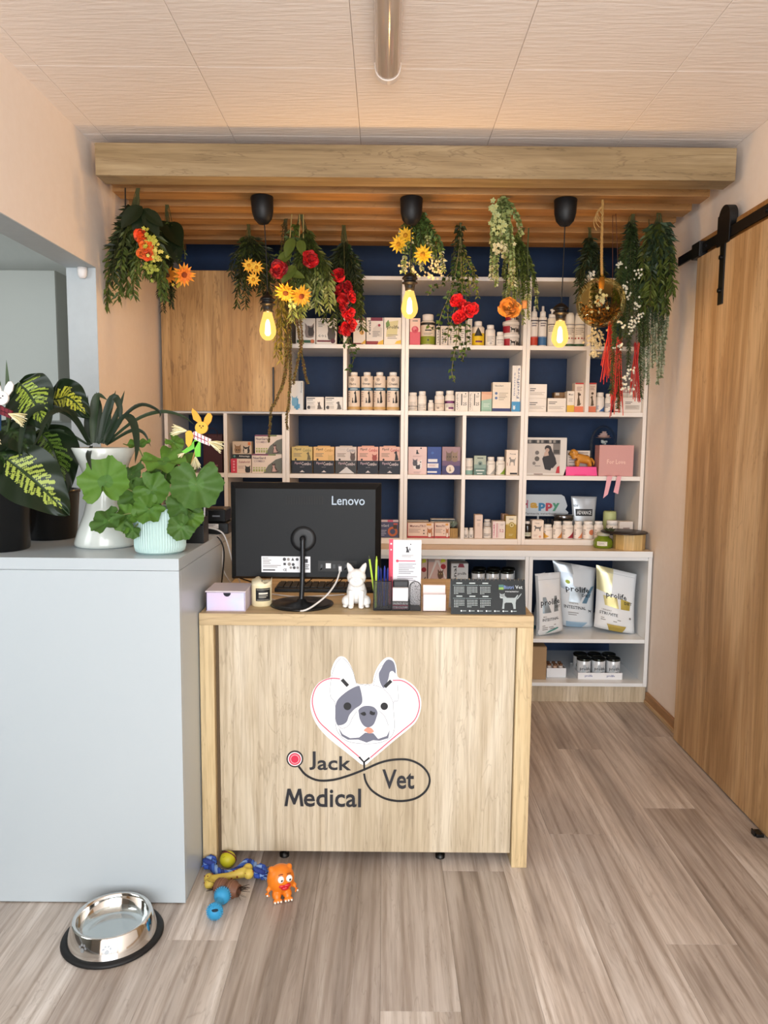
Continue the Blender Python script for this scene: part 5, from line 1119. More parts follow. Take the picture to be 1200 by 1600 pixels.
# pink gift box with ribbons
a, b = P4(938, 696, 4.02), P4(988, 744, 4.02); w = b.x - a.x; h = a.z - R3
t = thing('gift_box', 'dusty pink gift box with foil lettering and hanging pink ribbons', 'box', (a.x, 4.02, R3 + .0004))
PK = M('#cf9c98', .5)
MB().rbox(0, w, .006, .10, 0, h, .002, M('#b98686', .5)).obj('base', t); MB().rbox(-.003, w + .003, 0, .0055, -.0002, h + .002, .0012, PK).obj('lid', t)
m = MB(); prints(m, [t_(.5, .47, .15, 'For Love', '#ecc9bd', .56)], lambda u, v, k: (u * w + .06 * (v - .5) * .0, -.0004, v * h), w, h); m.obj('foil_lettering', t)
for k, (x0, x1, xb, yb, nm) in enumerate(((948.5, 956.5, 942.5, 778.5, 'l'), (964, 970.5, 958.5, 772, 'r'))):
    q = [at(x0, 744, 3.985), at(x1, 744, 3.985), at(xb + 7.3, yb - (6 if k == 0 else 0), 3.97), at(xb, yb - (0 if k == 0 else 3), 3.97)]
    o = Vector((a.x, 4.02, R3 + .0004)); m = MB()
    top = [Vector((q[0].x - o.x, -.0012, .004)), Vector((q[1].x - o.x, -.0012, .004)), q[1] - o + Vector((0, -.004, 0)), q[0] - o + Vector((0, -.004, 0))]
    md = [(q[1] * .5 + q[2] * .5) - o + Vector((0, -.004, 0)), (q[0] * .5 + q[3] * .5) - o + Vector((0, -.004, 0))]
    vs = top + md + [q[2] - o, q[3] - o]; vs += [v + Vector((0, .0012, 0)) for v in vs]
    ff = [(0, 1, 2, 3), (3, 2, 4, 5), (5, 4, 6, 7)]
    m.add(vs, ff + [tuple(reversed([i + 8 for i in f])) for f in ff] + [(1, 9, 10, 2), (2, 10, 12, 4), (4, 12, 14, 6), (0, 3, 11, 8), (3, 5, 13, 11), (5, 7, 15, 13), (6, 14, 15, 7)], M('#e6a9b4', .35)); m.obj('ribbon', t)
# glass dome with a rose
c = at(943, 742, 4.2); r = (at(964, 720, 4.2).x - at(922, 720, 4.2).x) / 2; hd = at(943, 664, 4.2).z - R3
t = thing('glass_dome', 'glass bell dome holding a pale pink preserved rose', 'ornament', (c.x, 4.2 + .03, R3 + .0004))
CLR = clear_mat('dome_glass', (.86, .91, .93, 1), .2)
MB().lathe([(0, 0), (r * 1.12, 0), (r * 1.15, .006), (r * 1.1, .016), (0, .016)], M('#16181a', .35), n=32).obj('base', t)
MB().lathe([(r, .0162), (r, hd * .6)] + [(r * math.cos(i * PI / 14), hd * .6 + hd * .4 * math.sin(i * PI / 14)) for i in range(1, 7)] + [(0, hd)], CLR, n=32).obj('dome', t)
m = MB().tube([(0, 0, .016), (.004, 0, .08), (0, 0, hd * .74)], .003, M('#2e3a26', .6), n=6)
for k in range(6): m.leaf((0, 0, .07 + .015 * k), Vector((math.cos(k * 2.1), math.sin(k * 2.1), .2)), Vector((0, 0, 1)), .04, .022, M('#22301f', .6))
m.obj('stem', t)
def rose(mb, c, r, mat, up=Vector((0, 0, 1)), layers=4):
    up = up.normalized(); a = up.orthogonal().normalized(); b = up.cross(a)
    for L in range(layers):
        n = 3 + L; rr = r * (.25 + .75 * L / (layers - 1)); hgt = r * (1.0 - .28 * L)
        for k in range(n):
            an = 2 * PI * (k + .37 * L) / n; d = a * math.cos(an) + b * math.sin(an); sd = up.cross(d)
            p0 = Vector(c) - up * r * .5; wv = rr * 1.25 * math.sin(PI / n) + r * .12
            vs = [p0, p0 + d * rr * .75 + sd * wv * .8 + up * hgt * .45, p0 + d * rr * .75 - sd * wv * .8 + up * hgt * .45, p0 + d * rr * .95 + sd * wv * .75 + up * hgt, p0 + d * rr * .95 - sd * wv * .75 + up * hgt, p0 + d * rr * 1.12 + up * hgt * .98, p0 + d * rr * .95 + up * hgt * .45]
            mb.add(vs, [(0, 1, 6), (0, 6, 2), (1, 3, 5, 6), (6, 5, 4, 2)], mat, True)
    return mb
m = MB(); rose(m, (0, 0, hd * .80), .040, M('#dcb2a6', .6)); m.obj('rose', t)
m = MB()
for k in range(14): m.ball((.012 * math.cos(k * 2.4) * (k / 14 + .3), -.012 + .01 * math.sin(k * 2.4), hd * .62 + .004 * (k % 5)), .006, M('#dfe6e8', .3), n=6, m=4)
m.obj('silver_beads', t)['kind'] = 'stuff'
# HAPPY sign card
a, b = at(820, 772.5, 4.22), at(888, 806, 4.22)
x0, x1, z0, z1 = a.x, b.x, b.z, a.z
HW = x1 - x0; HH = z1 - R4
t = thing('greeting_board', 'pale board lettered Happy in many colours on the lowest right shelf', 'sign', (x0, 4.22, R4 + .0004))
pb = [(0, z0 - R4 - .003), (HW * .96, z0 - R4 - .003), (HW, z0 - R4 + .02), (HW * .93, z0 - R4 + .035), (HW * .97, HH * .72), (HW * .9, HH * .95), (HW * .83, HH), (0, HH)]
MB().prism(pb, 0, .006, M('#cdd6dc', .4)).box(.02, HW * .9, .0062, .05, 0, .004, M('#c9d0d4', .3)).box(HW * .3, HW * .34, .0062, .012, 0, HH * .5, M('#c9d0d4', .3)).obj('board', t)
LZ = z0 - R4
for i, (ch_, col, xx, ww, zz, hh_) in enumerate((('H', '#b23a5a', -.01, .075, .4, .38), ('a', '#d8a63a', .13, .17, .4, .26), ('p', '#2f7fb0', .32, .15, .27, .38), ('p', '#c23a4e', .48, .15, .27, .38), ('y', '#4f9a78', .63, .16, .27, .38))):
    m = MB(); text3d(m, ch_, max(0, HW * xx), LZ + (HH - LZ) * (zz - .05), HW * ww, (HH - LZ) * hh_, -.0002, .002, M(col, .45), .05); m.obj('letter', t)
m = MB(); vs, fs, tw, th = txt_mesh('Farmacia veterinara', 1, .01); m.add([(HW * .02 + u / tw * HW * .72, -.0003, LZ + .006 + v / th * .012) for u, v in vs], fs, M('#55555c', .5)); m.obj('small_lettering', t)['kind'] = 'stuff'
# rack of clear test tubes below the board
for i in range(8):
    p = at(822 + i * 5.8, 806, 4.1)
    o = MB().lathe([(0, 0), (.007, .001), (.0085, .006), (.0085, .1), (.0075, .1)], clear_mat('vial_glass', (.93, .95, .95, 1), .35) if i == 0 else bpy.data.materials['vial_glass'], n=12).obj('vial', None, (p.x, 4.11, R4 + .0004))
    tag(o, ('first clear glass vial standing below the board, at the left upright', 'second clear glass vial below the board', 'third clear glass vial below the board', 'fourth clear glass vial below the board', 'fifth clear glass vial below the board', 'sixth clear glass vial below the board', 'seventh clear glass vial below the board', 'last clear glass vial below the board, nearest the steel-lidded jar')[i], 'vial', 'glass vials below the board')
# steel lidded jar
p = at(881.5, 800, 4.14); r = (at(897, 810, 4.14).x - at(866, 810, 4.14).x) / 2; h = at(881, 804, 4.14).z - R4
t = thing('storage_jar', 'wide glass jar with a brushed steel lid behind the front bottles', 'jar', (p.x, 4.15, R4 + .0004))
MB().lathe([(0, 0), (r * .9, 0), (r * .95, .004), (r * .95, h * .68), (r * .85, h * .74), (0, h * .74)], M('#5e6468', .15, coat=.5), n=28).obj('jar_body', t); MB().lathe([(r * .9, h * .742), (r, h * .75), (r, h * .96), (r * .95, h), (0, h)], M('#7d7d7e', .22, 1.0), n=28).obj('lid', t)
# pouches as soft bags
def bag(label, corners, Y, zb, thick, front, spec, name='food_bag', cat='bag', group=None, back='#2b2f33', depth_dir=1, seed=1, nx=12, nz=16, crump=.004, yaw=0.0):
    """corners tl, tr, br, bl in photo places at depth Y"""
    tl, tr, br, bl = [at(x, y, Y) for x, y in corners]
    dz = zb + .0006 - min(br.z, bl.z)
    o = Vector(((bl.x + br.x) / 2, Y, zb + .0006))
    tl, tr, br, bl = [q - o + Vector((0, 0, dz)) for q in (tl, tr, br, bl)]
    rnd = random.Random(seed); ph = [rnd.uniform(0, 6.28) for _ in range(8)]
    def bulge(u, v): return (max(0, math.sin(PI * u)) ** .55) * (max(0.0, 1 - v) ** .42) * (min(1, v * 6 + .55)) * thick / 2
    def wr(u, v): return crump * (math.sin(9 * u + 6 * v + ph[0]) * .5 + math.sin(17 * v - 7 * u + ph[1]) * .35 + math.sin(25 * u + 13 * v + ph[2]) * .25) * math.sin(PI * u) * (.3 + .7 * v)
    def pt(u, v, side, e=0):
        q = (bl * (1 - u) + br * u) * (1 - v) + (tl * (1 - u) + tr * u) * v
        pinch = .06 * math.sin(PI * v) * (u - .5)
        y = thick / 2 + side * (bulge(u, v) + wr(u, v) * (1 if side < 0 else 0) + .0006 + e) + .05 * thick * v * 0
        return Vector((q.x - pinch * (br.x - bl.x), y + yaw * (q.x), q.z))
    vs, fs = [], []
    for sd in (-1, 1):
        for j in range(nz + 1):
            for i in range(nx + 1): vs.append(pt(i / nx, j / nz, sd))
    k = nx + 1; off = k * (nz + 1)
    for j in range(nz):
        for i in range(nx):
            fs.append((j * k + i, j * k + i + 1, (j + 1) * k + i + 1, (j + 1) * k + i)); fs.append((off + j * k + i + 1, off + j * k + i, off + (j + 1) * k + i, off + (j + 1) * k + i + 1))
    for j in range(nz):
        fs.append((j * k, (j + 1) * k, off + (j + 1) * k, off + j * k)); fs.append((j * k + nx, off + j * k + nx, off + (j + 1) * k + nx, (j + 1) * k + nx))
    for i in range(nx):
        fs.append((i, off + i, off + i + 1, i + 1)); fs.append((nz * k + i, nz * k + i + 1, off + nz * k + i + 1, off + nz * k + i))
    m = MB(); m.add(vs, fs, front, True)
    ob = m.obj(name, None, o); tag(ob, label, cat, group)
    if spec:
        q = MB(); w = (br.x - bl.x); h = (tl.z + tr.z) / 2
        # rectangles are cut fine so that they follow the bulge
        for kk, s in enumerate(spec):
            e = .0008 + .0003 * kk
            if s[0] in 'rp':
                P = [(s[1], s[2]), (s[3], s[2]), (s[3], s[4]), (s[1], s[4])] if s[0] == 'r' else s[1]
                col = s[5] if s[0] == 'r' else s[2]
                if len(P) == 4:
                    gx = gy = 8; g = []
                    for j in range(gy + 1):
                        for i in range(gx + 1):
                            a, b = i / gx, j / gy
                            u = (P[0][0] * (1 - a) + P[1][0] * a) * (1 - b) + (P[3][0] * (1 - a) + P[2][0] * a) * b
                            v = (P[0][1] * (1 - a) + P[1][1] * a) * (1 - b) + (P[3][1] * (1 - a) + P[2][1] * a) * b
                            g.append(pt(u, v, -1, e))
                    q.add(g, [(j * 9 + i, j * 9 + i + 1, j * 9 + i + 10, j * 9 + i + 9) for j in range(gy) for i in range(gx)], col if not isinstance(col, str) or not col.startswith('foil') else M(col[4:], .33, .45), True)
                else: q.add([pt(a, b, -1, e) for a, b in P], [tuple(range(len(P)))], col)
            else: prints(q, [s], lambda u, v, k_: pt(u, v, -1, e + .0004), w, h)
        q.obj('printed_front', ob)
    return ob
SIL = M('#dfe3e8', .3, .15); YG = '#b9a855'
bag('silver sealed snack pouch with a black name panel on the lowest right shelf', [(893, 781), (933.5, 782), (930, 842), (895, 842)], 4.18, R4, .03, M('#c5ccd2', .3, .3), [r_(.13, .5, .86, .68, '#23262a'), t_(.5, .59, .1, 'ADVANCE', '#e9ecee', .62), t_(.15, .76, .06, 'NEW', '#2a2c30', .2), p_(HEADP, .35, .1, .3, .2, '#8f979d'), r_(.03, .9, .97, .905, '#9aa2a8')], name='snack_pouch', cat='pouch', crump=.002)
# green pillar candle
p = at(953, 840, 4.16); r = .036
t = thing('pillar_candle', 'pale green pillar candle behind the front bottles', 'candle', (p.x, 4.18, R4 + .0004))
MB().lathe([(0, 0), (r, 0), (r * 1.02, .004), (r, .13), (r * .9, .142), (r * .5, .138), (0, .136)], M('#b9c48a', .5), n=24).obj('wax', t); MB().tube([(0, 0, .136), (.002, 0, .148), (.008, 0, .158)], .0015, M('#3a352c', .9), n=5).obj('wick', t)
# succulent in a wooden pot
p = at(709.5, 840, 4.05); r = .025
t = thing('succulent_pot', 'tiny succulent in a square wooden pot on the shelf', 'plant', (min(p.x, .4167 - .034), 4.07, R4 + .0004))
MB().rbox(-.024, .024, -.024, .024, 0, .052, .002, wood('bamboo_pot', '#8d6a30', '#b08a45', '#c29c58', 'z', scale=2)).obj('pot', t); MB().box(-.021, .021, -.021, .021, .0522, .0545, M('#2c2319', .9)).obj('soil', t)
m = MB()
for k in range(26):
    an = k * 2.4; ti = .15 + .9 * (k / 26); d = Vector((math.cos(an) * ti, math.sin(an) * ti, 1.0))
    m.leaf((.004 * math.cos(an), .004 * math.sin(an), .054), d, Vector((math.cos(an), math.sin(an), -.6)), .042, .011, M(('#8a9a8c', '#6d7f6a', '#a2aea0')[k % 3], .6), .2)
m.obj('leaves', t)['kind'] = 'stuff'
# green jar candle on the worktop
p = on(935, 852, WT); r = .051
t = thing('jar_candle', 'squat green glass jar with a white label on the worktop', 'jar', (p.x, min(p.y + .05, 3.94), WT + .0004))
MB().lathe([(0, 0), (r * .92, 0), (r, .008), (r * 1.02, .03), (r * .9, .048), (r * .62, .058), (r * .6, .064), (0, .064)], M('#6f8420', .12, coat=.6), n=28).obj('jar_body', t)
MB().lathe([(r * .62, .0645), (r * .66, .066), (r * .66, .078), (r * .3, .084), (0, .084)], M('#bcb9a6', .3), n=24).obj('lid', t)
m = MB(); prints(m, [r_(.22, .3, .55, .75, '#e6e2d6'), l_(.26, .5, .66, 3, MIDG, .1)], lambda u, v, k: ((r * 1.025 + .0003 * k) * math.sin((u - .5) * PI), -(r * 1.025 + .0003 * k) * math.cos((u - .5) * PI), v * .05), r * PI, .05, 8); m.obj('label', t)
m = MB()
for k in range(7): m.leaf((.012 + .004 * k, -.01, .085), Vector((math.cos(k), -.3, .8)), Vector((0, -1, .2)), .035, .012, M('#3b4226', .6))
m.obj('leaf_sprig', t)['kind'] = 'stuff'
# faceted wooden box with a dark plate
p = on(979, 856, WT); r = .082
t = thing('wooden_box', 'round faceted pale wood box at the right end of the worktop', 'box', (p.x + .003, 3.908, WT + .0004))
MB().lathe([(0, 0), (r, 0), (r, .083), (r * .93, .083), (r * .93, .078), (0, .078)], wood('birch_box', '#b08a50', '#cdab6c', '#dcc088', 'z', scale=1.5), n=10, smooth=False, a0=.3).obj('box_body', t)
o = tag(MB().lathe([(0, 0), (.118, 0), (.122, .003), (.118, .006), (0, .006)], M('#241c18', .4), n=32).obj('plate', None, (min(p.x + .012, XR - .125), 3.925, WT + .0842)), 'thin dark brown plate lying on the wooden box', 'plate')
# ------------------------------------------------------------------ dark red bag in the left cubby
a, b = at(317, 678, 4.05), at(348, 738, 4.05); w = b.x - a.x; h = a.z - R3
t = thing('gift_bag', 'dark maroon gift bag in the left cubby behind the rabbit', 'bag', (a.x, 4.05, R3 + .0004))
MB().rbox(0, w, 0, .09, 0, h, .003, M('#3c0d12', .5)).obj('bag_body', t)
MB().tube([(w * .25, -.001, h * .93), (w * .25, -.004, h * 1.08), (w * .5, -.006, h * 1.16), (w * .75, -.004, h * 1.08), (w * .75, -.001, h * .93)], .002, M('#2a0a0e', .6), n=6).obj('handle', t)
m = MB(); prints(m, [r_(.45, .16, .75, .2, '#8d5a5e'), r_(.06, .06, .94, .065, '#6d2a30'), r_(.06, .93, .94, .935, '#6d2a30')], lambda u, v, k: (u * w, -.0004, v * h), w, h); m.obj('printed_front', t)
# ------------------------------------------------------------------ lower cabinets: food bags and cans
L1 = .343
WB = M('#e9edf0', .32); FOIL = 'foil#aeb9c2'
bag('leftmost food bag, seen on its grey side behind the small front bag', [(846, 903), (853, 901), (852, 990), (831, 988)], 3.99, L1, .05, M('#c3cbd2', .3, .2), [r_(0, 0, 1, .06, '#2d6a7a')], seed=5, nx=8)
bag('big white intestinal diet food bag standing at the back of the cabinet', [(866, 876.5), (934.5, 889), (930.5, 981.5), (880, 979)], 4.03, L1, .085, WB, [('p', [(0, .84), (.45, .84), (.42, 1), (0, 1)], 'foil#c2ccd4'), ('p', [(.1, .60), (.4, .55), (.42, .85), (0, .85)], 'foil#b0bac4'), ('p', [(.25, .4), (.55, .4), (.8, .64), (.35, .66)], 'foil#bcc8d0'), ('p', [(.62, .4), (.76, .4), (.98, .7), (.9, .68)], 'foil#7fa5bd'), ('p', [(.12, .0), (.6, .0), (.76, .09), (.12, .09)], '#9fbcd2'), ('c', .28, .71, .06, '#c8dc52'), t_(.53, .6, .12, 'prolife', '#1d1f22', .78), t_(.76, .525, .045, 'DIET', '#1d1f22', .26), t_(.42, .32, .05, 'INTESTINAL', '#33363a', .62), t_(.38, .385, .022, 'SENSITIVE', MIDG, .4), l_(.2, .5, .24, 2, MIDG, .03), p_(DOGSTAND, .8, .25, .1, .05, '#222428')], seed=2, thick=.085) if False else bag('big white intestinal diet food bag standing at the back of the cabinet', [(866, 876.5), (934.5, 889), (930.5, 981.5), (880, 979)], 4.03, L1, .085, WB, [('p', [(0, .84), (.45, .84), (.42, 1), (0, 1)], 'foil#c2ccd4'), ('p', [(.1, .60), (.4, .55), (.42, .85), (0, .85)], 'foil#b0bac4'), ('p', [(.25, .4), (.55, .4), (.8, .64), (.35, .66)], 'foil#bcc8d0'), ('p', [(.62, .4), (.76, .4), (.98, .7), (.9, .68)], 'foil#7fa5bd'), ('p', [(.12, .0), (.6, .0), (.76, .09), (.12, .09)], '#9fbcd2'), c_(.28, .71, .06, '#c8dc52'), t_(.53, .6, .12, 'prolife', '#1d1f22', .78), t_(.76, .525, .045, 'DIET', '#1d1f22', .26), t_(.42, .32, .05, 'INTESTINAL', '#33363a', .62), t_(.38, .385, .022, 'SENSITIVE', MIDG, .4), l_(.2, .5, .24, 2, MIDG, .03), p_(DOGSTAND, .8, .25, .1, .05, '#222428')], seed=2)
bag('small white intestinal diet food bag at the front left of the cabinet', [(836.5, 897), (879, 896), (884, 988), (838, 994)], 3.86, L1, .07, WB, [r_(.0, .0, .1, .97, '#a9afb4'), ('p', [(.22, .36), (.55, .36), (.36, .62), (.24, .62)], 'foil#8f9ba2'), ('p', [(.66, .36), (.84, .36), (.8, .62), (.7, .62)], 'foil#8f9ba2'), t_(.54, .52, .13, 'prolife', '#1d1f22', .76), t_(.82, .44, .04, 'DIET', '#1d1f22', .2), t_(.52, .25, .045, 'INTESTINAL', '#33363a', .62), t_(.3, .30, .02, 'MINI', MIDG, .2), l_(.2, .7, .16, 3, MIDG, .03), p_([(0, 0), (1, .8), (.9, 1), (.3, .6)], .3, .02, .5, .08, '#3f8f86'), r_(.1, .9, .95, .905, '#b5bcc2')], seed=3, yaw=.25)
bag('white and gold urinary diet food bag at the right of the cabinet', [(936, 889.5), (997.5, 903), (994, 996.5), (932, 987)], 3.9, L1, .085, WB, [('p', [(0, .62), (.34, .58), (.42, 1), (0, 1)], 'foil#d8d3a8'), ('p', [(.2, .4), (.55, .38), (.5, .55), (.15, .55)], 'foil#cfc489'), ('p', [(.6, .38), (.84, .38), (.86, .52), (.6, .55)], 'foil#c5b35a'), t_(.49, .57, .12, 'prolife', '#1d1f22', .8), t_(.8, .49, .045, 'DIET', '#1d1f22', .24), t_(.3, .27, .048, 'STRUVITE', '#33363a', .44), t_(.25, .325, .025, 'URINARY', MIDG, .3), l_(.12, .6, .2, 2, MIDG, .03), ('p', [(.34, .0), (.66, .0), (.74, .11), (.26, .11)], '#b59f4e'), r_(.1, .93, .95, .935, '#b5bcc2'), c_(.85, .25, .03, MIDG)], seed=4, yaw=-.12)
CANB, CANL = M('#dfe3e6', .25, .2), M('#3b3f3a', .2, .9)
def can(px, pyt, Y, zb, r, h, label, group, word=True):
    x = at(px, pyt, Y).x
    o = MB().lathe([(0, 0), (r * .95, 0), (r, .003), (r, h - .004), (r * .96, h - .001), (r * .93, h), (r * .9, h - .004), (0, h - .004)], CANB, n=20).obj('food_can', None, (x, Y, zb)); tag(o, label, 'can', group)
    MB().lathe([(r * 1.005, h - .012), (r * 1.03, h - .011), (r * 1.03, h - .001), (r * .98, h + .0008), (r * .9, h + .0006), (r * .88, h - .003), (0, h - .003)], CANL, n=20).obj('rim_lid', o)
    m = MB(); sp_ = [('p', [(.3, .1), (.45, .1), (.55, .8), (.4, .8)], '#aeb6bc'), ('p', [(.6, .1), (.7, .1), (.75, .8), (.62, .8)], '#b9c0c6'), t_(.5, .55, .24, 'prolife', '#1f2226', .5), t_(.6, .36, .1, 'DIET', '#1f2226', .14), l_(.3, .6, .2, 2, MIDG, .06)]
    prints(m, sp_, lambda u, v, k: ((r + .0004 + .0002 * k) * math.sin((u - .5) * PI), -(r + .0004 + .0002 * k) * math.cos((u - .5) * PI), v * h * .88), r * PI, h * .88, 6); m.obj('label', o)
a, b = at(903, 1062, 3.87), at(972, 1063, 3.87); w = b.x - a.x; L2 = .107
t = thing('can_tray', 'white cardboard tray with blue lettering holding six food cans', 'tray', (a.x, 3.87, L2 + .0004))
TR = M('#eceef1', .6)
MB().box(0, w, .001, .175, 0, .002, TR).box(0, w, 0, .0015, 0, .036, TR).box(0, .0015, .0015, .175, .002, .036, TR).box(w - .0015, w, .0015, .175, .002, .036, TR).box(.0015, w - .0015, .1735, .175, .002, .036, TR).obj('tray_body', t)
m = MB(); prints(m, [t_(.24, .5, .42, 'prolife', '#23348a', .24), t_(.74, .5, .42, 'prolife', '#23348a', .24)], lambda u, v, k: (u * w, -.0004, v * .036), w, .036); m.obj('printed_front', t)
r = w / 6 - .002
for j in range(2):
    for i in range(3):
        X = a.x + (i + .5) * w / 3
        Yc = 3.87 + .004 + r + j * (2 * r + .004)
        pr = (X)
        o_ = can(600, 1020, Yc, L2 + .0028, r - .0006, .105, ('%s can of the %s row in the white cardboard tray' % (('left', 'middle', 'right')[i], ('front', 'rear')[j])), 'food cans in the cardboard tray')
        bpy.data.objects[[k.name for k in COL.objects if k.name.startswith('food_can')][-1]].location.x = X
# brown carton and a white sample box
a, b = at(822, 1010, 3.86), at(853, 1062, 3.86)
t = thing('cardboard_carton', 'plain brown cardboard carton on the bottom shelf beside the desk', 'carton', (.780, 3.86, L2 + .0004))
w = b.x - .780; h = a.z - L2 - .004; CB = M('#a58763', .7)
MB().rbox(0, w, 0, .3, 0, h, .002, CB).obj('carton_body', t); MB().box(.002, w - .002, .002, .15, h + .0002, h + .002, CB).box(.002, w - .002, .152, .298, h + .0002, h + .002, CB).obj('flaps', t)['kind'] = 'stuff'
a, b = at(854.5, 1044, 3.9), at(884, 1061, 3.9); w = b.x - a.x; h = a.z - L2
t = thing('sample_box', 'open white box of small jars on the bottom shelf', 'box', (a.x, 3.9, L2 + .0004))
MB().box(0, w, 0, .002, 0, h, TR).box(0, .002, .002, .12, 0, h, TR).box(w - .002, w, .002, .12, 0, h, TR).box(.002, w - .002, .118, .12, 0, h, TR).box(.002, w - .002, .002, .118, 0, .002, TR).obj('box_body', t)
for i in range(6):
    o = MB().lathe([(0, 0), (.011, 0), (.012, .002), (.012, .05), (.009, .056), (0, .056)], M(('#d9cfc8', '#c9a58c')[i % 2], .4), n=12).obj('sample_jar', None, (a.x + .018 + (i % 3) * .031, 3.925 + (i // 3) * .035, L2 + .0028))
    MB().lathe([(.0095, .0562), (.0105, .057), (.0105, .066), (0, .067)], M('#6d4a30', .4), n=12).obj('cap', o)
    tag(o, '%s of three small brown capped jars in the %s row of the sample box' % (('left', 'middle', 'right')[i % 3], ('front', 'rear')[i // 3]), 'jar', 'sample jars')
# middle cabinet
L3 = .575
for a, b, w_ in ((663, 668, 'sliver of a'), (669, 699, '')):
    pass
carton(646, 668, 867.5, L3, 'white cat food carton with a red disc, half hidden by the flyer', '#d9c2b8', [c_(.76, .62, .18, '#a3242c'), p_([(0, 0), (1, .2), (.8, 1), (.1, .8)], .62, .82, .3, .16, '#cdd83c'), p_(HEADP, .4, .05, .5, .36, '#3a302c'), p_(HEADP, .6, .08, .4, .2, '#d9cec4')], d=.12, Y=3.93, zt=.752, name='pet_food_box')
carton(669, 699, 867.5, L3, 'pink cat food carton with a brown tabby and white curved stripes', '#d9b9b2', [p_([(0, 0), (.06, 0), (.5, .92), (1, 0), (1.06, 0), (.6, 1), (.4, 1)], .02, .3, .92, .62, '#ece6e2'), r_(0, .86, .35, 1, '#b5aeb0'), c_(.8, .72, .14, '#a8242e'), p_([(0, 0), (1, .2), (.8, 1), (.1, .8)], .66, .84, .26, .14, '#d5e03c'), p_(CATSIT, .48, .02, .4, .62, '#5d4433'), p_(HEADP, .5, .38, .32, .26, '#6d5240'), c_(.6, .5, .025, '#d8c070'), c_(.72, .5, .025, '#d8c070')], d=.12, Y=3.93, zt=.752, name='pet_food_box')
carton(699, 727, 866, L3, 'plain grey carton standing behind the small white snack carton', '#9aa3a8', [r_(0, .84, 1, .845, '#7d868b')], d=.1, Y=4.1, zt=.755)
carton(705, 732, 880.5, L3, 'small white snack carton with sideways lettering and a maroon corner', '#ccd1d4', [t_(.22, .55, .7, '|renal', '#25282c', .2), p_([(0, 0), (1, 0), (.8, 1), (.2, 1)], .38, .86, .4, .14, '#7d2438'), t_(.64, .62, .14, 'prolife', '#25282c', .5)], d=.08, Y=3.92, name='pet_food_box')
for j in range(2):
    for i in range(3):
        can(747.5 + i * 22.5 + (2 if j else 0), 884, 3.94 + j * .09, L3 + .0006, .036, .105, '%s can of the %s row behind the calendar' % (('left', 'middle', 'right')[i], ('front', 'rear')[j]), 'food cans behind the calendar')
# ------------------------------------------------------------------ hanging greenery
SLZ = 2.411
def lm(c, r=.5): return M(c, r, spec=.35)
DKL, MDL, OLV, PAL, BRN, BLU = ['#28301a', '#323b1f', '#222918'], ['#434c20', '#505a28', '#363f1c'], ['#4d5a24', '#5a652b', '#414f20'], ['#8a9550', '#a3a86c', '#727f40'], ['#5a4a2a', '#6d5a34', '#4a3c22'], ['#35452f', '#405138', '#2c3b28']
def rv(rnd, s=1.0): return Vector((rnd.uniform(-s, s), rnd.uniform(-s, s), rnd.uniform(-s, s)))
def hang(name, label, px, py, Y, cat='plant', group=None):
    """empty at the hook under the slats; px, py mark where the stems leave the slats"""
    p = at(px, py, Y)
    return thing(name, label, cat, (p.x, Y, SLZ), 0, group), Vector((p.x, Y, SLZ))
def twig(t, o, pts, rnd, L=.04, W=.012, step=.012, mats=MDL, start=.25, spread=.9, stem=.0016, stemcol='#4a4a28', per=2, fold=.25, droop=.2, taper=.4, name='sprig', jit=.45, tipmats=None):
    """one hanging stem with leaves all along it; pts are room points from the hook down"""
    P = [Vector(p) - o for p in pts]
    C = spline(P, 8)
    m = MB(); m.tube(C[::2] + [C[-1]], [stem] * (len(C[::2])) + [stem * .5], lm(stemcol, .7), n=4)
    ln = [0.0]
    for a, b in zip(C, C[1:]): ln.append(ln[-1] + (b - a).length)
    tot = ln[-1]; s = tot * start; ang = rnd.uniform(0, 6.28)
    while s < tot:
        i = max(k for k in range(len(ln)) if ln[k] <= s); i = min(i, len(C) - 2)
        q = C[i].lerp(C[i + 1], (s - ln[i]) / max(1e-6, ln[i + 1] - ln[i])); T = (C[i + 1] - C[i]).normalized()
        a = T.orthogonal().normalized(); b = T.cross(a)
        f = 1 - taper * (s / tot)
        for k in range(per):
            an = ang + 2 * PI * k / per; out = a * math.cos(an) + b * math.sin(an)
            d = (T * (1 - spread * .5) + out * spread + rv(rnd, jit) + Vector((0, 0, -droop))).normalized()
            mm = mats if not (tipmats and s > tot * .72) else tipmats
            m.leaf(q, d, (out * .7 + Vector((0, -.8, 0)) + rv(rnd, .45)), L * f * rnd.uniform(.75, 1.15), W * f * rnd.uniform(.8, 1.2), lm(rnd.choice(mm)), fold)
        ang += 2.2; s += step * rnd.uniform(.8, 1.2)
    return m.obj(name, t)
def bunch(t, o, n, rnd, top, xr, yr, dY=.05, **k):
    """n sprigs from the tie (photo place) fanning to ends inside the given span"""
    for i in range(n):
        ex = xr[0] + (xr[1] - xr[0]) * ((i + .5) / n) + rnd.uniform(-4, 4); ey = rnd.uniform(*yr)
        Y0 = o.y; Y1 = o.y + rnd.uniform(-dY, dY)
        a = Vector((o.x + rnd.uniform(-.008, .008), Y0, SLZ)); b = at(top[0] + rnd.uniform(-4, 4), top[1], Y0)
        mid = at(b_mix(top[0], ex, .75), b_mix(top[1], ey, .45), (Y0 + Y1) / 2 + rnd.uniform(-.015, .015)); e = at(ex, ey, Y1)
        twig(t, o, [a, b, mid, e], rnd, **k)
def b_mix(a, b, f): return a + (b - a) * f
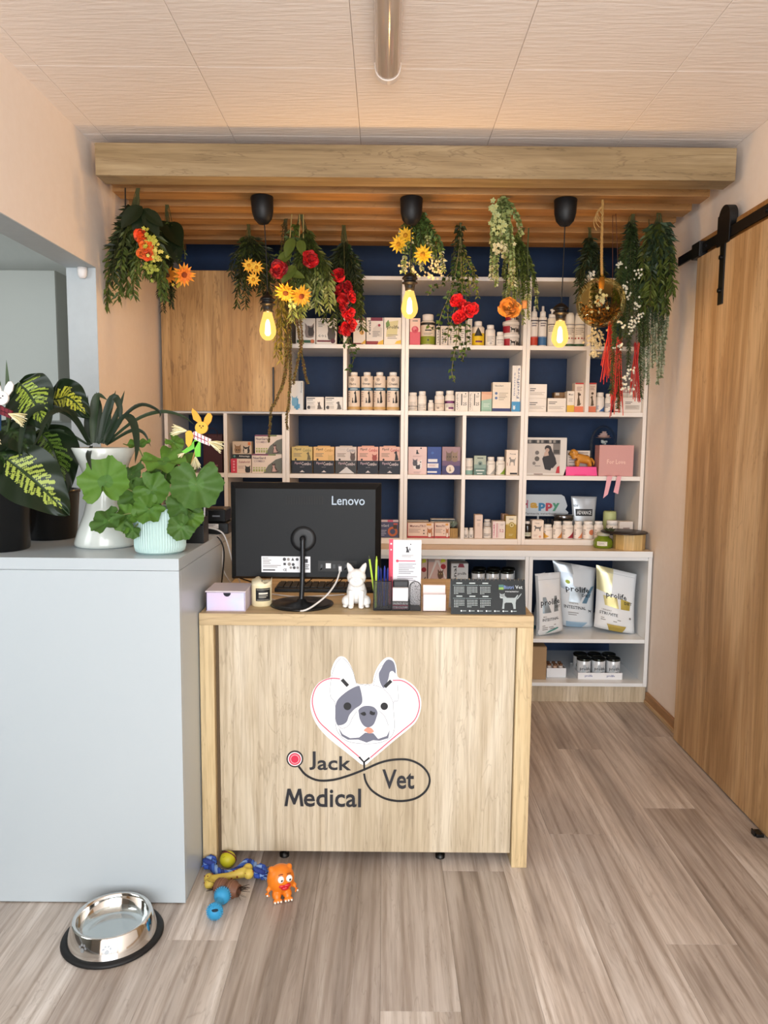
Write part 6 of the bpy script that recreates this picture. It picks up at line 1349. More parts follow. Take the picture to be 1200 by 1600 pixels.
def daisy(t, o, px, py, Y, r, col, col2, centre, face=Vector((0, -1, -.2)), n=14, name='sunflower'):
    c = at(px, py, Y) - o; f = face.normalized(); a = f.orthogonal().normalized(); b = f.cross(a); rnd = random.Random(int(px * 7 + py))
    m = MB()
    for ring, (rr, cc, nn) in enumerate(((1.0, col, n), (.78, col2, n - 3))):
        for k in range(nn):
            an = 2 * PI * (k + ring * .5) / nn + rnd.uniform(-.08, .08); d = a * math.cos(an) + b * math.sin(an)
            m.leaf(c + f * (.002 + .003 * ring), (d + f * (.05 + .22 * ring) + rv(rnd, .08)), f, r * rr * rnd.uniform(.9, 1.08), r * .34, M(cc, .6), .12)
    fl = m.obj(name, t)
    MB().ball(c + f * .006, r * .26, M(centre, .8), n=10, m=6, sy=.9).obj('flower_centre', fl)
    return fl
def bloom(t, o, px, py, Y, r, col, up=Vector((-.2, -.9, -.1)), name='red_flower'):
    m = MB(); rnd = R(int(px * 13 + py)); c = at(px, py, Y) - o; f = up.normalized(); a = f.orthogonal().normalized(); b = f.cross(a)
    h = col.lstrip('#'); tones = [col] + ['#%02x%02x%02x' % tuple(min(255, int(int(h[i:i + 2], 16) * k)) for i in (0, 2, 4)) for k in (.72, 1.12)]
    for L in range(3):
        for k in range((4, 6, 7)[L]):
            an = 2 * PI * (k + .4 * L) / (4, 6, 7)[L] + rnd.uniform(-.25, .25); d = (a * math.cos(an) + b * math.sin(an)); sd = f.cross(d); tilt = (1.5, .75, .2)[L] + rnd.uniform(-.25, .25); ln = r * (.62, .85, 1.05)[L] * rnd.uniform(.85, 1.15); w = ln * .62
            up_ = (d + f * tilt).normalized(); vs = []
            for i in range(4):
                s_ = i / 3; ww = w * (.2, .75, 1, .8)[i]
                for j in range(4):
                    g_ = j / 3 * 2 - 1; vs.append(c + d * r * .06 + up_ * ln * s_ * (1 - .18 * g_ * g_ * s_) + sd * ww * g_ + f * (abs(g_) * .22 * w + (rnd.uniform(-.22, .22) * r if i > 1 else 0)))
            m.add(vs, [(i * 4 + j, i * 4 + j + 1, i * 4 + j + 5, i * 4 + j + 4) for i in range(3) for j in range(3)], M(tones[rnd.randrange(3)], .6), False)
    return m.obj(name, t)
def blossoms(t, o, px, py, Y, r, n, col='#e9e4d2', seed=1, size=.008, name='white_blossom', sy=1.3):
    rnd = random.Random(seed); m = MB(); c = at(px, py, Y) - o
    for i in range(n):
        q = c + Vector((rnd.gauss(0, r * .45), rnd.gauss(0, r * .35), rnd.gauss(0, r * .45 * sy))); f = Vector((rnd.uniform(-.6, .6), -1, rnd.uniform(-.5, .5))).normalized(); a = f.orthogonal().normalized(); b = f.cross(a)
        for k in range(5):
            an = k * 1.2566; d = a * math.cos(an) + b * math.sin(an); d2 = a * math.cos(an + .6) + b * math.sin(an + .6); d3 = a * math.cos(an - .6) + b * math.sin(an - .6)
            m.add([q, q + d3 * size * .6 + f * .001, q + d * size + f * .002, q + d2 * size * .6 + f * .001], [(0, 1, 2, 3)], M(col, .6))
        m.add([q + f * .002 + a * size * .2, q + f * .002 + b * size * .2, q + f * .002 - a * size * .2, q + f * .002 - b * size * .2], [(0, 1, 2, 3)], M('#c9b45a', .7))
    return m.obj(name, t)
def broad(t, o, pa, pb, Y0, Y1, W, col, name='broad_leaf', nrm=Vector((0, -1, .3)), vein=None, curl=.15):
    """a big leaf between two photo places"""
    A, B = at(*pa, Y0) - o, at(*pb, Y1) - o; d = B - A; L = d.length; d.normalize(); sd = d.cross(nrm).normalized(); up = sd.cross(d)
    m = MB(); n, k = 10, 6; vs = []
    for i in range(n + 1):
        s = i / n; w = W * (math.sin(PI * s ** .8) ** .75) if 0 < s < 1 else 0
        for j in range(-k // 2, k // 2 + 1):
            f = j / (k / 2); vs.append(A + d * L * s + sd * w / 2 * f + up * (abs(f) * w * .12 - curl * L * s * s))
    fs = [(i * (k + 1) + j, i * (k + 1) + j + 1, (i + 1) * (k + 1) + j + 1, (i + 1) * (k + 1) + j) for i in range(n) for j in range(k)]
    m.add(vs, fs, lm(col, .35), True)
    return m.obj(name, t)
G_ = 'hanging bouquets below the slatted canopy'
R = random.Random
# 1 far left olive bunch
t, o = hang('hanging_bouquet', 'big leafy bunch with orange and yellow blossoms hanging at the far left', 216, 292, 3.2, group=G_)
bunch(t, o, 17, R(1), (214, 325), (166, 262), (405, 488), dY=.09, L=.072, W=.021, step=.015, mats=MDL, start=.28, per=3, tipmats=OLV, spread=.8, droop=.5)
bunch(t, o, 7, R(2), (205, 330), (168, 225), (385, 440), dY=.06, L=.065, W=.02, step=.017, mats=DKL, start=.3, per=3, spread=1.0)
for pa, pb, W in (((222, 322), (188, 352), .07), ((225, 325), (246, 365), .06), ((222, 325), (212, 372), .06), ((228, 330), (252, 350), .05)): broad(t, o, pa, pb, 3.16, 3.11, W, '#1a2614')
for px, py, r, c in ((221, 368, .026, '#d9481c'), (223, 377, .022, '#e0591f'), (229, 385, .024, '#d8611f'), (222, 396, .02, '#dd6a2a'), (232, 399, .022, '#d9501f')): bloom(t, o, px, py, 3.1, r, c, Vector((.1, -1, -.2)), 'orange_blossom')
blossoms(t, o, 234, 375, 3.1, .035, 40, '#b9b23c', 3, .010, 'yellow_blossom'); blossoms(t, o, 243, 394, 3.1, .03, 26, '#d8c65a', 4, .009, 'yellow_blossom'); blossoms(t, o, 236, 418, 3.12, .03, 26, '#9aa03c', 5, .010, 'yellow_blossom')
MB().tube([Vector((at(196, 300, 3.2).x, 3.2, SLZ)) - o, at(196, 345, 3.18) - o, at(210, 350, 3.17) - o], .003, M('#1d1a14', .7), n=5).obj('twig', t)
# 2 second left
t, o = hang('hanging_bouquet', 'dark broad-leaf bunch with two amber sunflowers against the cupboard edge', 261, 338, 3.42, group=G_)
for pa, pb, W in (((258, 345), (240, 385), .09), ((260, 345), (262, 400), .10), ((262, 348), (282, 380), .09), ((262, 350), (278, 408), .09), ((258, 350), (248, 408), .07)): broad(t, o, pa, pb, 3.42, 3.36, W, '#17220f', nrm=Vector((.2, -1, .2)))
bunch(t, o, 8, R(4), (260, 380), (248, 272), (462, 492), dY=.05, L=.045, W=.010, step=.009, mats=DKL, start=.45, per=3, tipmats=DKL, droop=.6, stem=.0014)
bunch(t, o, 3, R(5), (268, 352), (278, 290), (395, 420), dY=.04, L=.03, W=.012, step=.016, mats=OLV, start=.3, per=2)
daisy(t, o, 261, 428, 3.33, .05, '#d9861c', '#c9741a', '#4a2d14', Vector((.1, -.8, -.7))); daisy(t, o, 287, 429, 3.32, .052, '#e09326', '#d87420', '#8a3c14', Vector((.5, -.8, -.3)))
blossoms(t, o, 280, 443, 3.34, .022, 12, '#c9ae3a', 6, .009, 'yellow_blossom')
# 3 beside bulb 1
t, o = hang('hanging_bouquet', 'leafy bunch with small yellow daisies just left of the left pendant', 388, 352, 3.72, group=G_)
bunch(t, o, 15, R(7), (388, 368), (360, 432), (420, 486), dY=.08, L=.058, W=.015, step=.013, mats=DKL + MDL[:1], start=.22, per=3, droop=.4)
for px, py in ((389, 415), (401, 418), (396, 437)): daisy(t, o, px, py, 3.63, .036, '#dca22a', '#d8b33c', '#b9851f', Vector((.1, -1, -.1)), n=11, name='yellow_daisy')
# 4 leaves and roses
t, o = hang('hanging_bouquet', 'olive leaf bunch with two dark red blooms and two golden sunflowers', 470, 336, 3.55, group=G_)
bunch(t, o, 15, R(8), (480, 372), (456, 522), (440, 505), dY=.08, L=.070, W=.019, step=.014, mats=MDL, start=.22, per=3, tipmats=PAL, droop=.5, spread=.8)
bunch(t, o, 5, R(9), (460, 368), (430, 470), (400, 440), dY=.04, L=.05, W=.024, step=.03, mats=OLV, start=.2, per=2)
for pa, pb, W in (((455, 395), (432, 410), .05), ((458, 372), (446, 400), .05), ((468, 375), (474, 398), .045), ((450, 425), (475, 432), .04), ((462, 415), (440, 440), .05)): broad(t, o, pa, pb, 3.5, 3.46, W, '#56632a')
bloom(t, o, 436, 420, 3.47, .038, '#9c1219'); bloom(t, o, 485, 407, 3.46, .04, '#b5161b', Vector((.3, -.9, .2)))
daisy(t, o, 447, 456, 3.42, .055, '#e6a52a', '#dd8f22', '#6b3f14', Vector((-.1, -.75, -.75))); daisy(t, o, 470, 462, 3.41, .052, '#e8a82c', '#e0962a', '#7d3a14', Vector((.4, -.8, -.45)))
blossoms(t, o, 457, 474, 3.42, .018, 8, '#c9cf7a', 9, .009, 'yellow_blossom')
for x in (456, 468, 474): MB().tube([Vector((at(x, 335, 3.55).x, 3.55, SLZ)) - o, at(x - 3 if x == 456 else x, 372, 3.53) - o], .0026, M('#a5925a', .7), n=5).obj('pale_stem', t)
# 4b dry vine
t, o = hang('hanging_vine', 'long dry brown vine trailing down past the left edge of the shelves', 447, 338, 3.62, group=G_)
V4 = dict(L=.013, W=.008, step=.0055, mats=BRN + ['#6f6a34', '#57592c'], start=.3, per=3, spread=1.0, taper=.1, stem=.0022, stemcol='#6d5238')
for i, pts in enumerate(([(447, 400), (449, 470), (450, 540), (445, 590), (430, 628), (424, 640), (420, 690)], [(448, 400), (452, 470), (454, 560), (452, 620), (448, 652), (449, 672)], [(450, 410), (458, 470), (464, 500), (470, 545), (477, 585), (481, 600)], [(450, 400), (466, 480), (472, 530), (466, 560), (458, 600)], [(447, 400), (445, 480), (447, 560), (440, 610)])):
    twig(t, o, [o] + [at(x, y, 3.62 + .02 * (i % 3)) for x, y in pts], R(20 + i), **V4)
bunch(t, o, 4, R(11), (445, 370), (430, 448), (540, 565), dY=.03, L=.06, W=.018, step=.022, mats=['#7d6f2a', '#8a7d34', '#6b6526'], start=.5, per=2, droop=.7)
bunch(t, o, 3, R(12), (447, 350), (436, 456), (385, 400), dY=.03, L=.02, W=.008, step=.01, mats=BRN, start=.1, per=2)
# 5 red flower bunch
t, o = hang('hanging_bouquet', 'dark bunch with a column of bright red flowers in its middle', 537, 355, 3.72, group=G_)
bunch(t, o, 15, R(13), (537, 378), (506, 570), (450, 525), dY=.08, L=.062, W=.017, step=.014, mats=DKL, start=.25, per=3, droop=.5, tipmats=MDL)
bunch(t, o, 5, R(14), (545, 385), (545, 572), (430, 480), dY=.05, L=.036, W=.022, step=.026, mats=['#24361c', '#2e4222'], start=.3, per=2)
for px, py, r in ((528, 430, .036), (532, 428, .03), (532, 452, .034), (545, 450, .036), (538, 468, .038), (548, 464, .034), (535, 484, .033), (543, 492, .03), (548, 488, .028), (536, 512, .036), (548, 508, .036), (541, 517, .03)): bloom(t, o, px, py, 3.62, r * .82, ('#c4131a', '#b01018', '#d01a20')[int(px) % 3], Vector((math.sin(px), -1, math.cos(py) * .4)))
for i, pts in enumerate(([(538, 480), (543, 520), (548, 545), (553, 560), (545, 578)], [(540, 480), (548, 530), (558, 545)], [(536, 480), (532, 525), (540, 540)])):
    twig(t, o, [o] + [at(x, y, 3.66) for x, y in [(538, 420)] + pts], R(40 + i), L=.034, W=.02, step=.03, mats=['#2c4420', '#3b5428'], start=.62, per=2, stem=.0015, taper=.2)
# 6 at bulb 2
t, o = hang('hanging_bouquet', 'fresh green bunch with yellow daisies and white bells around the middle pendant', 654, 312, 3.45, group=G_)
bunch(t, o, 15, R(15), (656, 334), (618, 694), (375, 435), dY=.08, L=.032, W=.017, step=.010, mats=['#3f5426', '#506630', '#64783a'], start=.15, per=3, tipmats=PAL + ['#c9c49a'], droop=.35)
bunch(t, o, 4, R(16), (652, 330), (640, 670), (380, 405), dY=.05, L=.034, W=.02, step=.014, mats=MDL, start=.1, per=3)
for px, py, r in ((623, 382, .042), (634, 368, .042), (661, 398, .046)): daisy(t, o, px, py, 3.38, r, '#e6b61e', '#dfa81c', '#b07a14', Vector((-.2, -1, -.1)), n=12, name='yellow_daisy')
for px, py, s in ((630, 416, 1), (645, 422, 2), (676, 412, 3), (688, 420, 4), (674, 432, 5)): blossoms(t, o, px, py, 3.42, .030, 16, '#dccb9c', s, .0065)
# 7 vine with red flowers
t, o = hang('hanging_vine', 'loose round-leaf vine with three red flowers hanging in the middle bay', 720, 340, 3.66, group=G_)
V7 = dict(L=.034, W=.024, step=.03, mats=['#34491f', '#46602a', '#5a7434', '#283a1a'], start=.35, per=2, stem=.0017, stemcol='#7d7a54', taper=.25, droop=.1)
for i, pts in enumerate(([(716, 400), (706, 450), (690, 490), (682, 515), (668, 508)], [(718, 400), (704, 460), (700, 500), (712, 512)], [(720, 400), (718, 460), (716, 520), (722, 545), (720, 560)], [(720, 400), (722, 480), (712, 540), (706, 580), (711, 598)], [(718, 400), (698, 440), (676, 450), (668, 462)], [(722, 400), (728, 470), (730, 530), (722, 565)], [(722, 390), (736, 420), (742, 450)], [(718, 390), (708, 420), (690, 440)], [(719, 395), (712, 470), (700, 520), (692, 535)])):
    twig(t, o, [o] + [at(x, y, 3.64 + .02 * (i % 3)) for x, y in pts], R(60 + i), **V7)
bunch(t, o, 3, R(17), (714, 365), (706, 722), (400, 415), dY=.03, L=.04, W=.02, step=.02, mats=DKL, start=.1, per=2)
bunch(t, o, 4, R(18), (722, 390), (722, 748), (440, 470), dY=.03, L=.03, W=.012, step=.014, mats=['#7d8434', '#8f8a3c'], start=.4, per=2)
for px, py, r in ((714, 470, .036), (719, 476, .03), (730, 486, .042), (738, 484, .034), (722, 494, .038), (715, 497, .03)): bloom(t, o, px, py, 3.58, r * .85, ('#d81a22', '#c81219')[int(px) % 2], Vector((math.sin(px) * .6, -1, .2)))
# 8 eucalyptus
t, o = hang('hanging_bouquet', 'pale green eucalyptus bunch hanging high before the canopy slats', 784, 296, 3.27, group=G_)
bunch(t, o, 10, R(19), (784, 308), (764, 812), (365, 458), dY=.06, L=.028, W=.021, step=.009, mats=['#74824a', '#8a9658', '#5d6d3a', '#9aa468'], start=.1, per=3, tipmats=PAL + ['#b9b07a', '#c9bf94'], droop=.2)
blossoms(t, o, 773, 326, 3.22, .03, 10, '#a9b27a', 7, .014, 'pale_rosette'); blossoms(t, o, 782, 392, 3.24, .04, 22, '#d2c79a', 8, .010); blossoms(t, o, 780, 350, 3.22, .035, 16, '#b0b678', 9, .012, 'pale_rosette')
# 9 green vine with orange flower and cork
t, o = hang('hanging_vine', 'small-leaf green vine with an orange carnation and a cork', 818, 356, 3.74, group=G_)
bunch(t, o, 12, R(21), (812, 376), (786, 840), (440, 512), dY=.06, L=.026, W=.015, step=.009, mats=['#4a5a2a', '#5d6d34', '#38481f'], start=.2, per=3, tipmats=PAL, droop=.35)
bunch(t, o, 5, R(22), (808, 375), (778, 815), (425, 455), dY=.05, L=.022, W=.014, step=.011, mats=['#56662e', '#7d8744'], start=.15, per=3)
for px, py, r in ((795, 482, .046), (802, 484, .036)): bloom(t, o, px, py, 3.62, r, '#e08a34' if px < 800 else '#e2a04a', Vector((-.2, -1, .2)), 'orange_carnation')
q = at(819.5, 476, 3.6) - o; MB().lathe([(0, -.018), (.011, -.018), (.0135, .018), (0, .018)], M('#c98a54', .8), q, n=12).obj('cork', t)
MB().tube([Vector((at(826, 356, 3.74).x, 3.74, SLZ)) - o, at(824, 400, 3.73) - o, at(826, 430, 3.7) - o], .0035, M('#4a5a38', .6), n=6).obj('thick_stem', t)
# 10 glass globe on a rope
GC = at(939, 473, 3.3); GR = .1055
t = thing('glass_globe', 'amber glass globe terrarium hanging on a thick twine rope', 'ornament', (GC.x, 3.3, SLZ))
o = Vector((GC.x, 3.3, SLZ)); gz = GC.z - SLZ
AMB = clear_mat('amber_glass', (.92, .83, .52, 1), .22)
MB().lathe([(GR * math.sin(PI * i / 26), gz - GR * math.cos(PI * i / 26)) for i in range(0, 26)] + [(.012, gz + GR * 1.005), (.012, gz + GR + .012)], AMB, n=40).obj('globe', t)
hx = Vector((at(942, 303, 3.3).x - o.x, 0, 0)); rp_ = spline([hx, Vector((hx.x * .6, 0, gz * .5)), Vector((0, 0, gz + GR + .008))], 14)
m = MB()
for k in range(3):
    pts = []
    for i, p in enumerate(spline([tuple(q_) for q_ in rp_], 3)):
        an = i * .55 + k * 2.094; pts.append(p + Vector((math.cos(an), math.sin(an), 0)) * .0032)
    m.tube(pts, .0034, M('#b08a50', .9), n=5)
m.obj('twine_rope', t)['kind'] = 'stuff'
m = MB()
for k in range(6): m.tube(bezier((hx.x, 0, -.03), (hx.x - .03 - .006 * k, -.01, -.03 - .012 * k), (hx.x - .012 * (k % 3), -.012, -.07 - .012 * k), 6), .0018, M('#b9935a', .9), n=4)
m.obj('twine_knot', t)['kind'] = 'stuff'
MB().lathe([(0, gz + GR - .05), (.010, gz + GR - .05), (.013, gz + GR - .02), (.010, gz + GR + .002), (0, gz + GR + .002)], M('#b07a3c', .8), n=12).obj('cork', t)
m = MB(); rnd = R(77)
for i in range(420):
    a_, r_r = rnd.uniform(0, 6.28), math.sqrt(rnd.random()) * .082; z = gz - .092 + rnd.random() * .05 + (r_r / .082) ** 2 * .042
    if r_r ** 2 + (z - gz) ** 2 > .098 ** 2: continue
    m.leaf((r_r * math.cos(a_), r_r * math.sin(a_), z), rv(rnd, 1) + Vector((0, 0, .4)), rv(rnd, 1), .024, .008, M(rnd.choice(['#3a2a1a', '#54381c', '#6b4a22', '#2a2018', '#8a5a26']), .8))
o_ = m.obj('moss', t); o_['kind'] = 'stuff'
blossoms(t, o, 939, 470, 3.24, .032, 34, '#dfe2ea', 12, .008)
# 11 bunch behind the globe
t, o = hang('hanging_bouquet', 'dark leaf bunch with cream hydrangea hanging behind the glass globe', 921, 357, 3.72, group=G_)
bunch(t, o, 12, R(23), (922, 380), (898, 946), (405, 475), dY=.06, L=.062, W=.015, step=.013, mats=DKL + BLU[:1], start=.25, per=3, droop=.4)
for i, (x, y) in enumerate(((924, 500), (936, 515), (930, 530))): twig(t, o, [o, at(925, 420, 3.74), at((925 + x) / 2, 470, 3.72), at(x, y, 3.7)], R(90 + i), L=.03, W=.012, step=.02, mats=MDL, start=.5)
for px, py, r, s in ((930, 528, .045, 1), (936, 540, .03, 2), (929, 552, .02, 3)): blossoms(t, o, px, py, 3.68, r, 70 if s == 1 else 26, '#d6c8a0', 30 + s, .0075, 'cream_blossom', 1.0)
blossoms(t, o, 924, 430, 3.7, .018, 8, '#dcdcd4', 34, .009)
# 12 asparagus fern with white flowers
t, o = hang('hanging_bouquet', 'tall feathery fern bunch with white flower clusters right of the globe', 990, 322, 3.5, group=G_)
bunch(t, o, 18, R(24), (988, 360), (952, 1014), (450, 645), dY=.08, L=.026, W=.0042, step=.0045, mats=['#2c3d1e', '#3a4d26', '#4a5c30'], start=.12, per=4, spread=1.1, droop=.4, taper=.2)
bunch(t, o, 6, R(25), (985, 345), (965, 1005), (420, 470), dY=.06, L=.04, W=.008, step=.010, mats=DKL, start=.12, per=3)
for i, (px, py) in enumerate(((969, 416), (998, 426), (978, 448), (980, 460), (993, 478), (999, 494), (970, 507), (985, 515), (990, 505), (968, 541), (985, 578), (978, 592), (975, 605), (985, 609))): blossoms(t, o, px, py, 3.4, .022, 10, '#d9d9c9', 50 + i, .0062)
# 13 right olive bunch
t, o = hang('hanging_bouquet', 'thick olive leaf bunch at the far right beside the door track', 1030, 322, 3.48, group=G_)
bunch(t, o, 18, R(26), (1030, 340), (1000, 1054), (415, 490), dY=.09, L=.075, W=.022, step=.0145, mats=BLU + MDL[:2], start=.18, per=3, tipmats=OLV, droop=.55, spread=.9)
# 14 bead vines
t, o = hang('hanging_vine', 'string-of-pearls strands with whitish tips below the right olive bunch', 1014, 336, 3.58, group=G_)
for i, (x, y) in enumerate(((1000, 570), (1006, 592), (1012, 600), (1019, 575), (1023, 565), (1028, 600), (1033, 590), (1036, 570), (1040, 530))):
    twig(t, o, [o, at(1014 + i, 420, 3.6), at(x + 1, (y + 430) / 2, 3.58), at(x, y, 3.56)], R(110 + i), L=.013, W=.008, step=.0045, mats=['#44543a', '#56664a', '#384830'], start=.42, per=3, spread=1.1, taper=0, tipmats=['#a9ad94', '#8d9478', '#6d7a58'])
# 15 red tassels
def tassel(label, top, px0, px1, py0, py1, Y, n, seed, hook):
    rnd = R(seed); p = at(*hook, Y)
    t = thing('red_tassel', label, 'tassel', (p.x, Y, SLZ)); o = Vector((p.x, Y, SLZ))
    a = at(top[0], top[1], Y) - o
    MB().tube([Vector((0, 0, 0)), a * .5 + Vector((.004, 0, 0)), a], .0016, M('#4a2a1e', .7), n=5).obj('stem', t)
    m = MB()
    for i in range(n):
        x = px0 + (px1 - px0) * (i + rnd.random()) / n; y = rnd.uniform(py0, py1); e = at(x, y, Y + rnd.uniform(-.02, .02)) - o
        s = a + Vector((rnd.uniform(-.012, .012), rnd.uniform(-.01, .01), rnd.uniform(-.02, .02)))
        m.tube(bezier(s, (s + e) / 2 + Vector((rnd.uniform(-.012, .012), 0, .02)), e, 5), .0019, M(rnd.choice(['#c4261f', '#d8382a', '#b01c1c', '#d24a34']), .5), n=4)
    m.obj('strands', t)['kind'] = 'stuff'
tassel('left red tassel of thin strands hanging below the glass globe', (955, 505), 938, 962, 570, 602, 3.52, 22, 1, (957, 340))
tassel('longest red tassel, reaching down to the second shelf edge', (968, 530), 952, 974, 610, 655, 3.5, 26, 2, (962, 340))
tassel('short dark red tassel among the white flowers at the right', (994, 540), 984, 1001, 600, 630, 3.54, 14, 3, (992, 340))

# ------------------------------------------------------------------ potted plants on the white cabinet
def strap(m, pts, W, mat, Yoff=0):
    C = spline(pts, 5); n = len(C); vs = []
    for i, p in enumerate(C):
        T = (C[min(i + 1, n - 1)] - C[max(i - 1, 0)]).normalized(); view = (Vector((0, 0, CAMZ)) - p).normalized()
        sd = T.cross(Vector((.25, -.85, .5))); sd = sd.normalized() if sd.length > .05 else T.orthogonal().normalized(); s = i / (n - 1)
        w = W * (.55 + .9 * s if s < .4 else .91 * (1 - ((s - .4) / .6) ** 1.6) + .02) * .5
        up = sd.cross(T)
        vs += [p + sd * w, p - up * w * .35, p - sd * w]
    fs = []
    for i in range(n - 1): fs += [(i * 3, i * 3 + 1, i * 3 + 4, i * 3 + 3), (i * 3 + 1, i * 3 + 2, i * 3 + 5, i * 3 + 4)]
    return m.add(vs, fs, mat, True)
VC = cc(149, 858); vY = VC.y + .085
t = thing('potted_dracaena', 'strap-leaved plant in a tall hourglass-shaped white pot', 'plant', (VC.x + .003, vY, CT)); o = Vector((VC.x + .003, vY, CT))
sc = vY / 1160 * 1.0
PR = [(0, 0), (.088, 0), (.095, .004), (.096, .012), (.085, .05), (.066, .10), (.056, .14), (.054, .175), (.06, .215), (.077, .265), (.096, .307), (.094, .309), (.088, .304), (.074, .27), (.0, .262)]
MB().lathe(PR, M('#d3d9d3', .2, coat=.4), n=40).obj('pot', t)
MB().lathe([(0, .27), (.07, .271)], M('#2c241c', .95), n=20).obj('soil', t)
DR = ['#1c2a1a', '#223220', '#182415', '#2a3a24']
LV = [([(142, 695), (112, 650), (70, 636), (42, 650), (32, 690), (30, 722)], 12, -.05), ([(138, 695), (108, 678), (85, 672), (60, 676)], 6, -.02), ([(139, 692), (136, 660), (137, 617)], 10, .02), ([(146, 692), (146, 650), (152, 618), (168, 625)], 14, .03), ([(155, 692), (164, 650), (178, 620), (188, 640), (186, 668)], 13, -.02), ([(160, 693), (182, 648), (195, 610)], 9, .04), ([(163, 693), (196, 648), (222, 632), (248, 642), (250, 653)], 7, .03), ([(164, 694), (212, 656), (252, 643), (285, 650), (304, 664)], 7, .06), ([(165, 694), (192, 652), (208, 660), (214, 695), (211, 724)], 13, -.06), ([(166, 695), (204, 673), (224, 676), (236, 698)], 7, .02), ([(143, 696), (138, 712), (143, 735)], 8, -.12), ([(158, 690), (172, 640), (181, 610)], 8, .05), ([(150, 692), (156, 640), (150, 612)], 8, .04), ([(152, 693), (168, 655), (166, 630)], 12, .0), ([(140, 694), (120, 655), (98, 640), (75, 650), (62, 680), (50, 700)], 9, -.08)]
for i, (pts, w, dy) in enumerate(LV):
    if dy < -.04: dy *= 2.2
    m = MB(); n = len(pts)
    strap(m, [at(x, y, vY + dy * (j / (n - 1)) * 1.4) - o for j, (x, y) in enumerate(pts)], w * sc * 1.05, lm(DR[i % 4], .4)); m.obj('leaf', t)
# geranium
PC = cc(239.5, 868); gY = PC.y + .07
t = thing('potted_geranium', 'round-leaved geranium in a ribbed mint green pot', 'plant', (PC.x, gY, CT)); o = Vector((PC.x, gY, CT))
m = MB(); n = 180; prof = [(.063, 0), (.072, .006), (.0745, .02), (.0755, .132), (.0735, .136), (.066, .134), (.062, .11)]
vs = []
for r, z in prof:
    for i in range(n): a = 2 * PI * i / n; rr = r + (.0011 * math.sin(i * 2 * PI / 3) if .01 < z < .133 and r > .07 else 0); vs.append((rr * math.cos(a), rr * math.sin(a), z))
fs = [(j * n + i, j * n + (i + 1) % n, (j + 1) * n + (i + 1) % n, (j + 1) * n + i) for j in range(len(prof) - 1) for i in range(n)] + [tuple(reversed(range(n)))]
m.add(vs, fs, M('#b5d0cc', .5)); m.obj('pot', t); MB().lathe([(0, .112), (.064, .112)], M('#2c241c', .95), n=20).obj('soil', t)
def gleaf(px, py, r, nrm, dy, seed, notch=None):
    rnd = R(seed); c = at(px, py, gY + dy) - o; f = Vector(nrm).normalized(); a = f.orthogonal().normalized(); b = f.cross(a); n = 50; vs = [c - f * r * .1]; fs = []
    na = rnd.uniform(0, 6.28) if notch is None else notch
    rings = (.3, .55, .8, 1.0); mi = []
    for q in rings:
        for i in range(n):
            an = na + 2 * PI * i / n; x = i / n
            cut = min(1, .25 + 9 * min(x, 1 - x)) if min(x, 1 - x) < .09 else 1
            sc_ = (1 + .05 * math.sin(7 * 2 * PI * x) + .035 * math.sin(21 * 2 * PI * x + 1)) * cut if q > .7 else cut ** .5
            z = r * (.13 * q * math.sin(7 * 2 * PI * x + seed) * q + .16 * q * q - .1 + .05 * math.sin(3 * 2 * PI * x + seed))
            vs.append(c + (a * math.cos(an) + b * math.sin(an)) * r * q * sc_ + f * z)
    m = MB(); m1 = lm(('#466a24', '#507428', '#3f5f26')[seed % 3], .55); m2 = lm('#44682a', .55)
    m.add(vs[:1 + n], [(0, 1 + i, 1 + (i + 1) % n) for i in range(n)], m2, True)
    for j in range(3):
        m.add([vs[1 + j * n + i] for i in range(n)] + [vs[1 + (j + 1) * n + i] for i in range(n)], [(i, n + i, n + (i + 1) % n, (i + 1) % n) for i in range(n)], m1 if j != 1 or seed % 2 else m1, True)
    lf = m.obj('leaf', t)
    base = Vector((rnd.uniform(-.02, .02), rnd.uniform(-.02, .02), .115)); MB().tube(bezier(base, (base + c) / 2 + Vector((0, 0, .03)), c - f * r * .1, 6), .0022, lm('#6d7a44', .6), n=5).obj('petiole', lf)
for i, (px, py, r, nv, dy) in enumerate(((163, 752, 37, (-.1, -1, .35), -.10), (168, 812, 26, (-.3, -.7, .9), -.10), (210, 772, 28, (-.2, -.8, .5), -.02), (256, 718, 33, (.1, -.6, 1), .0), (307, 756, 38, (.3, -1, .25), -.06), (236, 765, 27, (.1, -1, .4), -.05), (282, 722, 28, (.4, -.5, .8), .05), (288, 790, 26, (.3, -.9, .3), -.05), (232, 795, 24, (0, -.9, .6), -.08), (298, 806, 20, (.5, -.8, .2), -.03), (283, 824, 20, (.3, -1, -.1), -.07), (214, 694, 20, (-.1, -.3, 1), .03), (197, 810, 22, (-.4, -.9, .2), -.07), (204, 740, 24, (-.3, -.6, .6), .04), (252, 745, 26, (0, -.8, .6), .03), (272, 690, 16, (.5, -.5, .6), .05), (206, 828, 14, (-.2, -1, -.2), -.08))):
    gleaf(px, py, r * gY / 1160 * 1.04, nv, dy, i + 1)
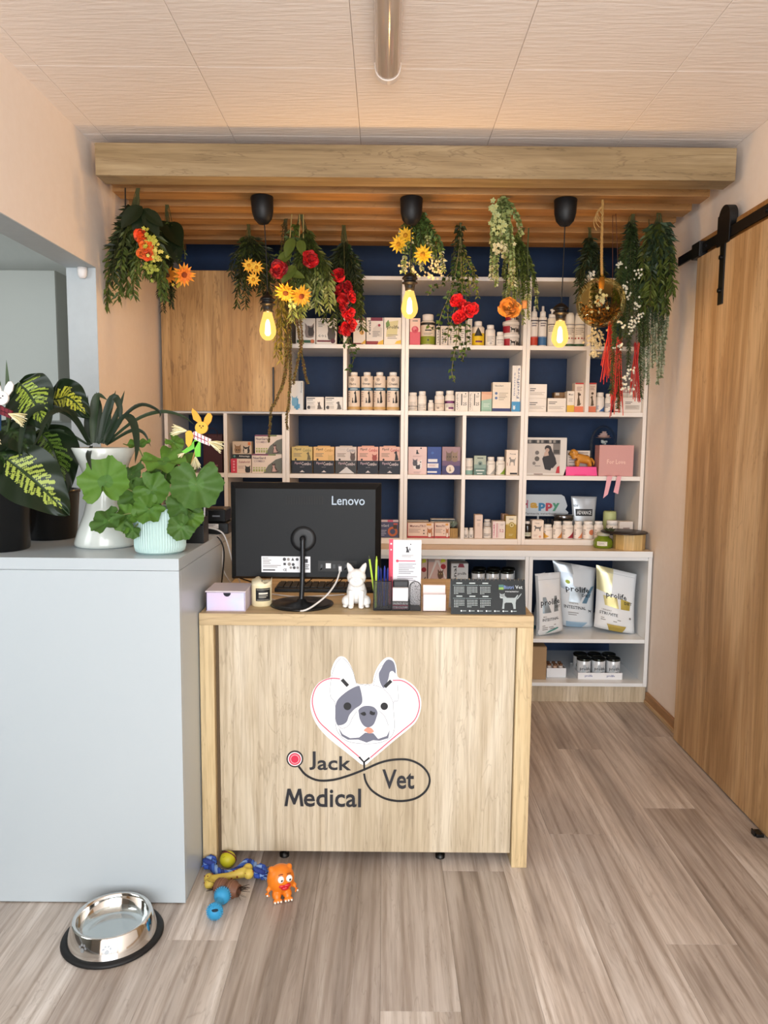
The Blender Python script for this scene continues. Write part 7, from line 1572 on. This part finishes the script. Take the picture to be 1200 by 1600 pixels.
# two black pots with the variegated plant
def black_pot(c, r, h, parent):
    MB().lathe([(0, 0), (r * .82, 0), (r * .85, .004), (r * .97, h * .93), (r, h * .94), (r, h), (r * .93, h), (r * .9, h * .9), (0, h * .88)], M('#050506', .25, coat=.2), c, n=32).obj('pot', parent)
bp = cc(5, 866)
t = thing('potted_dieffenbachia', 'dark plant with yellow-marbled leaves in a glossy black pot at the left edge', 'plant', (-1.175, 2.24, CT)); o = Vector((-1.175, 2.24, CT))
black_pot((0, 0, 0), .105, .19, t)
def vleaf(pa, pm, pb, Ya, Yb, W, seed, nrm=(0, -1, .35), marb=.66, edge='#14220f', fold=.10, bright='#9aa84a'):
    """broad leaf along a photo curve, marbled yellow green between its side veins"""
    rnd = R(seed); C = spline([at(*pa, Ya) - o, at(*pm, (Ya + Yb) / 2) - o, at(*pb, Yb) - o], 40); n = len(C) - 1; k = 36; vl = [rnd.uniform(.55, 1.1) for _ in range(60)]; vs = []
    for i, p in enumerate(C):
        T = (C[min(i + 1, n)] - C[max(i - 1, 0)]).normalized(); sd = T.cross(Vector(nrm)).normalized(); up = sd.cross(T); s = i / n
        w = W * math.sin(PI * min(1, s * .92 + .06)) ** .8 * (1.15 - .45 * s) * .5 if 0 < i < n else W * .02
        for j in range(k + 1):
            f = j / k * 2 - 1; vs.append(p + sd * w * f + up * (abs(f) * w * fold * 2 + .004 * math.sin(18 * s - 5 * abs(f))))
    F = {0: [], 1: [], 2: []}
    for i in range(n):
        for j in range(k):
            s = (i + .5) / n; f = (j + .5) / k * 2 - 1; af = abs(f)
            ph_ = 13 * (s - .28 * af) + (0 if f > 0 else .4); vi = int(ph_) % 28 + (28 if f > 0 else 0); streak = math.sin(2 * PI * ph_) + .8 * math.sin(2 * PI * 2.7 * ph_ + seed + 3 * af) - .9 * af
            q = 1 if af > .07 and af < marb * vl[vi] * math.sin(PI * min(1, s + .08)) ** .6 and streak > -.45 and .10 < s < .90 else 0
            if af <= .05: q = 2
            F[q].append((i * (k + 1) + j, i * (k + 1) + j + 1, (i + 1) * (k + 1) + j + 1, (i + 1) * (k + 1) + j))
    m = MB()
    for q, c in ((0, edge), (1, bright), (2, '#2a3a1c')):
        if F[q]: m.add(vs, F[q], lm(c, .32), True)
    lf = m.obj('leaf', t)
    b0 = Vector((rnd.uniform(-.03, .03), rnd.uniform(-.03, .03), .17)); MB().tube(bezier(b0, (b0 + C[0]) / 2 + Vector((-.01, 0, .05)), C[0], 6), .004, lm('#3a4a26', .5), n=6).obj('petiole', lf)
vleaf((4, 712), (55, 752), (108, 805), 2.24, 2.08, .185, 1, (.25, -1, .2))
vleaf((30, 598), (52, 625), (74, 672), 2.32, 2.26, .165, 2, (-.1, -1, .35), .8, bright='#8fa33c')
vleaf((80, 627), (108, 622), (140, 653), 2.36, 2.3, .12, 3, (0, -1, .3), .7, bright='#b0b03c')
vleaf((62, 672), (86, 710), (102, 775), 2.34, 2.3, .17, 4, (.3, -1, 0), .7, bright='#56702c')
vleaf((-10, 668), (25, 680), (50, 712), 2.3, 2.2, .13, 5, (-.2, -.6, .9), .3, bright='#2e4420')
vleaf((-30, 700), (5, 715), (30, 750), 2.25, 2.2, .12, 6, (-.1, -.7, .7), .3, bright='#2e4420')
for pts in ([(12, 660), (12, 610), (10, 562)], [(-4, 660), (-2, 620), (1, 595)]):
    m = MB(); strap(m, [at(x, y, 2.3) - o for x, y in pts], .016, lm('#3a4f2c', .4)); m.obj('spike_leaf', t)
q = on(70, 846, CT)
t = thing('empty_pot', 'second black plant pot standing behind the marbled plant', 'pot', (q.x - .02, q.y + .09, CT)); black_pot((0, 0, 0), .098, .165, t); MB().lathe([(0, .146), (.085, .146)], M('#1d1812', .95), n=20).obj('soil', t)
# two raffia rabbits on sticks
def rabbit(label, Y, S, face, ear, shirt, stripe, trousers, foot, stick_to):
    """S(x, y) maps the drawing to room points; flat painted wood, felt and raffia"""
    c = S(1045, 560); t = thing('rabbit_pick', label, 'decoration', c); L = lambda x, y: S(x, y) - c
    def pl(P, y0, th, mat):
        m = MB(); m.prism([(v.x, v.z) for v in [L(*p) for p in P]], y0, y0 + th, M(mat, .6)); return m
    def oval(cx, cy, rx, ry, n=22): return [(cx + rx * math.cos(2 * PI * i / n), cy + ry * math.sin(2 * PI * i / n)) for i in range(n)]
    for P in ([(1030, 400), (1008, 385), (998, 345), (1002, 326), (1025, 345), (1045, 375), (1052, 402)], [(1060, 402), (1066, 375), (1082, 352), (1096, 352), (1106, 368), (1100, 395), (1082, 418)]): pl(P, -.002, .004, ear).obj('ear', t)
    h = pl(oval(1051, 428, 33, 32), -.006, .008, face).obj('head', t)
    m = MB()
    for p in ((1043, 418), (1060, 419)): 
        v = L(*p); m.ball((v.x, -.007, v.z), .0022, BLACK, n=8, m=4)
    v = L(1051, 428); m.ball((v.x, -.0075, v.z), .0018, M('#3a2018', .5), n=8, m=4); m.obj('eyes_and_nose', h)['kind'] = 'stuff'
    m = MB()
    sh = [(1008, 450), (1020, 446), (1060, 470), (1100, 488), (1092, 522), (1050, 505), (1012, 486), (1000, 470)]
    m.prism([(v.x, v.z) for v in [L(*p) for p in sh]], -.004, .006, M(shirt, .8))
    for i in range(5):
        a, b = L(1018 + i * 18, 446 + i * 9), L(1012 + i * 18, 484 + i * 9); m.box(min(a.x, b.x), min(a.x, b.x) + .0022, -.0046, -.0041, min(a.z, b.z), max(a.z, b.z), M(stripe, .8))
    a, b = L(1006, 466), L(1094, 505); m.tube([(a.x, -.0045, a.z), (b.x, -.0045, b.z)], .0012, M(stripe, .8), n=4); m.obj('shirt', t)
    for P in ([(1012, 500), (1045, 496), (1044, 578), (1018, 580), (1014, 540)], [(1020, 485), (1036, 500), (1015, 535), (965, 562), (948, 552), (990, 520)]): pl(P, -.003, .008, trousers).obj('trouser_leg', t)
    def raffia(cx, cy, ang, spr, ln, n, sd):
        rnd = R(sd); m = MB()
        for i in range(n):
            a = ang + rnd.uniform(-spr, spr); l = ln * rnd.uniform(.7, 1.1); p0, p1 = L(cx, cy), L(cx + math.cos(a) * l, cy + math.sin(a) * l)
            m.tube([p0 + Vector((0, rnd.uniform(-.006, .004), 0)), (p0 + p1) / 2 + Vector((0, rnd.uniform(-.01, .004), .002)), p1 + Vector((0, rnd.uniform(-.014, .006), 0))], [.0014, .0018, .0012], M(rnd.choice(['#e6dcae', '#d9cc98', '#efe6c2']), .8), n=4)
        m.obj('raffia', t)['kind'] = 'stuff'
    raffia(975, 445, PI + .05, .42, 78, 34, 1); raffia(1085, 500, .42, .38, 82, 34, 2); raffia(1018, 578, 1.5, .5, 64, 26, 3); raffia(962, 560, 2.4, .5, 34, 14, 4)
    pl([(970, 455), (985, 442), (1000, 444), (1012, 470), (1000, 515), (985, 530), (972, 510)], -.010, .004, face).obj('carrot', t)
    pl([(955, 655), (928, 625), (922, 608), (938, 600), (952, 612), (966, 600), (980, 610), (975, 632)], -.004, .003, foot).obj('heart', t)
    a = L(1030, 500); MB().tube([(a.x, .004, a.z), stick_to - c], .0022, M('#b08a54', .8), n=6).obj('stick', t)
rabbit('yellow raffia rabbit with green trousers on a stick above the geranium', 2.2, lambda x, y: at(x * .3, 540 + y * .3, gY + .03), '#dca936', '#dc9c2c', '#e9dedd', '#a03a4c', '#6fbf3a', '#dfae8a', Vector((PC.x + .045, gY + .012, CT + .114)))
rabbit('white raffia rabbit with an orange heart at the left edge', 2.3, lambda x, y: at(3 + (x - 1051) * .34, 622 + (y - 428) * .34, 2.2), '#e6e2de', '#dcd8d6', '#6d1f2a', '#4a1420', '#2f4f7a', '#d2622a', Vector((-1.16, 2.225, CT + .17)))
# ------------------------------------------------------------------ dog bowl and toys on the floor
t = thing('dog_bowl', 'shiny steel dog bowl with a black rubber ring, filled with water', 'bowl', (-.748, 1.945, 0))
MB().lathe([(.118, .0), (.134, 0), (.137, .004), (.134, .009), (.122, .012), (.118, .009)], M('#0b0b0c', .55), n=48).obj('rubber_ring', t)
MB().lathe([(.1215, .0095), (.1205, .014), (.106, .060), (.104, .0635), (.100, .0645), (.096, .0625), (.0935, .056), (.089, .030), (.076, .020), (.066, .018), (.0, .0175)], STEEL, n=56).obj('bowl', t)
WAT, nt, b = new_mat('bowl_water'); b.inputs['Base Color'].default_value = (.85, .92, .93, 1); b.inputs['Transmission Weight'].default_value = 1; b.inputs['Roughness'].default_value = .02; b.inputs['IOR'].default_value = 1.33
MB().lathe([(0, .034), (.0888, .034)], clear_mat('water_surface', (.88, .93, .93, 1), .35), n=48).obj('water', t)
m = MB()
for k, (a, rr) in enumerate(((-1.95, .113), (-1.35, .113))):
    d = Vector((math.cos(a), math.sin(a), 0)); sd = Vector((-d.y, d.x, 0)); n_ = (d * .95 + Vector((0, 0, .3))).normalized(); upv = n_.cross(sd)
    if upv.z < 0: upv = -upv
    c = d * (.1205 - .0145 * (.038 - .014) / .046) + Vector((0, 0, .038)) + n_ * .0006
    for ox, oz, r in ((0, -.005, .006), (-.009, .002, .0035), (-.004, .008, .0035), (.004, .008, .0035), (.009, .002, .0035)):
        q = c + sd * ox + upv * oz; m.add([q + (sd * math.cos(2 * PI * i / 12) + upv * math.sin(2 * PI * i / 12)) * r for i in range(12)], [tuple(range(12))], M('#9fa3a6', .5, .6))
m.obj('paw_marks', t)['kind'] = 'stuff'
# yellow ball
c = on(357, 1352, 0)
t = thing('toy_ball', 'yellow green rubber ball with a maroon back under the desk front', 'ball', (c.x, min(c.y, 2.282), 0))
m = MB(); m.ball((0, 0, .026), .026, M('#b5ad1e', .5), n=24, m=14); m.obj('ball', t); MB().lathe([(.0262, -.001), (.0266, 0), (.0266, .009), (.0262, .010)], M('#5a1f26', .5), n=24).obj('band', t, (.0, .004, .026), (math.radians(-60), 0, math.radians(-25)))
m = MB()
for k in range(4):
    a = -2.2 + k * .35; q = Vector((math.cos(a) * .0262 * .8, math.sin(a) * .0262 * .8, .026 + .0262 * (.6 - .35 * k))); m.tube([q, q + Vector((.008, .001, .003))], .0014, M('#8a8416', .6), n=5)
m.obj('ridges', t)['kind'] = 'stuff'
# blue rope toy
t = thing('rope_toy', 'blue and pale blue braided rope toy with frayed knots', 'toy', (0, 0, 0))
RP = [on(328, 1350, .018), on(341, 1362, .016), on(355, 1366, .016), on(372, 1360, .018), on(386, 1348, .02), on(396, 1352, .022), on(408, 1366, .02)]
RP[0].z = .018; C = spline(RP, 10); cols = ('#2f4fa8', '#7f9fd2', '#3d62b5', '#24367d')
for k in range(4):
    m = MB(); pts = []
    for i, p in enumerate(C):
        T = (C[min(i + 1, len(C) - 1)] - C[max(i - 1, 0)]).normalized(); a = T.cross(Vector((0, 0, 1))).normalized(); b = T.cross(a); an = i * .42 + k * PI / 2
        pts.append(p + (a * math.cos(an) + b * math.sin(an)) * .007)
    m.tube(pts, .0065, M(cols[k], .8), n=6); m.obj('strand', t)
rnd = R(5)
for kn, (p, sp_, nfr) in enumerate(((RP[0], .030, 26), (RP[-1] + Vector((-.004, .004, .002)), .036, 30))):
    m = MB()
    for i in range(5):
        an0 = i * 1.3; pts = [p + Vector((math.cos(an0 + s * .8) * .016, math.sin(an0 + s * .8) * .014 * math.cos(i), .006 + .010 * math.sin(s * .9 + i))) for s in range(7)]
        m.tube(pts, .008, M(cols[i % 4], .8), n=6)
    m.obj('knot', t)
    m = MB()
    for i in range(nfr):
        dv = Vector((rnd.uniform(-.9, -.1) if kn == 0 else rnd.uniform(.2, 1), rnd.uniform(-.6, .9), 0)); q = p + dv * .012; q.z = rnd.uniform(.006, .022); e = p + dv * sp_ * rnd.uniform(.8, 1.3); e.z = rnd.uniform(.003, .02)
        m.tube([q, (q + e) / 2 + Vector((0, 0, .004)), e], .0018, M(rnd.choice(cols), .85), n=4)
    m.obj('frayed_end', t)['kind'] = 'stuff'
# yellow bone
a, b = on(330, 1376, .018), on(385, 1362, .03)
t = thing('chew_bone', 'yellow rubber bone with maroon specks in front of the rope toy', 'toy', (0, 0, 0))
d = (b - a).normalized(); sd = d.cross(Vector((0, 0, 1))).normalized(); m = MB(); YB_ = M('#c9b04e', .5)
m.tube([a, (a + b) / 2, b], [.017, .011, .017], YB_, n=12)
for e, s in ((a, -1), (b, 1)):
    for q in (-1, 1): m.ball(e + d * s * .006 + sd * q * .014 + Vector((0, 0, .0)), .0165, YB_)
bo = blob_obj('bone_body', m, YB_, t, vox=.003, it=3)
m = MB(); rnd = R(9); vs_ = bo.data.vertices; cam_v = Vector((0, 0, CAMZ))
for i in range(26):
    v = vs_[rnd.randrange(len(vs_))]
    if (cam_v - v.co).dot(v.normal) > 0: m.ball(v.co, .003 * rnd.uniform(.6, 1.1), M('#7a2a20', .6), n=6, m=4)
m.obj('specks', t)['kind'] = 'stuff'
# brown barrel toy
a, b = on(338, 1384, .024), on(373, 1392, .024)
t = thing('barrel_toy', 'brown leather barrel toy with ridges and fringed ends', 'toy', a)
d = (b - a); m = MB(); BRW = M('#6b4632', .6)
pr = [(0, .020), (.06, .024), (.12, .025), (.40, .025), (.44, .020), (.48, .0195), (.52, .022), (.56, .0255), (.82, .0255), (.86, .021), (1.0, .018)]
m.tube([d * s for s, r in pr], [r for s, r in pr], BRW, n=20); m.obj('barrel', t)
m = MB()
for s in (.2, .3, .64, .74): m.tube([d * (s - .01), d * s, d * (s + .01)], [.0256, .0266, .0256], M('#8a6248', .6), n=20)
m.obj('ridges', t)['kind'] = 'stuff'
m = MB(); rnd = R(12); dn = d.normalized(); aa = dn.orthogonal().normalized(); bb = dn.cross(aa)
for e, s, nn in ((d * 1.0, 1, 16), (d * 0.0, -1, 8)):
    for i in range(nn):
        an = rnd.uniform(0, 6.28); o_ = aa * math.cos(an) + bb * math.sin(an); q = e + o_ * .010; f = e + dn * s * rnd.uniform(.015, .035) + o_ * rnd.uniform(.012, .024); f.z = max(f.z, -.021)
        m.add([q + bb * .003, q - bb * .003, f - bb * .0025, f + bb * .0025], [(0, 1, 2, 3)], M(rnd.choice(['#2a1d16', '#3b271c', '#1d1512']), .7))
m.obj('fringe', t)['kind'] = 'stuff'
# blue double ball
a, b = on(347, 1400, .025), on(336, 1423, .024)
t = thing('dumbbell_toy', 'turquoise rubber dumbbell of two studded balls, nearest the bowl', 'toy', (0, 0, 0))
m = MB(); BT = M('#2f8fbf', .45); m.ball(a, .0245, BT, n=20, m=12).ball(b, .0235, BT, n=20, m=12).tube([a, b], .012, BT, n=12); blob_obj('body', m, BT, t, vox=.0028, it=2)
m = MB()
for c, r in ((a, .0243), (b, .0234)):
    ax = (b - a).normalized() * (1 if c is b else -1); u = ax.orthogonal().normalized(); w = ax.cross(u)
    for ring in (.15, .55):
        for i in range(22):
            an = 2 * PI * i / 22; n_ = (ax * ring + (u * math.cos(an) + w * math.sin(an)) * math.sqrt(1 - ring * ring)); m.tube([c + n_ * r, c + n_ * (r + .003)], [.0018, .0008], M('#3a9fcf', .45), n=5)
m.obj('studs', t)['kind'] = 'stuff'
n_ = Vector((.15, -.7, .6)).normalized(); MB().ball(b + n_ * .0185, .0085, M('#0d2a3a', .7), n=12, m=8, sx=1.3, sz=.55).obj('hole', t)
# orange monster
c = on(436, 1405, 0)
t = thing('squeaky_toy', 'orange squeaky creature with big eyes and red lips', 'toy', (c.x + .002, c.y + .022, 0), .33)
m = MB(); OR = M('#e07a1c', .35)
m.ball((0, .0, .054), .039, OR, n=20, m=14, sz=1.1, sx=1.08, sy=.95)
for s in (-1, 1):
    m.ball((s * .016, -.018, .014), .015, OR, sy=1.2, sz=.95)
    for k in range(3): m.ball((s * .016 + (k - 1) * .009, -.038, .006), .0058, OR, n=10, m=6)
    m.tube([(s * .03, -.006, .04), (s * .043, -.014, .028)], [.009, .007], OR, n=10)
    for k in range(3): m.ball((s * .044 + s * .004 * (k - 1), -.022 + .006 * (k - 1), .024 - .003 * abs(k - 1)), .004, OR, n=8, m=5)
    m.ball((s * .027, .004, .084), .010, OR, n=12, m=8)
bd = blob_obj('body', m, OR, t, vox=.0026, it=3)
for s in (-1, 1):
    e = MB(); q = Vector((s * .0125 + .007, -.0345, .070)); e.ball(q, .0098, M('#f2efe6', .25), n=14, m=8, sy=.6, sz=1.15); eo = e.obj('eye', t); MB().ball(q + Vector((.0015, -.0048, -.001)), .0036, M('#15110f', .2), n=10, m=6, sy=.5).obj('pupil', eo)
    MB().tube(bezier(q + Vector((-.007, .001, .014)), q + Vector((0, -.0005, .018)), q + Vector((.006, .001, .015)), 4), .0012, M('#6b2f10', .5), n=5).obj('eyebrow', t)
m = MB(); q = Vector((.006, -.0345, .046))
m.ball(q + Vector((-.008, 0, .0025)), .0085, M('#c01a22', .3), n=12, m=8, sx=1.3, sy=.6, sz=.7).ball(q + Vector((.008, 0, .0035)), .0085, M('#c01a22', .3), n=12, m=8, sx=1.3, sy=.6, sz=.7).ball(q + Vector((0, -.001, -.005)), .009, M('#b0161e', .3), n=12, m=8, sx=1.4, sy=.6, sz=.6)
lp = blob_obj('lips', m, M('#c01a22', .3), t, vox=.0016, it=1)
m = MB()
for s in (-1, 1):
    for k in range(3): m.ball((s * .016 + (k - 1) * .0092, -.0432, .0055), .0033, M('#efe6d8', .3), n=8, m=5)
    m.ball((s * .046, -.03, .024), .003, M('#efe6d8', .3), n=8, m=5)
m.obj('toenails', t)['kind'] = 'stuff'
# sparse prints that are nothing but small type
for nm in ('printed_front.005', 'printed_front.040', 'printed_front.049'):
    if nm in bpy.data.objects: bpy.data.objects[nm]['kind'] = 'stuff'
